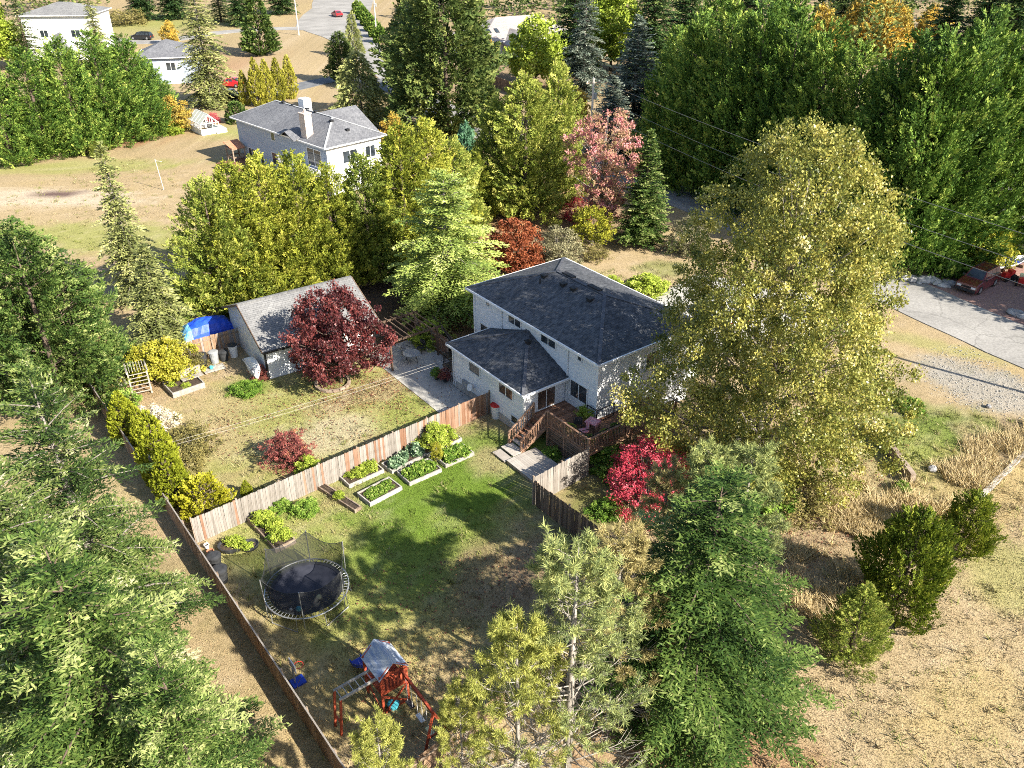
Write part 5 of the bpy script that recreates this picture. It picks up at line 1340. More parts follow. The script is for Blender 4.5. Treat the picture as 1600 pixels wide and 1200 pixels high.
def chair(label, p, rz, mat='black_metal', seat='grey_plastic', z=0.05):
    t = thing('patio_chair', label, 'chair', (*p, z), rz)
    MB().box((0, 0, 0.44), (0.46, 0.46, 0.04)).build('seat', M[seat], t)
    o = MB().box((0, 0.24, 0.72), (0.46, 0.03, 0.5)).build('backrest', M[seat], t)
    for sx in (-0.2, 0.2):
        for sy in (-0.2, 0.2): MB().box((sx, sy, 0.22), (0.03, 0.03, 0.44)).build('leg', M[mat], t)
    for sx in (-0.25, 0.25): MB().box((sx, 0, 0.64), (0.04, 0.44, 0.03)).build('armrest', M[mat], t)
chair('grey patio chair on the far side of the glass patio table', HL(-3.4, 17.1), HA + 0.3); chair('dark patio chair under the pergola nearest the red board fence', HL(-2.3, 16.7), HA - 1.2, seat='black_plastic')
def potplant_spots(): return [HL(-2.7, 12.2), HL(-3.3, 12.9)]
# deck furniture
tb = thing('deck_table', 'small deck table with a pink and white cloth', 'table', (*HL(-0.55, -0.35), DZ), HA + 0.3)
MB().box((0, 0, 0.7), (0.75, 0.75, 0.03)).build('table_top', M['pink'], tb); MB().box((0, -0.386, 0.6), (0.75, 0.012, 0.2)).build('cloth_edge', M['pink'], tb)
for sx in (-0.3, 0.3):
    for sy in (-0.3, 0.3): MB().box((sx, sy, 0.34), (0.035, 0.035, 0.68)).build('leg', M['black_metal'], tb)
chair('black chair with a pink cushion beside the small deck table', HL(-1.4, -0.5), HA - 1.9, seat='pink', z=DZ); chair('black chair between the deck table and the sliding door', HL(-1.1, 0.4), HA + 2.6, seat='black_plastic', z=DZ)
o = thing('blue_tub', 'bright blue plastic tub with white lid behind the grey platform', 'tub', (*HL(-3.0, -0.9), 0), HA)
MB().box((0, 0, 0.2), (0.8, 0.5, 0.4)).build('tub', M['slide_blue'], o); MB().box((0.3, 0.1, 0.46), (0.4, 0.36, 0.12)).build('lid', M['tarp_pale'], o)
o = thing('garden_gnome_post', 'white garden post with a dark cap at the end of the clothesline', 'post', (*G(274, 728), 0))
MB().box((0, 0, 0.45), (0.22, 0.2, 0.9)).build('pillar', M['white_plastic'], o); MB().box((0, 0, 0.94), (0.28, 0.26, 0.08)).build('cap', M['black_plastic'], o)
o = thing('flag', 'furled red and white flag on a pole among the clipped cedars', 'flag', (*G(243, 752), 0))
MB().tube([(0, 0, 0), (0, 0, 2.5)], 0.02, 6).build('flag_pole', M['metal'], o); MB().lathe([(0.03, 1.5), (0.11, 1.7), (0.09, 2.1), (0.02, 2.3)], (0.06, 0, 0), 8, 1, 0.5).build('flag_cloth', M['white_plastic'], o); MB().lathe([(0.02, 2.18), (0.095, 2.25), (0.02, 2.45)], (0.06, 0, 0), 8, 1, 0.55).build('flag_stripe', M['red_plastic'], o)

# ------------------------------------------------------------------ vehicles
def car(label, p, rz, paint_, L=4.6, Wd=1.85, H=1.65, kind='suv', name='car', z=0.0):
    t = thing(name, label, 'car', (*p, z), rz)
    wr = 0.36 if kind != 'car' else 0.32
    hood = 0.62 * H; gz = 0.24
    fr, re = L / 2, -L / 2
    if kind == 'pickup': cab = [(fr - 1.25, hood), (fr - 1.85, H), (fr - 3.2, H), (fr - 3.45, hood)]
    elif kind == 'suv': cab = [(fr - 1.15, hood), (fr - 1.85, H), (re + 0.35, H - 0.03), (re + 0.1, hood)]
    else: cab = [(fr - 1.2, hood), (fr - 2.0, H), (re + 1.2, H - 0.04), (re + 0.45, hood)]
    # lower body: loops across the width, rounded at nose, tail and sills
    prof = [(re + 0.08, gz), (re, gz + 0.25), (re + 0.03, hood - 0.12), (re + 0.12, hood), (cab[0][0], hood), (fr - 0.45, hood - 0.07), (fr - 0.08, hood - 0.2), (fr, gz + 0.28), (fr - 0.08, gz)]
    b = MB(); ys = [(-Wd / 2, 0.94), (-Wd / 2 + 0.07, 1.0), (Wd / 2 - 0.07, 1.0), (Wd / 2, 0.94)]
    n = len(prof); cz = (gz + hood) / 2
    for yy, k in ys: b.v += [(px_ * (0.985 if k < 1 else 1), yy, cz + (pz - cz) * k) for px_, pz in prof]
    for i in range(3):
        for j in range(n): b.f.append((i * n + j, i * n + (j + 1) % n, (i + 1) * n + (j + 1) % n, (i + 1) * n + j))
    b.f.append(tuple(range(n))[::-1]); b.f.append(tuple(range(3 * n, 4 * n)))
    b.build('body', M[paint_], t)
    # cabin
    b = MB(); wl, wt = Wd / 2 - 0.06, Wd / 2 - 0.24
    q = [(cab[0][0], -wl, cab[0][1] - 0.01), (cab[1][0], -wt, cab[1][1]), (cab[2][0], -wt, cab[2][1]), (cab[3][0], -wl, cab[3][1] - 0.01)]
    q2 = [(a, -y_, z_) for a, y_, z_ in q]
    b.quadmesh(q + q2, [(0, 1, 2, 3), (7, 6, 5, 4), (1, 5, 6, 2), (0, 4, 5, 1), (3, 2, 6, 7)]); b.build('cabin', M[paint_], t)
    # glass panels, a little proud of the cabin
    def panel(a, b_, c, d, s0, s1, t0, t1, nm):
        A, B_, C_, D_ = map(Vector, (a, b_, c, d))
        f = lambda s, u: (A * (1 - s) + B_ * s) * (1 - u) + (D_ * (1 - s) + C_ * s) * u
        P = [f(s0, t0), f(s1, t0), f(s1, t1), f(s0, t1)]
        nn = (P[1] - P[0]).cross(P[3] - P[0]).normalized()
        cen = sum(P, Vector()) / 4
        if nn.dot(cen - Vector((sum(v[0] for v in q) / 4, 0, (H + hood) / 2))) < 0: nn = -nn
        g = MB(); o_ = nn * 0.012
        g.quadmesh([v + o_ for v in P] + [v - o_ * 0.5 for v in P], [(0, 1, 2, 3), (0, 4, 5, 1), (1, 5, 6, 2), (2, 6, 7, 3), (3, 7, 4, 0)]); g.build(nm, M['glass'], t)
    panel(q[0], q2[0], q2[1], q[1], 0.07, 0.93, 0.1, 0.92, 'windscreen'); panel(q[3], q2[3], q2[2], q[2], 0.08, 0.92, 0.15, 0.9, 'rear_window')
    for qq in (q, q2):
        panel(qq[0], qq[3], qq[2], qq[1], 0.1, 0.36, 0.15, 0.9, 'side_window'); panel(qq[0], qq[3], qq[2], qq[1], 0.4, 0.66, 0.15, 0.9, 'side_window')
        if kind == 'suv': panel(qq[0], qq[3], qq[2], qq[1], 0.7, 0.92, 0.15, 0.9, 'side_window')
    for sx in (fr - 0.85, re + 0.85):
        for s in (-1, 1):
            w = MB().tube([(sx, s * (Wd / 2 - 0.2), wr), (sx, s * (Wd / 2 + 0.02), wr)], wr, 18).build('wheel', M['tyre'], t)
            MB().tube([(sx, s * (Wd / 2 + 0.0), wr), (sx, s * (Wd / 2 + 0.03), wr)], wr * 0.62, 14).build('rim', M['rim'], w)
    for s in (-1, 1):
        MB().box((fr - 0.06, s * (Wd / 2 - 0.3), gz + 0.42), (0.14, 0.36, 0.16)).build('headlight', M['lamp_clear'], t); MB().box((re + 0.02, s * (Wd / 2 - 0.18), gz + 0.5), (0.1, 0.2, 0.28)).build('tail_light', M['lamp_red'], t)
        MB().box((cab[0][0] - 0.15, s * (Wd / 2 + 0.06), hood + 0.1), (0.1, 0.2, 0.14)).build('wing_mirror', M['black_plastic'], t)
    MB().box((fr - 0.02, 0, gz + 0.16), (0.16, Wd * 0.92, 0.22)).build('front_bumper', M['black_plastic'], t); MB().box((re + 0.02, 0, gz + 0.16), (0.16, Wd * 0.92, 0.22)).build('rear_bumper', M['black_plastic'], t)
    MB().box((fr - 0.01, 0, gz + 0.42), (0.1, Wd * 0.42, 0.14)).build('grille', M['black_metal'], t)
    if kind == 'suv':
        for s in (-0.55, 0.55): MB().box(((cab[1][0] + cab[2][0]) / 2, s, H + 0.05), (1.7, 0.04, 0.04)).build('roof_rail', M['black_metal'], t)
        for s in (-0.5, 0.5): MB().box(((cab[1][0] + cab[2][0]) / 2 + s, 0, H + 0.08), (0.05, 1.2, 0.03)).build('roof_bar', M['black_metal'], t)
    if kind == 'pickup':
        MB().box((re + 1.0, 0, hood - 0.0), (1.75, Wd - 0.4, 0.02)).build('load_bed', M['black_plastic'], t)
    return t
x0, y0 = G(1524, 456)
car('maroon four wheel drive car on the red brick driveway', (x0 + 0.5, y0 + 0.9), math.atan2(-0.62, -0.78), 'paint_maroon', 4.4, 1.8, 1.75, 'suv', z=0.05)
car('black estate car parked in front of the tall white house', G(222, 62), R(176), 'paint_black', 4.9, 1.85, 1.6, 'suv', z=0.07)
car('bright red car parked beside the clipped cedar row', G(361, 136), R(172), 'paint_red', 4.4, 1.8, 1.5, 'car', z=0.07)
car('black pickup parked in front of the red car', G(360, 157), R(168), 'paint_black', 5.2, 1.95, 1.75, 'pickup', z=0.02)
car('red car driving on the road at the top of the picture', G(527, 26), R(120), 'paint_red', 4.4, 1.8, 1.5, 'car', z=0.07)
car('black car in the shade beside the garage', HL(-5.0, 22.5), HA + R(100), 'paint_black', 4.5, 1.8, 1.5, 'car', z=0.04)
car('white car parked behind the big cottonwood on the house driveway', G(1130, 500), HA + R(70), 'paint_white', 4.6, 1.8, 1.6, 'suv', z=0.05)
# white boat and red toys on the brick driveway
bt = thing('rowing_boat', 'white rowing boat on the brick driveway behind the maroon car', 'boat', (*G(1575, 420), 0.3), R(25))
vv, ff = [], []; NS, NR = 13, 9
for i in range(NS):
    t = i / (NS - 1); x = (t - 0.5) * 4.2; w = 0.8 * math.sin(math.pi * min(1, t * 0.82 + 0.2)) ** 0.6 if t < 0.97 else 0.05
    for j in range(NR):
        a = math.pi * j / (NR - 1); vv.append((x, -w * math.cos(a), 0.5 - 0.48 * math.sin(a) + 0.15 * t * t))
for i in range(NS - 1):
    for j in range(NR - 1): ff.append((i * NR + j, (i + 1) * NR + j, (i + 1) * NR + j + 1, i * NR + j + 1))
ff.append(tuple(range(NR)))
link('hull', mesh_from('hull', vv, ff, [M['white_plastic']]), bt)
for k in (-0.8, 0.5): MB().box((k, 0, 0.42), (0.3, 1.35, 0.04)).build('thwart', M['slide_blue'], bt)
for k in (-1.2, 1.2): MB().box((k, 0, -0.13), (0.15, 1.2, 0.32)).build('cradle', M['old_wood'], bt)
for i, (px, py, lb, mt) in enumerate(((1572, 438, 'red ride-on toy tractor on the brick driveway', 'red_plastic'), (1594, 446, 'red and yellow toy cart on the brick driveway by the right edge', 'red_plastic'))):
    t = thing('toy_tractor' if i == 0 else 'toy_cart', lb, 'toy', (*G(px, py), 0.05), R(200 + 40 * i))
    MB().box((0, 0, 0.42), (1.1, 0.5, 0.3)).build('body', M[mt], t); MB().box((-0.35, 0, 0.72), (0.4, 0.5, 0.35)).build('seat', M['yellow' if i else 'red_plastic'], t); MB().box((0.3, 0, 0.66), (0.45, 0.4, 0.2)).build('hood', M[mt], t)
    for sx, rr_ in ((-0.4, 0.3), (0.42, 0.2)):
        for s in (-1, 1): MB().tube([(sx, s * 0.28, rr_), (sx, s * 0.42, rr_)], rr_, 14).build('wheel', M['tyre'], t)

# ------------------------------------------------------------------ poles and wires
def pole(label, p, h, arm=True, r=0.15, mat='pole', rz=0.0, lean=0.0):
    t = thing('utility_pole', label, 'pole', (*p, 0), rz)
    MB().tube([(0, 0, -0.2), (0, 0, h)], [r, r * 0.7], 9).build('shaft', M[mat], t)
    if arm:
        MB().box((0, 0, h - 0.5), (2.0, 0.1, 0.12)).build('crossarm', M['old_wood'], t)
        for s in (-0.85, 0, 0.85): MB().lathe([(0.03, 0), (0.06, 0.06), (0.04, 0.14)], (s, 0, h - 0.44 if s else h), 8).build('insulator', M['white_plastic'], t)
        MB().lathe([(0.2, 0), (0.22, 0.1), (0.22, 0.6), (0.12, 0.7)], (0.32, 0.0, h - 2.4), 10).build('transformer', M['grey_plastic'], t)
    return t
PA, PB = G(921, 258), G(1668, 632)
pang = math.atan2(PB[1] - PA[1], PB[0] - PA[0])
pole('tall pale utility pole standing behind the pink maple', PA, 10.4, True, 0.17, rz=pang + math.pi / 2)
pole('utility pole beside the gravel pad at the right', PB, 10.0, True, 0.17, rz=pang + math.pi / 2)
PC = G(467, 55); pole('pale utility pole on the dry verge by the curving road', PC, 9.0, False, 0.17)
PD = G(589, 64); pole('utility pole with transformer beside the clipped green hedge', PD, 9.5, True, 0.18)
PE = G(343, 160); pole('thin pale post between the spindly fir and the red car', PE, 5.0, False, 0.09)
def cable(label, a, b_, sag, r=0.02, mat='wire', group='overhead wires along the road', name='overhead_wire', n=26):
    pts = []
    for i in range(n + 1):
        t = i / n; pts.append((a[0] + (b_[0] - a[0]) * t, a[1] + (b_[1] - a[1]) * t, a[2] + (b_[2] - a[2]) * t - sag * 4 * t * (1 - t)))
    o = MB().tube(pts, r, 4).build(name, M[mat]); return tag(o, label, 'wire', group)
off = Vector((math.cos(pang + math.pi / 2), math.sin(pang + math.pi / 2), 0)) * 0.85
cable('topmost overhead wire running from the pole behind the pink maple', (PA[0], PA[1], 10.5), (PB[0], PB[1], 10.1), 0.7)
cable('middle overhead wire along the dark cypress row', (PA[0] + off.x, PA[1] + off.y, 8.2), (PB[0] + off.x, PB[1] + off.y, 8.0), 0.9)
cable('lowest overhead wire above the road', (PA[0], PA[1], 6.9), (PB[0], PB[1], 6.9), 1.0, 0.024)
cable('far overhead wire between the two poles by the curving road', (PC[0], PC[1], 8.9), (PD[0], PD[1], 8.9), 0.8)
hx, hy = HL(-3.0, 11.3); gx0, gy0 = G(278, 728)
cable('upper clothesline strand crossing the back yard to the house', (gx0, gy0, 1.75), (hx, hy, 2.25), 0.12, 0.0075, 'cable_pale', 'clothesline strands', 'clothesline'); cable('lower clothesline strand crossing the back yard to the house', (gx0 + 0.1, gy0 - 0.1, 1.6), (hx, hy, 2.05), 0.18, 0.0075, 'cable_pale', 'clothesline strands', 'clothesline')
t = thing('sapling_stake', 'thin pale stake standing in the dry field at left', 'stake', (*G(256, 297), 0)); MB().tube([(0, 0, 0), (-0.25, 0, 3.6)], 0.045, 6).build('stake_shaft', M['pole'], t); MB().bar((-0.24, 0, 3.4), (0.5, 0, 3.3), 0.04, 0.04).build('arm', M['pole'], t)

# ------------------------------------------------------------------ greenhouse and sheds
gh = thing('greenhouse', 'small white framed greenhouse beside the blue grey house', 'greenhouse', (*G(316, 212), 0), R(40))
gw, gd, gz1, gz2 = 2.6, 4.2, 1.5, 2.7
for x in (0, gw):
    for k in range(5): MB().box((x, k * gd / 4, gz1 / 2), (0.07, 0.07, gz1)).build('stud', M['trim'], gh)
for y in (0, gd):
    for x in (gw * 0.33, gw * 0.66): MB().box((x, y, 1.05), (0.07, 0.07, 2.1)).build('stud', M['trim'], gh)
for k in range(5): MB().bar((0, k * gd / 4, gz1), (gw / 2, k * gd / 4, gz2), 0.07, 0.07).build('rafter', M['trim'], gh); MB().bar((gw, k * gd / 4, gz1), (gw / 2, k * gd / 4, gz2), 0.07, 0.07).build('rafter', M['trim'], gh)
for x in (0, gw): MB().box((x, gd / 2, gz1), (0.08, gd, 0.08)).build('plate', M['trim'], gh); MB().box((x, gd / 2, 0.4), (0.08, gd, 0.8)).build('base_panel', M['trim'], gh)
for y in (0, gd): MB().box((gw / 2, y, 0.4), (gw, 0.06, 0.8)).build('base_panel', M['trim'], gh); MB().box((gw / 2, y, gz1), (gw, 0.06, 0.07)).build('tie_bar', M['trim'], gh)
MB().box((gw / 2, gd / 2, gz2), (0.08, gd, 0.08)).build('ridge', M['trim'], gh)
for k in range(4):
    y0, y1 = k * gd / 4 + 0.05, (k + 1) * gd / 4 - 0.05
    for s in (0, gw): MB().slab([(s, y0, gz1 + 0.03), (s, y1, gz1 + 0.03), (gw / 2, y1, gz2 + 0.03), (gw / 2, y0, gz2 + 0.03)], 0.01).build('pane', M['greenglass'], gh)
o = thing('cold_frame', 'low white cold frame next to the greenhouse', 'cold frame', (*G(342, 205), 0), R(40)); MB().box((0, 0, 0.25), (1.5, 2.4, 0.5)).build('box', M['trim'], o); MB().slab([(-0.8, -1.25, 0.53), (0.8, -1.25, 0.53), (0.8, 1.25, 0.6), (-0.8, 1.25, 0.6)], 0.03).build('lid', M['greenglass'], o)
for lbl, px, py, w, d_, h in (('red painted shed half hidden under the cypress hedge', 136, 222, 3.6, 2.6, 2.6), ('low red hutch under the left end of the cypress hedge', 36, 240, 3.4, 1.8, 1.6)):
    o = thing('shed', lbl, 'shed', (*G(px, py), 0), R(12)); MB().box((0, 0, h / 2), (w, d_, h)).build('wall', M['shed_red'], o); MB().slab([(-w / 2 - 0.2, -d_ / 2 - 0.2, h + 0.05), (w / 2 + 0.2, -d_ / 2 - 0.2, h + 0.05), (w / 2 + 0.2, d_ / 2 + 0.2, h + 0.45), (-w / 2 - 0.2, d_ / 2 + 0.2, h + 0.45)], 0.08).build('roof', M['shingle_grey'], o); MB().box((0, -d_ / 2 - 0.02, h * 0.45), (0.9, 0.05, h * 0.85)).build('door', M['board_dark'], o)
# play frame beside the blue grey house
o = thing('climbing_frame', 'brown timber climbing frame behind the blue grey house', 'climbing frame', (*G(372, 258), 0), R(45))
for sx in (-0.8, 0.8):
    for sy in (-0.8, 0.8): MB().box((sx, sy, 1.2), (0.14, 0.14, 2.4)).build('post', M['old_wood'], o)
for z in (1.2, 2.2):
    for s in (-0.8, 0.8): MB().box((0, s, z), (1.8, 0.08, 0.16)).build('rail', M['old_wood'], o); MB().box((s, 0, z), (0.08, 1.5, 0.16)).build('rail', M['old_wood'], o)
MB().slab([(-0.9, -0.9, 2.3), (0.9, -0.9, 2.3), (1, 1, 2.9), (-1, 1, 2.9)], 0.05).build('canvas_roof', M['terracotta'], o)

ORD = ['leftmost', 'second', 'third', 'fourth', 'fifth', 'sixth', 'seventh', 'eighth', 'ninth', 'tenth', 'eleventh', 'twelfth', 'thirteenth', 'fourteenth', 'fifteenth', 'sixteenth']
# ------------------------------------------------------------------ timbers and rocks
def timber(label, p0, p1, w, h, mat, k=1, name='timber_edging'):
    L = math.dist(p0, p1); t = thing(name, label, 'timber', (*p0, 0), math.atan2(p1[1] - p0[1], p1[0] - p0[0]))
    rr = random.Random(5)
    n = max(1, round(L / 2.4))
    for j in range(k):
        for i in range(n): MB().box((0, 0, 0), (L / n - 0.03, w, h - 0.01)).build('timber', M[mat], t, (L * (i + 0.5) / n, rr.uniform(-0.02, 0.02), h * (j + 0.5)), rr.uniform(-0.012, 0.012))
    return t
timber('dark timber retaining edge on the grass slope below the cottonwood', G(1358, 668), G(1424, 758), 0.3, 0.26, 'old_wood', 3)
timber('bleached white timber edging beside the tall dry grass at right', G(1518, 792), G(1640, 672), 0.28, 0.22, 'white_wood', 1)
rr = random.Random(12)
def rock_mesh(seed):
    r_ = random.Random(seed); b = MB(); N = 9
    prof = [(0.05, -0.3), (0.4, -0.22), (0.52, 0.0), (0.42, 0.24), (0.16, 0.36)]
    b.lathe(prof, (0, 0, 0), N)
    b.v = [(x * r_.uniform(0.8, 1.25), y * r_.uniform(0.8, 1.25), z * r_.uniform(0.8, 1.2)) for x, y, z in b.v]
    return b.mesh('rock', M['rock'])
rmesh = [rock_mesh(s) for s in range(4)]
for i in range(16):
    px = 1412 + i * 4.6; py = 437 + i * 0.75 + rr.uniform(-3, 3); s = rr.uniform(0.45, 1.0)
    o = link('rock', rmesh[i % 4], None, (*G(px, py), 0.2 * s), (0, 0, rr.uniform(0, 6)), (s * 1.3, s, s))
    tag(o, ORD[i] + (' boulder' if i == 0 else ' boulder from the left') + ' in the grey row edging the road by the brick driveway', 'rock', 'boulders edging the brick driveway')
for i in range(8):
    s = rr.uniform(0.5, 0.9)
    o = link('rock', rmesh[(i + 1) % 4], None, (*G(1582 + i * 5, 490 + i * 1.5 + rr.uniform(-5, 5)), 0.2 * s), (0, 0, rr.uniform(0, 6)), (s * 1.2, s, s)); tag(o, ORD[i] + (' boulder' if i == 0 else ' boulder from the left') + ' in the grey pile at the right edge beside the road', 'rock', 'boulders at the right edge')
o = link('rock', rmesh[2], None, (*G(1456, 736), 0.18), (0, 0, 1), (0.55, 0.5, 0.5)); tag(o, 'single pale rock on the grass slope below the gravel', 'rock')
o = link('rock', rmesh[1], None, (*G(1544, 637), 0.12), (0, 0, 1), (0.4, 0.35, 0.35)); tag(o, 'small pale stone at the lower edge of the gravel pad', 'rock')
# planter ring at the purple maple's foot
o = thing('tree_ring', 'low brown edging ring around the foot of the purple maple', 'edging', (*G(520, 600), 0))
for k in range(16):
    q = 2 * math.pi * k / 16; MB().box((1.15 * math.cos(q), 1.15 * math.sin(q), 0.1), (0.2, 0.42, 0.2), q).build('edging_stone', M['old_wood'], o)
# ------------------------------------------------------------------ foliage colours: dark to light tones of each kind
L_ = {}
L_['fir'] = mat_leaf('fir_needles', [(0.0, (0.010, 0.024, 0.007)), (0.4, (0.036, 0.070, 0.015)), (0.72, (0.100, 0.148, 0.032)), (1.0, (0.30, 0.33, 0.12))], 0.15, gain=1.3)
L_['fir_pale'] = mat_leaf('pale_fir_needles', [(0.0, (0.016, 0.034, 0.010)), (0.4, (0.055, 0.092, 0.022)), (0.72, (0.15, 0.185, 0.05)), (1.0, (0.48, 0.46, 0.27))], 0.15, gain=1.3)
L_['cypress'] = mat_leaf('cypress_spray', [(0.0, (0.014, 0.034, 0.008)), (0.4, (0.044, 0.092, 0.016)), (0.72, (0.125, 0.195, 0.032)), (1.0, (0.32, 0.37, 0.08))], 0.15, gain=1.4)
L_['cedar'] = mat_leaf('yellow_cedar_spray', [(0.0, (0.060, 0.088, 0.014)), (0.4, (0.165, 0.20, 0.028)), (0.72, (0.32, 0.335, 0.045)), (1.0, (0.50, 0.47, 0.10))], gain=1.2)
L_['cedar2'] = mat_leaf('green_cedar_spray', [(0.0, (0.045, 0.075, 0.016)), (0.4, (0.125, 0.17, 0.030)), (0.72, (0.26, 0.295, 0.055)), (1.0, (0.46, 0.45, 0.12))], gain=1.25)
L_['deodar'] = mat_leaf('pale_green_needles', [(0.0, (0.075, 0.12, 0.03)), (0.4, (0.19, 0.25, 0.06)), (0.72, (0.34, 0.40, 0.10)), (1.0, (0.52, 0.54, 0.20))])
L_['dark'] = mat_leaf('dark_fir_needles', [(0.0, (0.012, 0.028, 0.012)), (0.4, (0.030, 0.062, 0.022)), (0.72, (0.065, 0.115, 0.034)), (1.0, (0.16, 0.20, 0.06))])
L_['blue'] = mat_leaf('blue_spruce_needles', [(0.0, (0.035, 0.05, 0.04)), (0.4, (0.09, 0.12, 0.095)), (0.72, (0.18, 0.215, 0.165)), (1.0, (0.36, 0.38, 0.30))], gain=1.2)
L_['teal'] = mat_leaf('teal_juniper', [(0.0, (0.025, 0.07, 0.04)), (0.5, (0.07, 0.16, 0.09)), (1.0, (0.17, 0.30, 0.18))])
L_['olive'] = mat_leaf('olive_cedar', [(0.0, (0.07, 0.085, 0.03)), (0.45, (0.17, 0.19, 0.065)), (0.75, (0.30, 0.31, 0.11)), (1.0, (0.46, 0.44, 0.2))])
L_['pine'] = mat_leaf('pine_needles', [(0.0, (0.07, 0.095, 0.04)), (0.4, (0.17, 0.21, 0.085)), (0.72, (0.32, 0.35, 0.12)), (1.0, (0.52, 0.50, 0.20))], gain=1.25)
L_['pine_gold'] = mat_leaf('golden_pine_needles', [(0.0, (0.09, 0.11, 0.03)), (0.4, (0.23, 0.25, 0.06)), (0.72, (0.40, 0.40, 0.10)), (1.0, (0.58, 0.52, 0.17))], gain=1.25)
L_['pine_brown'] = mat_leaf('browning_pine_needles', [(0.0, (0.09, 0.085, 0.035)), (0.4, (0.21, 0.19, 0.08)), (0.72, (0.34, 0.29, 0.12)), (1.0, (0.46, 0.38, 0.18))], gain=1.2)
L_['cotton'] = mat_leaf('cottonwood_leaves', [(0.0, (0.035, 0.052, 0.013)), (0.32, (0.12, 0.142, 0.030)), (0.6, (0.28, 0.275, 0.062)), (0.85, (0.46, 0.40, 0.10)), (1.0, (0.62, 0.58, 0.34))], 0.3, 0.4, 0.35, 1.2)
L_['purple'] = mat_leaf('purple_maple_leaves', [(0.0, (0.030, 0.012, 0.014)), (0.4, (0.095, 0.026, 0.028)), (0.72, (0.21, 0.052, 0.046)), (1.0, (0.38, 0.17, 0.14))], 0.3, 0.45, 0.4, 1.2)
L_['barberry'] = mat_leaf('barberry_leaves', [(0.0, (0.05, 0.018, 0.016)), (0.4, (0.15, 0.045, 0.042)), (0.75, (0.28, 0.09, 0.075)), (1.0, (0.40, 0.20, 0.09))])
L_['red'] = mat_leaf('scarlet_leaves', [(0.0, (0.22, 0.022, 0.035)), (0.4, (0.50, 0.05, 0.085)), (0.75, (0.70, 0.14, 0.18)), (1.0, (0.80, 0.42, 0.42))], gain=1.1)
L_['pink'] = mat_leaf('pink_red_leaves', [(0.0, (0.18, 0.15, 0.06)), (0.35, (0.38, 0.24, 0.15)), (0.6, (0.56, 0.21, 0.23)), (1.0, (0.70, 0.42, 0.42))], gain=1.2)
L_['orange'] = mat_leaf('rust_orange_leaves', [(0.0, (0.09, 0.028, 0.016)), (0.45, (0.25, 0.075, 0.035)), (0.8, (0.40, 0.14, 0.06)), (1.0, (0.52, 0.28, 0.14))], gain=1.1)
L_['bushy'] = mat_leaf('dark_bough_needles', [(0.0, (0.018, 0.030, 0.010)), (0.4, (0.045, 0.072, 0.020)), (0.72, (0.095, 0.13, 0.034)), (1.0, (0.21, 0.23, 0.07))])
L_['greybush'] = mat_leaf('grey_olive_leaves', [(0.0, (0.08, 0.075, 0.04)), (0.5, (0.19, 0.18, 0.10)), (1.0, (0.36, 0.33, 0.20))])
L_['yellow'] = mat_leaf('yellow_leaves', [(0.0, (0.15, 0.17, 0.02)), (0.45, (0.34, 0.34, 0.04)), (0.8, (0.52, 0.46, 0.06)), (1.0, (0.62, 0.56, 0.18))], 0.3, gain=1.05)
L_['gold'] = mat_leaf('golden_shrub', [(0.0, (0.13, 0.14, 0.012)), (0.45, (0.30, 0.30, 0.022)), (0.8, (0.45, 0.42, 0.035)), (1.0, (0.56, 0.52, 0.10))], gain=1.05)
L_['arbor'] = mat_leaf('clipped_cedar', [(0.0, (0.075, 0.10, 0.010)), (0.4, (0.20, 0.235, 0.018)), (0.75, (0.34, 0.365, 0.032)), (1.0, (0.46, 0.46, 0.07))], gain=1.0)
L_['arbor2'] = mat_leaf('clipped_cedar_olive', [(0.0, (0.075, 0.085, 0.014)), (0.4, (0.18, 0.18, 0.024)), (0.75, (0.30, 0.28, 0.04)), (1.0, (0.42, 0.38, 0.08))])
L_['green'] = mat_leaf('green_leaves', [(0.0, (0.035, 0.075, 0.012)), (0.45, (0.10, 0.18, 0.025)), (0.8, (0.21, 0.30, 0.05)), (1.0, (0.36, 0.42, 0.12))])
L_['lime'] = mat_leaf('lime_leaves', [(0.0, (0.08, 0.12, 0.015)), (0.45, (0.22, 0.28, 0.035)), (0.8, (0.36, 0.42, 0.07)), (1.0, (0.50, 0.52, 0.16))])
L_['cabbage'] = mat_leaf('cabbage_leaves', [(0.0, (0.06, 0.11, 0.06)), (0.5, (0.16, 0.24, 0.13)), (1.0, (0.36, 0.44, 0.30))])
L_['hydrangea'] = mat_leaf('faded_flower_heads', [(0.0, (0.24, 0.22, 0.12)), (0.5, (0.48, 0.42, 0.32)), (1.0, (0.66, 0.58, 0.50))])
L_['dry'] = mat_leaf('dry_olive_leaves', [(0.0, (0.09, 0.085, 0.03)), (0.4, (0.19, 0.17, 0.06)), (0.75, (0.31, 0.26, 0.09)), (1.0, (0.44, 0.38, 0.18))], gain=1.1)
L_['bush'] = mat_leaf('glossy_bush_leaves', [(0.0, (0.03, 0.05, 0.008)), (0.45, (0.095, 0.135, 0.016)), (0.8, (0.21, 0.25, 0.028)), (1.0, (0.36, 0.36, 0.06))], gain=1.15)
L_['autumn'] = mat_leaf('autumn_mixed_leaves', [(0.0, (0.12, 0.11, 0.03)), (0.4, (0.28, 0.22, 0.05)), (0.75, (0.50, 0.32, 0.05)), (1.0, (0.62, 0.42, 0.10))])

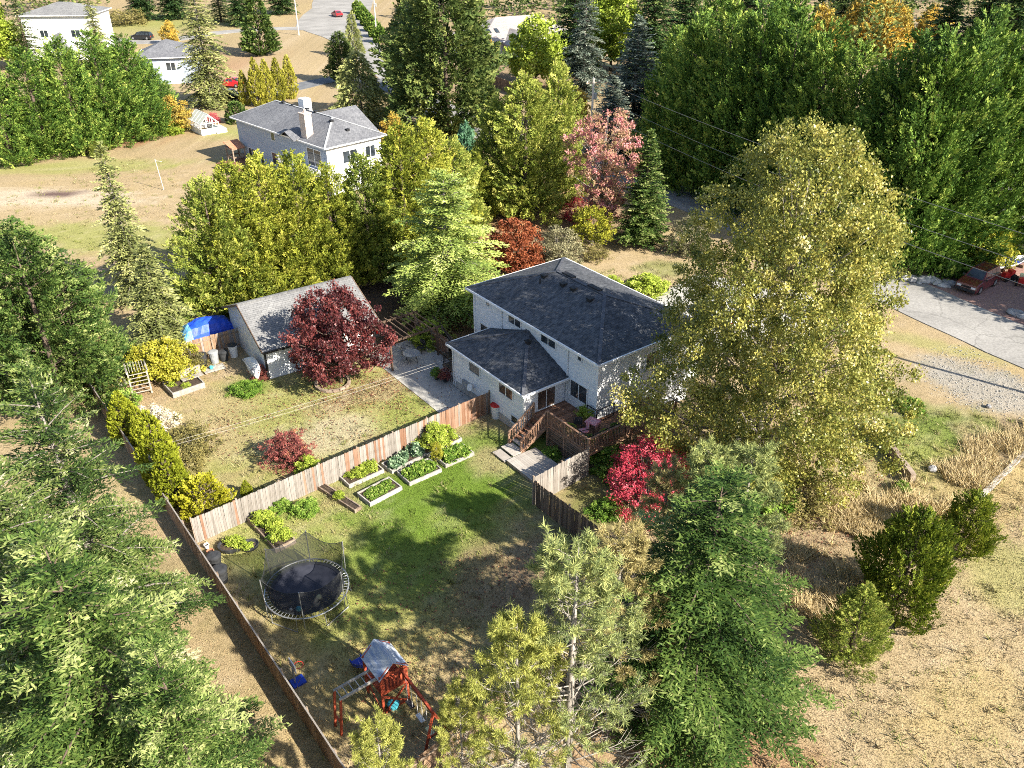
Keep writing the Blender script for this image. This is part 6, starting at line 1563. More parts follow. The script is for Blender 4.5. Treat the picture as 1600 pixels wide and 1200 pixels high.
# ------------------------------------------------------------------ kinds (one set of meshes each, shared by its individuals)
K = {}
def kind(k, gen, H, *a, **kw):
    K[k] = gen(k, *a[:1], H, *a[1:], **kw) + (H,)
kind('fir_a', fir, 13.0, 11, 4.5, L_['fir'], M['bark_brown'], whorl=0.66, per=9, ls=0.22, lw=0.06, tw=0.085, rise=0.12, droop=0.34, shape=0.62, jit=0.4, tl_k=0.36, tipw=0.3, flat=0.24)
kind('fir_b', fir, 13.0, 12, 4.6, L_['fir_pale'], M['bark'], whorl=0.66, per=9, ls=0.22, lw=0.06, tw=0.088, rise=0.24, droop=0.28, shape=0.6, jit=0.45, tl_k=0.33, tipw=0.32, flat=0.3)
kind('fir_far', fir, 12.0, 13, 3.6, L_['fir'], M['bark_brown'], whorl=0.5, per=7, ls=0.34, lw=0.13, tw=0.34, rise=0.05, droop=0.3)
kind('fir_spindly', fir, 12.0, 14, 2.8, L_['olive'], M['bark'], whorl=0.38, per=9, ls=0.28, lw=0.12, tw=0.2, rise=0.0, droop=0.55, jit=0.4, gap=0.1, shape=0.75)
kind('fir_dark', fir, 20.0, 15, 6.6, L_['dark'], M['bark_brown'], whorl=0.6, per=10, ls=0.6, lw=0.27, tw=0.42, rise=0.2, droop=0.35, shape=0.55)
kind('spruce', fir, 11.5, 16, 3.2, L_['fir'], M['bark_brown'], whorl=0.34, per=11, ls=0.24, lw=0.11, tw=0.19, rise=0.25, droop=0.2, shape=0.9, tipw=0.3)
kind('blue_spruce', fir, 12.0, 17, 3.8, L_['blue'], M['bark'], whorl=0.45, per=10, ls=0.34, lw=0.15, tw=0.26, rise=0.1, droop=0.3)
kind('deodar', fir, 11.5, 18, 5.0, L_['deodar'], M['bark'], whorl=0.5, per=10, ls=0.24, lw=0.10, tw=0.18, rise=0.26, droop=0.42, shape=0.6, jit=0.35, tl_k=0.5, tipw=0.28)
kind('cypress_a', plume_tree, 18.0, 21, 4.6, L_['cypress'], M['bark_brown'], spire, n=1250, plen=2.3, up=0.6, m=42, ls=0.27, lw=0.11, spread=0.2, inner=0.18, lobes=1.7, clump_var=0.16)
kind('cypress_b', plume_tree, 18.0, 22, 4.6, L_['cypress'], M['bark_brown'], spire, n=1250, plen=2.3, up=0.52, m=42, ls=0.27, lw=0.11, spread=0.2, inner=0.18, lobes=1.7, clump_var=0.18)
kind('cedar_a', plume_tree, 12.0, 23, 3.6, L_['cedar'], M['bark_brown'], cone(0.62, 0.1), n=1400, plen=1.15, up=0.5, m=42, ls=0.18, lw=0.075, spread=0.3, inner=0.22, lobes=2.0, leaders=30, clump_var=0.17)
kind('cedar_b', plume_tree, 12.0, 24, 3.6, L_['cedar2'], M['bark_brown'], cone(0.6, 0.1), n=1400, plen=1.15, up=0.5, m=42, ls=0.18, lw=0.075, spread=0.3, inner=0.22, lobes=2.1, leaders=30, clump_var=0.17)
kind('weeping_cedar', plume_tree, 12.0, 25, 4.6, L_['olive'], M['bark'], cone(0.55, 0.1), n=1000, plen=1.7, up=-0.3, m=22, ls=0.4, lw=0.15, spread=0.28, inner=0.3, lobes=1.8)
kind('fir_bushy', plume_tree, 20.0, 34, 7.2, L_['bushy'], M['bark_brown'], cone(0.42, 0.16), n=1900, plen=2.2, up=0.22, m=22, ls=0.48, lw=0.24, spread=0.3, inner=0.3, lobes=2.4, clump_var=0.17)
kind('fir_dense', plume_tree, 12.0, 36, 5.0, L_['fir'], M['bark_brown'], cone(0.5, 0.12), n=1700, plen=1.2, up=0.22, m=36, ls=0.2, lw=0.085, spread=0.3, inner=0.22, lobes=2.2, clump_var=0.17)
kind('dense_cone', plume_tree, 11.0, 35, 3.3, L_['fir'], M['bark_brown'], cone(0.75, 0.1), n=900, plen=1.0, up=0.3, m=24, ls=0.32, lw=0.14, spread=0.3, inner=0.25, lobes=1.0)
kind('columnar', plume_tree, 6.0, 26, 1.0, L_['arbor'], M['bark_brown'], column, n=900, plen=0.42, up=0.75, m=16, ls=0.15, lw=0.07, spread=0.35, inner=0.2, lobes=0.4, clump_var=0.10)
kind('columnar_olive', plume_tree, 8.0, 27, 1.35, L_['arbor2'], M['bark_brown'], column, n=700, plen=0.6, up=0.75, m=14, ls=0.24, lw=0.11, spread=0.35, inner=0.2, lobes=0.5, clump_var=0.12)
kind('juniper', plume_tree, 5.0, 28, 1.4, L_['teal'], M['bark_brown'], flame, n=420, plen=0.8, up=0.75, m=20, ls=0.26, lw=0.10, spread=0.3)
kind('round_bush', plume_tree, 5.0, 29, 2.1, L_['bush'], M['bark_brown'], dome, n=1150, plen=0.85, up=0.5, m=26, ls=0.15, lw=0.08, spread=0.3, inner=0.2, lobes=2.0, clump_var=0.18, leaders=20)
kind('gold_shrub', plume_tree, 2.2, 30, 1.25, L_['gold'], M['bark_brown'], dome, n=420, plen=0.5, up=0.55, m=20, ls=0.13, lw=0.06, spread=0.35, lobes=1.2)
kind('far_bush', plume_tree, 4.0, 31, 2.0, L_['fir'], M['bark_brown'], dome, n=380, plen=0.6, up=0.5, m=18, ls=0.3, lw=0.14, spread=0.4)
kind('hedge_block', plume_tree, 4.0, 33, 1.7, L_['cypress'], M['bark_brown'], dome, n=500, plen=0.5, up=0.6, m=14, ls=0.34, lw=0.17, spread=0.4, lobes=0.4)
kind('cottonwood', broadleaf, 20.0, 41, 8.2, L_['cotton'], M['bark'], lambda z: np.interp(z, [0, 0.1, 0.2, 0.3, 0.45, 0.6, 0.8, 0.9, 0.97, 1], [0.55, 0.82, 0.95, 0.97, 0.88, 0.80, 0.62, 0.46, 0.24, 0.05]), clumps=1850, leaves=96, cr=0.66, ls=0.156, lw=0.112, z0=0.07, trunk=0.016, lobes=1.3, inner=0.3, limbs_n=60, var=0.15, up=0.12)
kind('purple_maple', broadleaf, 7.2, 42, 4.0, L_['purple'], M['bark_brown'], spread_dome, clumps=420, leaves=70, cr=0.5, ls=0.18, lw=0.125, z0=0.14, trunk=0.028, lobes=1.8, inner=0.3, limbs_n=60, var=0.13)
kind('scarlet_maple', broadleaf, 4.0, 43, 2.2, L_['red'], M['bark'], dome, clumps=360, leaves=46, cr=0.28, ls=0.11, lw=0.05, z0=0.05, trunk=0.02, lobes=1.6, inner=0.35, limbs_n=50, var=0.13, stems=2)
kind('pink_maple', broadleaf, 12.0, 44, 4.0, L_['pink'], M['bark_pale'], vase, clumps=520, leaves=30, cr=0.42, ls=0.24, lw=0.12, z0=0.12, trunk=0.014, lobes=1.8, inner=0.4, limbs_n=120, var=0.15)
kind('rust_bush', broadleaf, 4.5, 45, 2.8, L_['orange'], M['bark_brown'], dome, clumps=300, leaves=50, cr=0.42, ls=0.2, lw=0.11, z0=0.05, trunk=0.02, lobes=1.2, inner=0.3, limbs_n=30, stems=2)
kind('olive_bush', broadleaf, 4.0, 46, 2.4, L_['greybush'], M['bark'], dome, clumps=260, leaves=44, cr=0.38, ls=0.18, lw=0.08, z0=0.05, trunk=0.02, lobes=1.2, inner=0.4, limbs_n=60, stems=2)
kind('yellow_tree', broadleaf, 4.5, 47, 2.2, L_['yellow'], M['bark_pale'], spread_dome, clumps=150, leaves=46, cr=0.42, ls=0.19, lw=0.12, z0=0.2, trunk=0.022, lobes=1.8, limbs_n=24)
kind('vine', broadleaf, 2.8, 48, 2.2, L_['yellow'], M['bark'], dome, clumps=260, leaves=44, cr=0.36, ls=0.16, lw=0.11, z0=0.15, trunk=0.02, lobes=1.8, limbs_n=30, stems=2)
kind('lime_mound', broadleaf, 2.4, 60, 1.7, L_['lime'], M['bark'], dome, clumps=260, leaves=44, cr=0.3, ls=0.13, lw=0.08, z0=0.05, trunk=0.02, lobes=1.6, limbs_n=30, stems=2)
kind('barberry', broadleaf, 2.2, 49, 1.5, L_['barberry'], M['bark_brown'], dome, clumps=260, leaves=40, cr=0.22, ls=0.10, lw=0.05, z0=0.05, trunk=0.02, lobes=1.8, limbs_n=46, stems=2)
kind('leafy_tree', broadleaf, 10.0, 50, 4.2, L_['lime'], M['bark'], egg, clumps=300, leaves=40, cr=0.9, ls=0.4, lw=0.26, z0=0.15, lobes=1.4, limbs_n=30)
kind('autumn_tree', broadleaf, 12.0, 51, 4.4, L_['autumn'], M['bark'], egg, clumps=260, leaves=36, cr=1.0, ls=0.5, lw=0.3, z0=0.12, lobes=1.6, limbs_n=40)
kind('green_bush', broadleaf, 1.6, 52, 1.2, L_['green'], M['bark_brown'], dome, clumps=170, leaves=36, cr=0.24, ls=0.12, lw=0.07, z0=0.05, lobes=1.6, limbs_n=16, stems=2)
kind('lime_bush', broadleaf, 1.6, 53, 1.2, L_['lime'], M['bark_brown'], dome, clumps=200, leaves=36, cr=0.24, ls=0.12, lw=0.07, z0=0.05, lobes=1.6, limbs_n=16, stems=2)
kind('flower_bush', broadleaf, 1.6, 54, 1.3, L_['hydrangea'], M['bark_pale'], dome, clumps=150, leaves=30, cr=0.18, ls=0.09, lw=0.07, z0=0.1, lobes=1.4, limbs_n=40, stems=2)
kind('dry_bush', broadleaf, 1.5, 55, 1.4, L_['dry'], M['bark'], dome, clumps=170, leaves=26, cr=0.28, ls=0.11, lw=0.06, z0=0.05, lobes=1.8, limbs_n=40, stems=2)
kind('cabbage', broadleaf, 0.5, 56, 0.42, L_['cabbage'], M['bark'], dome, clumps=26, leaves=14, cr=0.16, ls=0.2, lw=0.13, z0=0.05, limbs_n=4, stems=2)
kind('greens', broadleaf, 0.4, 57, 0.4, L_['green'], M['bark'], dome, clumps=34, leaves=16, cr=0.13, ls=0.11, lw=0.07, z0=0.05, limbs_n=4, stems=2)
kind('herb', broadleaf, 0.6, 58, 0.45, L_['lime'], M['bark'], dome, clumps=44, leaves=18, cr=0.14, ls=0.11, lw=0.06, z0=0.05, limbs_n=6, stems=2)
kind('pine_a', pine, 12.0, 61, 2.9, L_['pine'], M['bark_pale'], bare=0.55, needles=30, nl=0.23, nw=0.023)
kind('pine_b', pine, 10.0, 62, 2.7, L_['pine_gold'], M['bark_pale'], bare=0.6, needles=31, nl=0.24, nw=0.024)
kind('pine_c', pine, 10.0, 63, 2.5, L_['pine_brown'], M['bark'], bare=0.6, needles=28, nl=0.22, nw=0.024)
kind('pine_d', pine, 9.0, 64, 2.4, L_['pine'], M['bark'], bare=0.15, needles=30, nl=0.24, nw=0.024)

_rot = random.Random(77)
def T(k, name, label, ax, ay, by, group=None, wide=1.0, cat='tree'):
    x, y, h = tree_spot(ax, ay, by)
    return plant(K[k], name, label, cat, x, y, h, _rot.uniform(0, 6.28), group, wide)
def S(k, name, label, px, py, h, group=None, wide=1.0, cat='shrub', z=0.0, xy=None):
    x, y = xy or G(px, py)
    return plant(K[k], name, label, cat, x, y, h, _rot.uniform(0, 6.28), group, wide, z)

# ------------------------------------------------------------------ big near trees
T('cottonwood', 'cottonwood_tree', 'huge yellow green cottonwood hiding the street end of the white house', 1284, 188, 735, wide=0.83)
T('fir_a', 'fir_tree', 'bushy dark green fir at the bottom right of the pines', 1132, 742, 1110, wide=1.2)
T('pine_a', 'pine_tree', 'tallest pine with bare pale limbs at bottom centre', 905, 845, 1232)
T('pine_b', 'pine_tree', 'golden green pine just left of the tallest bare pine', 808, 966, 1282, wide=0.78)
T('pine_b', 'pine_tree', 'small yellow green pine right of the play set swings', 716, 1072, 1275, wide=0.68)
T('pine_b', 'pine_tree', 'yellow green pine top at the bottom edge below the play set', 588, 1132, 1350, wide=0.75)
T('pine_c', 'pine_tree', 'browning pine behind the tallest bare pine', 975, 832, 1130)
T('pine_c', 'pine_tree', 'brownish pine below the scarlet maple', 1048, 726, 940, wide=1.0)
T('pine_d', 'pine_tree', 'soft green pine behind the dark fir, left one of two', 1116, 704, 965, wide=0.9)
T('pine_d', 'pine_tree', 'soft green pine behind the dark fir, right one of two', 1180, 702, 960, wide=0.9)
T('fir_b', 'fir_tree', 'pale cone laden fir outside the left fence', 40, 575, 1030, wide=0.8)
T('fir_b', 'fir_tree', 'fir at the left edge below the cone laden fir', -90, 700, 1150, wide=1.0)
T('fir_a', 'fir_tree', 'broad green fir in the bottom left corner', 60, 830, 1310, wide=0.95)
T('fir_a', 'fir_tree', 'green fir at the bottom edge left of the brown fence', 235, 1000, 1400, wide=0.72)
T('fir_dense', 'fir_tree', 'dark fir at the left edge above the cone laden fir', 8, 342, 630, wide=0.85)
T('fir_dense', 'fir_tree', 'dark fir between the field and the left corner of the plank fence', 78, 402, 600, wide=0.72)
T('fir_dense', 'fir_tree', 'dark fir at the far left edge beside the field', -70, 330, 600, wide=0.9)
T('fir_spindly', 'fir_tree', 'thin spindly fir standing at the edge of the dry field', 157, 228, 470, wide=0.95)
T('fir_spindly', 'fir_tree', 'lower olive fir beside the blue tarp', 222, 385, 545, wide=1.5)
# ------------------------------------------------------------------ the yellow cedar row behind the garage
row = 'yellow cedars in the row behind the garage'
for i, (ax, ay, by, k, lb) in enumerate((
        (312, 275, 492, 'cedar_b', 'leftmost cedar of the row behind the garage'), (352, 252, 478, 'cedar_a', 'second cedar from the left in the row behind the garage'),
        (398, 240, 466, 'cedar_a', 'third cedar from the left in the row behind the garage'), (452, 236, 455, 'cedar_a', 'middle cedar of the row right behind the garage roof'),
        (506, 256, 444, 'cedar_a', 'cedar behind the right end of the garage ridge'), (562, 238, 432, 'cedar_b', 'tall cedar in front of the blue grey house corner'),
        (622, 192, 420, 'cedar_a', 'tall cedar left of the pale feathery cedar'), (662, 186, 405, 'cedar_a', 'tall cedar directly behind the pale feathery cedar'),
        (705, 215, 392, 'cedar_b', 'rightmost cedar of the row behind the pale feathery cedar'))):
    T(k, 'cedar_tree', lb, ax, ay, by, row, wide=1.12)
T('deodar', 'cedar_tree', 'pale green feathery cedar with drooping layered boughs behind the house', 692, 268, 492, wide=1.08)
row = 'cedars in the clump by the road'
for ax, ay, by, k, lb, w in ((778, 150, 330, 'cedar_b', 'left cedar of the clump before the beige house', 1.1), (822, 112, 335, 'cedar_b', 'middle cedar of the clump before the beige house', 1.2), (874, 96, 322, 'cedar_b', 'tallest right cedar of the clump beside the pole', 0.85), (740, 235, 345, 'cedar_a', 'low front cedar of the clump behind the rust bush', 1.3)):
    T(k, 'cedar_tree', lb, ax, ay, by, row, wide=w)
T('juniper', 'juniper', 'small teal juniper between the two yellow cedar clumps', 727, 192, 278, cat='shrub')
T('pink_maple', 'maple_tree', 'pink red maple with bare lower limbs behind the house', 950, 172, 366, wide=1.0)
T('spruce', 'spruce_tree', 'neat dark green spruce right of the pink maple', 1018, 203, 384, wide=1.0)
S('rust_bush', 'japanese_maple', 'rust orange dome shaped maple behind the white house', 805, 420, 4.6, cat='tree'); S('olive_bush', 'shrub', 'grey olive rounded shrub right of the rust orange maple', 874, 412, 3.6)
S('yellow_tree', 'fruit_tree', 'small yellow leaved fruit tree in front of the pink maple', 925, 388, 4.2, cat='tree'); S('olive_bush', 'shrub', 'pinkish grey shrub between the spruce and the cottonwood', 1075, 395, 3.6)
S('scarlet_maple', 'maple_shrub', 'low red leaved shrub at the foot of the pink maple', 905, 345, 2.6, wide=1.3); S('dry_bush', 'shrub', 'dry orange shrub at the foot of the yellow fruit tree', 930, 405, 1.4)
S('lime_bush', 'shrub', 'yellow green shrub against the street side of the white house', 1010, 455, 1.4, wide=1.8); S('lime_bush', 'shrub', 'low yellow green shrub behind the white house ridge', 955, 452, 1.2, wide=1.2)
# ------------------------------------------------------------------ cypress wall on the right
row = 'dark green cypresses in the tall screen along the road'
cyp = [(1062, 40, 268), (1102, 14, 285), (1150, 0, 300), (1202, -4, 316), (1254, 10, 330), (1306, 30, 346), (1356, 62, 362), (1404, 76, 380), (1446, 48, 396), (1492, 44, 408), (1540, 46, 404), (1590, 50, 392), (1640, 40, 388)]
nm = ['leftmost', 'second', 'third', 'fourth', 'fifth', 'sixth', 'seventh', 'eighth', 'ninth', 'tenth', 'eleventh', 'twelfth', 'rightmost']
for i, (ax, ay, by) in enumerate(cyp):
    T('cypress_a' if i % 2 else 'cypress_b', 'cypress_tree', nm[i] + ' cypress of the tall dark screen along the road, counted from the left', ax, ay, by, row, wide=1.0)
for ax, ay, by, lb in ((1130, -30, 240, 'left cypress of the second line behind the tall screen'), (1240, -30, 262, 'middle cypress of the second line behind the tall screen'), (1560, 10, 330, 'right cypress of the second line behind the tall screen')):
    T('cypress_a', 'cypress_tree', lb, ax, ay, by, row, wide=1.0)
plant(K['fir_bushy'], 'fir_tree', 'tall fir beyond the right edge shading the brick driveway', 'tree', 54.5, 55.5, 15, 1.0)
plant(K['fir_bushy'], 'fir_tree', 'second tall fir beyond the right edge shading the brick driveway', 'tree', 50.5, 60.0, 11, 2.0)
S('vine', 'shrub', 'bright yellow shrub leaning over the maroon car', 1530, 412, 3.6, wide=1.0); S('olive_bush', 'shrub', 'grey green shrub by the white house at the right edge', 1588, 380, 3.4); S('green_bush', 'shrub', 'low green shrub under the cypresses beside the brick driveway', 1490, 428, 1.6, wide=1.6)
# ------------------------------------------------------------------ cypress hedge at upper left
row = 'cypresses in the broad hedge beside the dry field'
for i, (ax, ay, by) in enumerate(((-30, 92, 252), (28, 72, 242), (82, 56, 232), (136, 46, 222), (184, 52, 212), (222, 88, 202))):
    T('cypress_b' if i % 2 else 'cypress_a', 'cypress_tree', ['leftmost', 'second', 'third', 'fourth', 'fifth', 'rightmost'][i] + ' cypress of the broad hedge beside the dry field', ax, ay, by, row, wide=1.35)
T('autumn_tree', 'shrub', 'brownish shrub at the right end of the broad hedge', 265, 150, 205, wide=1.3, cat='shrub')
S('green_bush', 'shrub', 'small shrub at the foot of the hedge near the red shed', 80, 240, 1.9); S('cedar_b', 'cedar_shrub', 'small conifer seedling in the dry field before the hedge', 152, 246, 2.4, wide=1.2)
S('lime_bush', 'shrub', 'low shrub at the field edge left of the greenhouse', 268, 208, 1.8, wide=1.5)
T('fir_spindly', 'fir_tree', 'tall pale trunked fir beside the pale blue house', 297, -35, 166, wide=1.15); T('dense_cone', 'fir_tree', 'conical green fir on the dry verge at the top', 393, -28, 86, wide=1.0)
T('far_bush', 'shrub', 'round dark green shrub beside the blue grey house', 366, 158, 192, cat='shrub')
row = 'clipped columnar cedars before the red car'
for i, (ax, ay, by) in enumerate(((376, 108, 164), (394, 88, 166), (410, 90, 164), (428, 88, 158), (446, 84, 154))):
    T('columnar_olive', 'columnar_cedar', ['leftmost', 'second from left', 'middle', 'second from right', 'rightmost'][i] + ' columnar cedar of the row before the red car', ax, ay, by, row)
T('weeping_cedar', 'cedar_tree', 'drooping olive cedar beside the blue grey house roof', 556, 78, 200, wide=1.0); T('fir_bushy', 'fir_tree', 'dark bushy fir left of the drooping cedar', 528, 48, 130, wide=0.8)
T('fir_bushy', 'fir_tree', 'very large dark fir at the top centre', 690, -60, 212, wide=1.0); T('fir_bushy', 'fir_tree', 'dark fir just behind the very large dark fir', 640, -30, 150, wide=0.7); T('weeping_cedar', 'cedar_tree', 'thin drooping cedar before the road bend', 548, 18, 90, wide=0.55)
T('autumn_tree', 'tree', 'small orange tree right of the drooping olive cedar', 612, 176, 232)
# far trees round the beige house
T('leafy_tree', 'tree', 'bright green leafy tree in front of the beige house', 838, 20, 132, wide=1.0); T('fir_dark', 'fir_tree', 'dark fir behind the bright leafy tree', 900, -40, 112); T('blue_spruce', 'spruce_tree', 'grey green spruce with pale trunk near the pole', 918, -30, 150, wide=0.9); T('leafy_tree', 'tree', 'yellow green tree left of the blue spruce', 962, -25, 110)
T('blue_spruce', 'spruce_tree', 'silvery blue spruce left of the cypress screen', 1000, 28, 218, wide=1.3); T('blue_spruce', 'spruce_tree', 'shaded blue spruce behind the pink maple', 960, 120, 240, wide=1.5); T('autumn_tree', 'tree', 'orange shrub beside the beige house wall', 765, 62, 118, wide=0.9); T('autumn_tree', 'tree', 'small golden tree right of the utility pole', 905, 140, 200, wide=0.9)
T('autumn_tree', 'tree', 'yellow orange tree above the cypress screen', 1290, 8, 120); T('autumn_tree', 'tree', 'tall yellow tree at the top right', 1372, -25, 95); T('autumn_tree', 'tree', 'rounded orange tree at the top right', 1406, 5, 100); T('autumn_tree', 'tree', 'pale orange tree beside the dark firs at top right', 1462, 8, 92)
for i, (ax, ay, by) in enumerate(((1500, -30, 140), (1562, -40, 150), (1610, -45, 160), (1240, -45, 90), (1330, -40, 80), (1180, -50, 110), (1080, -50, 120), (1030, -50, 130))):
    T('fir_dark', 'fir_tree', ['dark fir behind the right end of the cypress screen', 'dark fir above the twelfth cypress', 'dark fir in the top right corner', 'far dark fir behind the yellow orange tree', 'far dark fir between the orange trees', 'far dark fir above the third cypress', 'far dark fir above the leftmost cypress', 'far dark fir right of the silvery spruce'][i], ax, ay, by, 'dark firs along the top right', 1.0)
for i, (ax, ay, by) in enumerate(((15, -20, 110), (-40, -10, 110), (132, -20, 106), (205, -60, 32), (255, -70, 30), (330, -60, 34), (365, -50, 40), (430, -70, 22))):
    T(['fir_far', 'leafy_tree', 'fir_spindly', 'fir_dark', 'fir_dark', 'fir_far', 'fir_dark', 'fir_dark'][i], 'tree', ['olive fir at the top left corner', 'leafy tree beyond the top left corner', 'loose olive fir in front of the tall white house', 'dark fir behind the black estate car', 'dark fir behind the spindly fir', 'green fir behind the dry verge', 'dark fir behind the conical fir on the verge', 'dark fir at the top edge by the road'][i], ax, ay, by, 'trees along the top left', 1.0)
S('dry_bush', 'shrub', 'dry yellow shrub beside the black estate car', 196, 38, 3.5, wide=1.8); S('autumn_tree', 'shrub', 'brown shrub behind the pale blue house', 268, 70, 5.0)
row = 'blocks of the clipped green hedge by the road'
for i in range(6):
    S('hedge_block', 'hedge', ['farthest', 'second farthest', 'third farthest', 'third nearest', 'second nearest', 'nearest'][i] + ' block of the clipped green hedge along the road at the top', 560 + i * 7, 22 + i * 9, 3.4, row, 1.2, 'hedge')
# far wood closing the view
rw = np.random.default_rng(91)
def wood(name, label, crowns, spots):
    vs_, ts_ = [], []
    for (x, y, h, w) in spots:
        far_ = y > 300
        n, ls = (180, 1.9) if far_ else (340, 0.95)
        zf = rw.random(n) ** 0.8; a = rw.uniform(0, 6.283, n); rad = w * (1 - zf) ** 0.7 * rw.uniform(0.6, 1.0, n)
        C = np.stack([x + np.cos(a) * rad, y + np.sin(a) * rad, zf * h + 0.3], -1); D = np.stack([np.cos(a), np.sin(a), rw.uniform(-0.3, 0.9, n)], -1)
        vs_.append(rhombi(C, D, rw.normal(0, 1, (n, 3)), ls * rw.uniform(0.7, 1.3, n), ls * 0.55)); ts_.append(rw.normal(rw.normal(0.45, 0.2), 0.15, n))
    return tag(link(name, leaf_mesh(name, list(zip(vs_, ts_)), crowns)), label, None, None, 'stuff')
sp = [(rw.uniform(-260, 330), rw.uniform(330, 560), rw.uniform(14, 24), rw.uniform(5, 8)) for _ in range(260)] + [(rw.uniform(45, 260), rw.uniform(150, 330), rw.uniform(12, 20), rw.uniform(4, 6)) for _ in range(150)] + [(rw.uniform(-22, 60), rw.uniform(200, 330), rw.uniform(12, 20), rw.uniform(4, 6)) for _ in range(60)] + [(rw.uniform(-150, -75), rw.uniform(238, 330), rw.uniform(12, 18), rw.uniform(5, 7)) for _ in range(40)]
wood('distant_woodland', 'distant dark woodland closing the view at the top', L_['bushy'], sp)

# ------------------------------------------------------------------ garden plants
T('purple_maple', 'maple_tree', 'dark purple red maple in front of the garage', 514, 446, 597, wide=0.78)
S('barberry', 'barberry', 'purple red barberry shrub beyond the weathered plank fence', 452, 722, 2.2, wide=1.0); S('scarlet_maple', 'maple_tree', 'brilliant scarlet japanese maple beside the deck fence', 1010, 786, 4.3, cat='tree', wide=1.0)
row = 'clipped cedars along the left fence'
for i, (ax, ay, by, w) in enumerate(((180, 610, 690, 1.5), (210, 634, 706, 1.2), (226, 640, 760, 1.2), (250, 690, 790, 1.25))):
    T('columnar', 'columnar_cedar', ['leftmost', 'short second', 'tall third', 'rightmost'][i] + ' bright clipped cedar along the left fence', ax, ay, by, row, w)
S('gold_shrub', 'shrub', 'golden yellow shrub in the corner of the two plank fences', 322, 800, 2.3, wide=1.05); S('columnar', 'columnar_cedar', 'tiny clipped cedar cone beside the weathered plank fence', 387, 776, 1.2, wide=1.6, cat='shrub')
S('vine', 'vine', 'yellow green vine covering the trellis arbour', 262, 590, 2.9, wide=0.95); S('vine', 'vine', 'yellow vine over the fence left of the barrels', 228, 592, 2.5, wide=0.7); S('dry_bush', 'shrub', 'dry tan shrub between the yellow vine and the barrels', 302, 578, 1.5, wide=0.9)
S('dry_bush', 'shrub', 'rusty shrub inside the left corner of the plank fence', 160, 622, 1.3, wide=1.0); S('green_bush', 'shrub', 'green shrub beside the leftmost clipped cedar', 190, 640, 1.5, wide=1.1)
S('flower_bush', 'hydrangea', 'faded hydrangea behind the clipped cedars', 243, 672, 1.7, wide=1.15); S('dry_bush', 'shrub', 'low olive shrub right of the faded hydrangea', 300, 700, 1.3, wide=1.6); S('dry_bush', 'shrub', 'low yellow brown shrub beside the white garden post', 290, 730, 1.1, wide=1.4)
S('green_bush', 'shrub', 'green weedy clump on the lawn before the garage corner', 386, 612, 0.7, wide=2.2); S('barberry', 'barberry', 'dark shrub at the garage front corner', 408, 592, 1.1, wide=0.9); S('lime_bush', 'shrub', 'low green shrub under the barberry beside the fence', 480, 735, 1.0, wide=1.0)
S('lime_bush', 'shrub', 'bright green shrub beside the pergola', 672, 536, 1.7, wide=1.2); S('green_bush', 'shrub', 'green weeds along the fence left of the narrow garden bed', 478, 800, 0.7, wide=1.6); S('green_bush', 'shrub', 'thin weeds between the long bed and the narrow bed', 440, 795, 0.6, wide=1.4)
S('lime_mound', 'shrub', 'largest yellow green bush over the fence side garden bed', 684, 696, 1.5, wide=1.1)
# right hand bushes
T('round_bush', 'bush', 'large dense round bush on the dry grass at right', 1448, 802, 948, wide=0.7, cat='bush'); T('round_bush', 'bush', 'dense bush behind the large round bush at right', 1532, 772, 858, wide=0.76, cat='bush'); T('cedar_b', 'cedar_tree', 'small pointed cedar left of the large round bush', 1358, 915, 1025, wide=1.15)
S('green_bush', 'shrub', 'small green shrub at the foot of the dark timber edge', 1408, 768, 0.7); S('dry_bush', 'shrub', 'brambles under the cottonwood beside the dry grass', 1250, 790, 1.5, wide=1.8); S('green_bush', 'shrub', 'dark green brambles under the big cottonwood', 1180, 770, 1.8, wide=2.0); S('green_bush', 'shrub', 'green undergrowth below the deck beside the scarlet maple', 960, 735, 1.5, wide=1.5)
S('green_bush', 'shrub', 'dark undergrowth between the pines and the scarlet maple', 950, 800, 0.7, wide=2.0); S('green_bush', 'shrub', 'green leafy shrub at the right side of the cottonwood', 1420, 640, 0.8, wide=1.8)
# bed plants
rp = random.Random(31)
def bed_plants(i, k, name, label, nu, nv, h, group, skip=0.0, cat='plant', u0=-1, u1=1):
    """label: (noun phrase, bed phrase); rows are counted from the side nearest the viewer"""
    t, L, Wd, a, c = BEDS[i]
    seen = [0] * nv
    rows = {1: [''], 2: ['near ', 'far '], 3: ['near ', 'middle ', 'far '], 4: ['nearest ', 'second ', 'third ', 'farthest ']}[nv]
    for p in range(nu):
        for q in range(nv):
            if rp.random() < skip: continue
            u = (u0 + (u1 - u0) * (p + 0.5) / nu) * (L / 2 - 0.2) + rp.uniform(-0.06, 0.06); v = ((q + 0.5) / nv * 2 - 1) * (Wd / 2 - 0.2) + rp.uniform(-0.06, 0.06)
            x, y = c.x + u * math.cos(a) - v * math.sin(a), c.y + u * math.sin(a) + v * math.cos(a)
            lb = ORD[seen[q]] + ' ' + label[0] + (' from left, ' if seen[q] else ', ') + rows[q] + 'row, ' + label[1][4:]; seen[q] += 1
            plant(K[k], name, lb, cat, x, y, h * rp.uniform(0.75, 1.2), rp.uniform(0, 6.28), group, rp.uniform(0.9, 1.25), 0.18)
bed_plants(0, 'herb', 'leafy_plant', ('pale leafy plant', 'the bed at the middle of the plank fence'), 5, 2, 0.4, 'leafy greens by the fence', 0.1)
bed_plants(1, 'greens', 'seedling', ('small seedling', 'the dark soil bed'), 8, 4, 0.17, 'seedlings in rows', 0.05)
bed_plants(2, 'greens', 'strawberry_plant', ('low bright green plant', 'the bed beside the cabbages'), 6, 3, 0.3, 'low green bed plants')
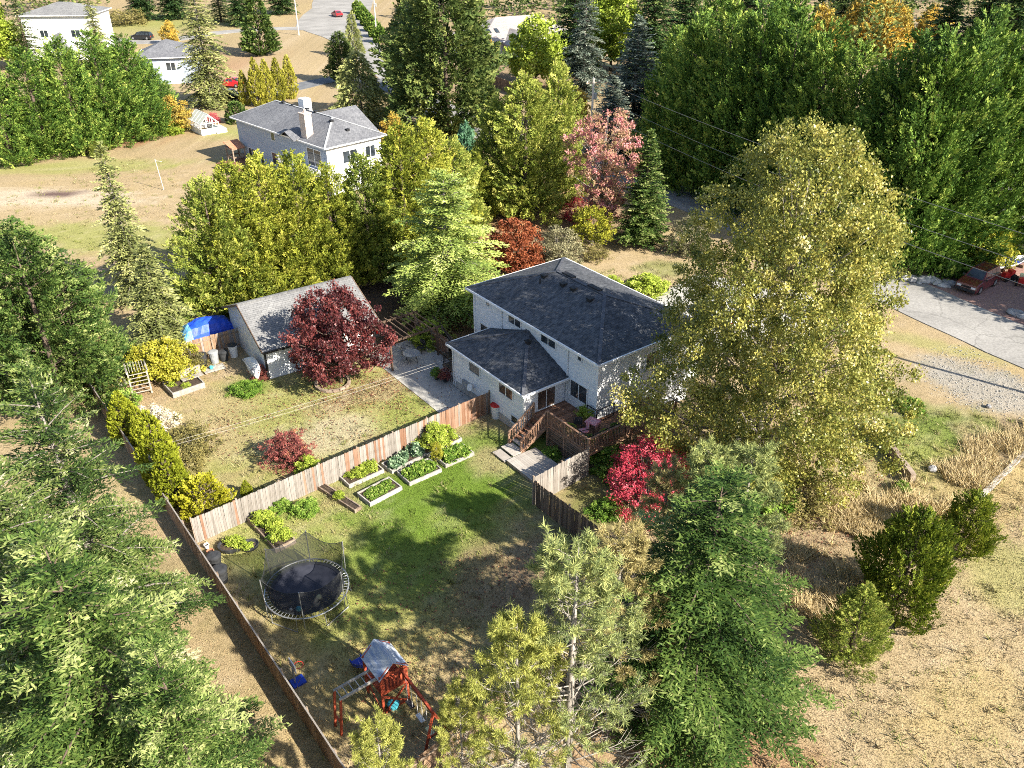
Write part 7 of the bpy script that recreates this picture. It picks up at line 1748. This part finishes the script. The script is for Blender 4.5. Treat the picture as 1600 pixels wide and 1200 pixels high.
bed_plants(3, 'cabbage', 'cabbage', ('blue green cabbage', 'the bed against the fence'), 5, 2, 0.45, 'cabbages in the fence bed', 0.1)
bed_plants(5, 'greens', 'bean_plant', ('dark green leafy plant', 'the bed nearest the house'), 5, 3, 0.36, 'dark green bed plants')
S('yellow_tree', 'sapling', 'thin yellow sapling in the bed nearest the house', 683, 722, 1.5, wide=0.5, cat='plant')
bed_plants(6, 'herb', 'straggly_plant', ('straggly plant', 'the narrow weathered bed'), 5, 1, 0.4, 'plants in the narrow bed', 0.15)
bed_plants(7, 'herb', 'tomato_plant', ('bushy yellow green plant', 'the bed beside the trampoline'), 4, 3, 0.55, 'bushy plants by the trampoline', 0.0, 'plant', -0.2, 1)
bed_plants(7, 'greens', 'weed', ('low weed', 'the bare end of the trampoline side bed'), 2, 2, 0.25, 'weeds by the trampoline', 0.2, 'plant', -1, -0.4)
bed_plants(8, 'herb', 'herb_plant', ('yellowing herb', 'the pale garden box'), 3, 2, 0.4, 'herbs in the garden box', 0.4)
x, y = G(371, 856)
for i, (dx, dy) in enumerate(((-0.45, 0.1), (-0.1, 0.2), (0.1, -0.1), (0.6, -0.2))):
    plant(K['herb'], 'leafy_plant', ['leftmost', 'second', 'third', 'rightmost'][i] + ' bright green plant in the black kidney shaped planter', 'plant', x + dx, y + dy, 0.42, i * 1.3, 'plants in the black planter', 1.1, 0.2)
# potted plants on deck and patio
def potted(label, xy, z, h, k, mat='terracotta', r=0.2):
    t = thing('potted_plant', label, 'potted plant', (*xy, z))
    MB().lathe([(r * 0.7, 0), (r, 0.32), (r * 1.1, 0.32), (r * 1.1, 0.37), (r * 0.9, 0.37)], (0, 0, 0), 12).build('pot', M[mat], t)
    s = h / K[k][2]; o = link('foliage', K[k][0], t, (0, 0, 0.3), (0, 0, rp.uniform(0, 6))); o.scale = (s, s, s)
    return t
potted('leafy plant in a terracotta pot against the deck wall', HL(-0.15, 0.75), DZ, 0.7, 'herb'); potted('palm like plant in a black pot at the deck corner', HL(-1.75, -1.45), DZ, 0.5, 'green_bush', 'black_plastic'); potted('green plant in a black pot on the front deck edge', HL(-0.6, -1.5), DZ, 0.45, 'lime_bush', 'black_plastic'); potted('green plant in a black pot further along the front deck edge', HL(0.3, -1.5), DZ, 0.5, 'green_bush', 'black_plastic')
potted('tall plant in a terracotta pot beside the black metal railing', HL(-1.9, 0.15), DZ, 0.5, 'lime_bush'); potted('dark potted shrub at the foot of the porch steps', HL(-3.2, 12.0), 0.05, 0.8, 'barberry', 'black_plastic'); potted('dark potted plant on the patio by the lattice', HL(-3.5, 12.7), 0.05, 0.6, 'green_bush', 'black_plastic')
S('green_bush', 'shrub', 'green shrub in the gap between the grey platform and the deck', 0, 0, 0.7, wide=1.1, xy=HL(-2.9, 0.6))
# red flowers along the hedge foot and by the greenhouse
S('scarlet_maple', 'shrub', 'low red shrub beside the cold frame', 334, 192, 1.5, wide=1.2)
print('tris', sum(len(p.vertices) - 2 for m_ in bpy.data.meshes for p in m_.polygons) if False else sum(len(m_.loops) - 2 * len(m_.polygons) for m_ in bpy.data.meshes), 'objects', len(bpy.data.objects))
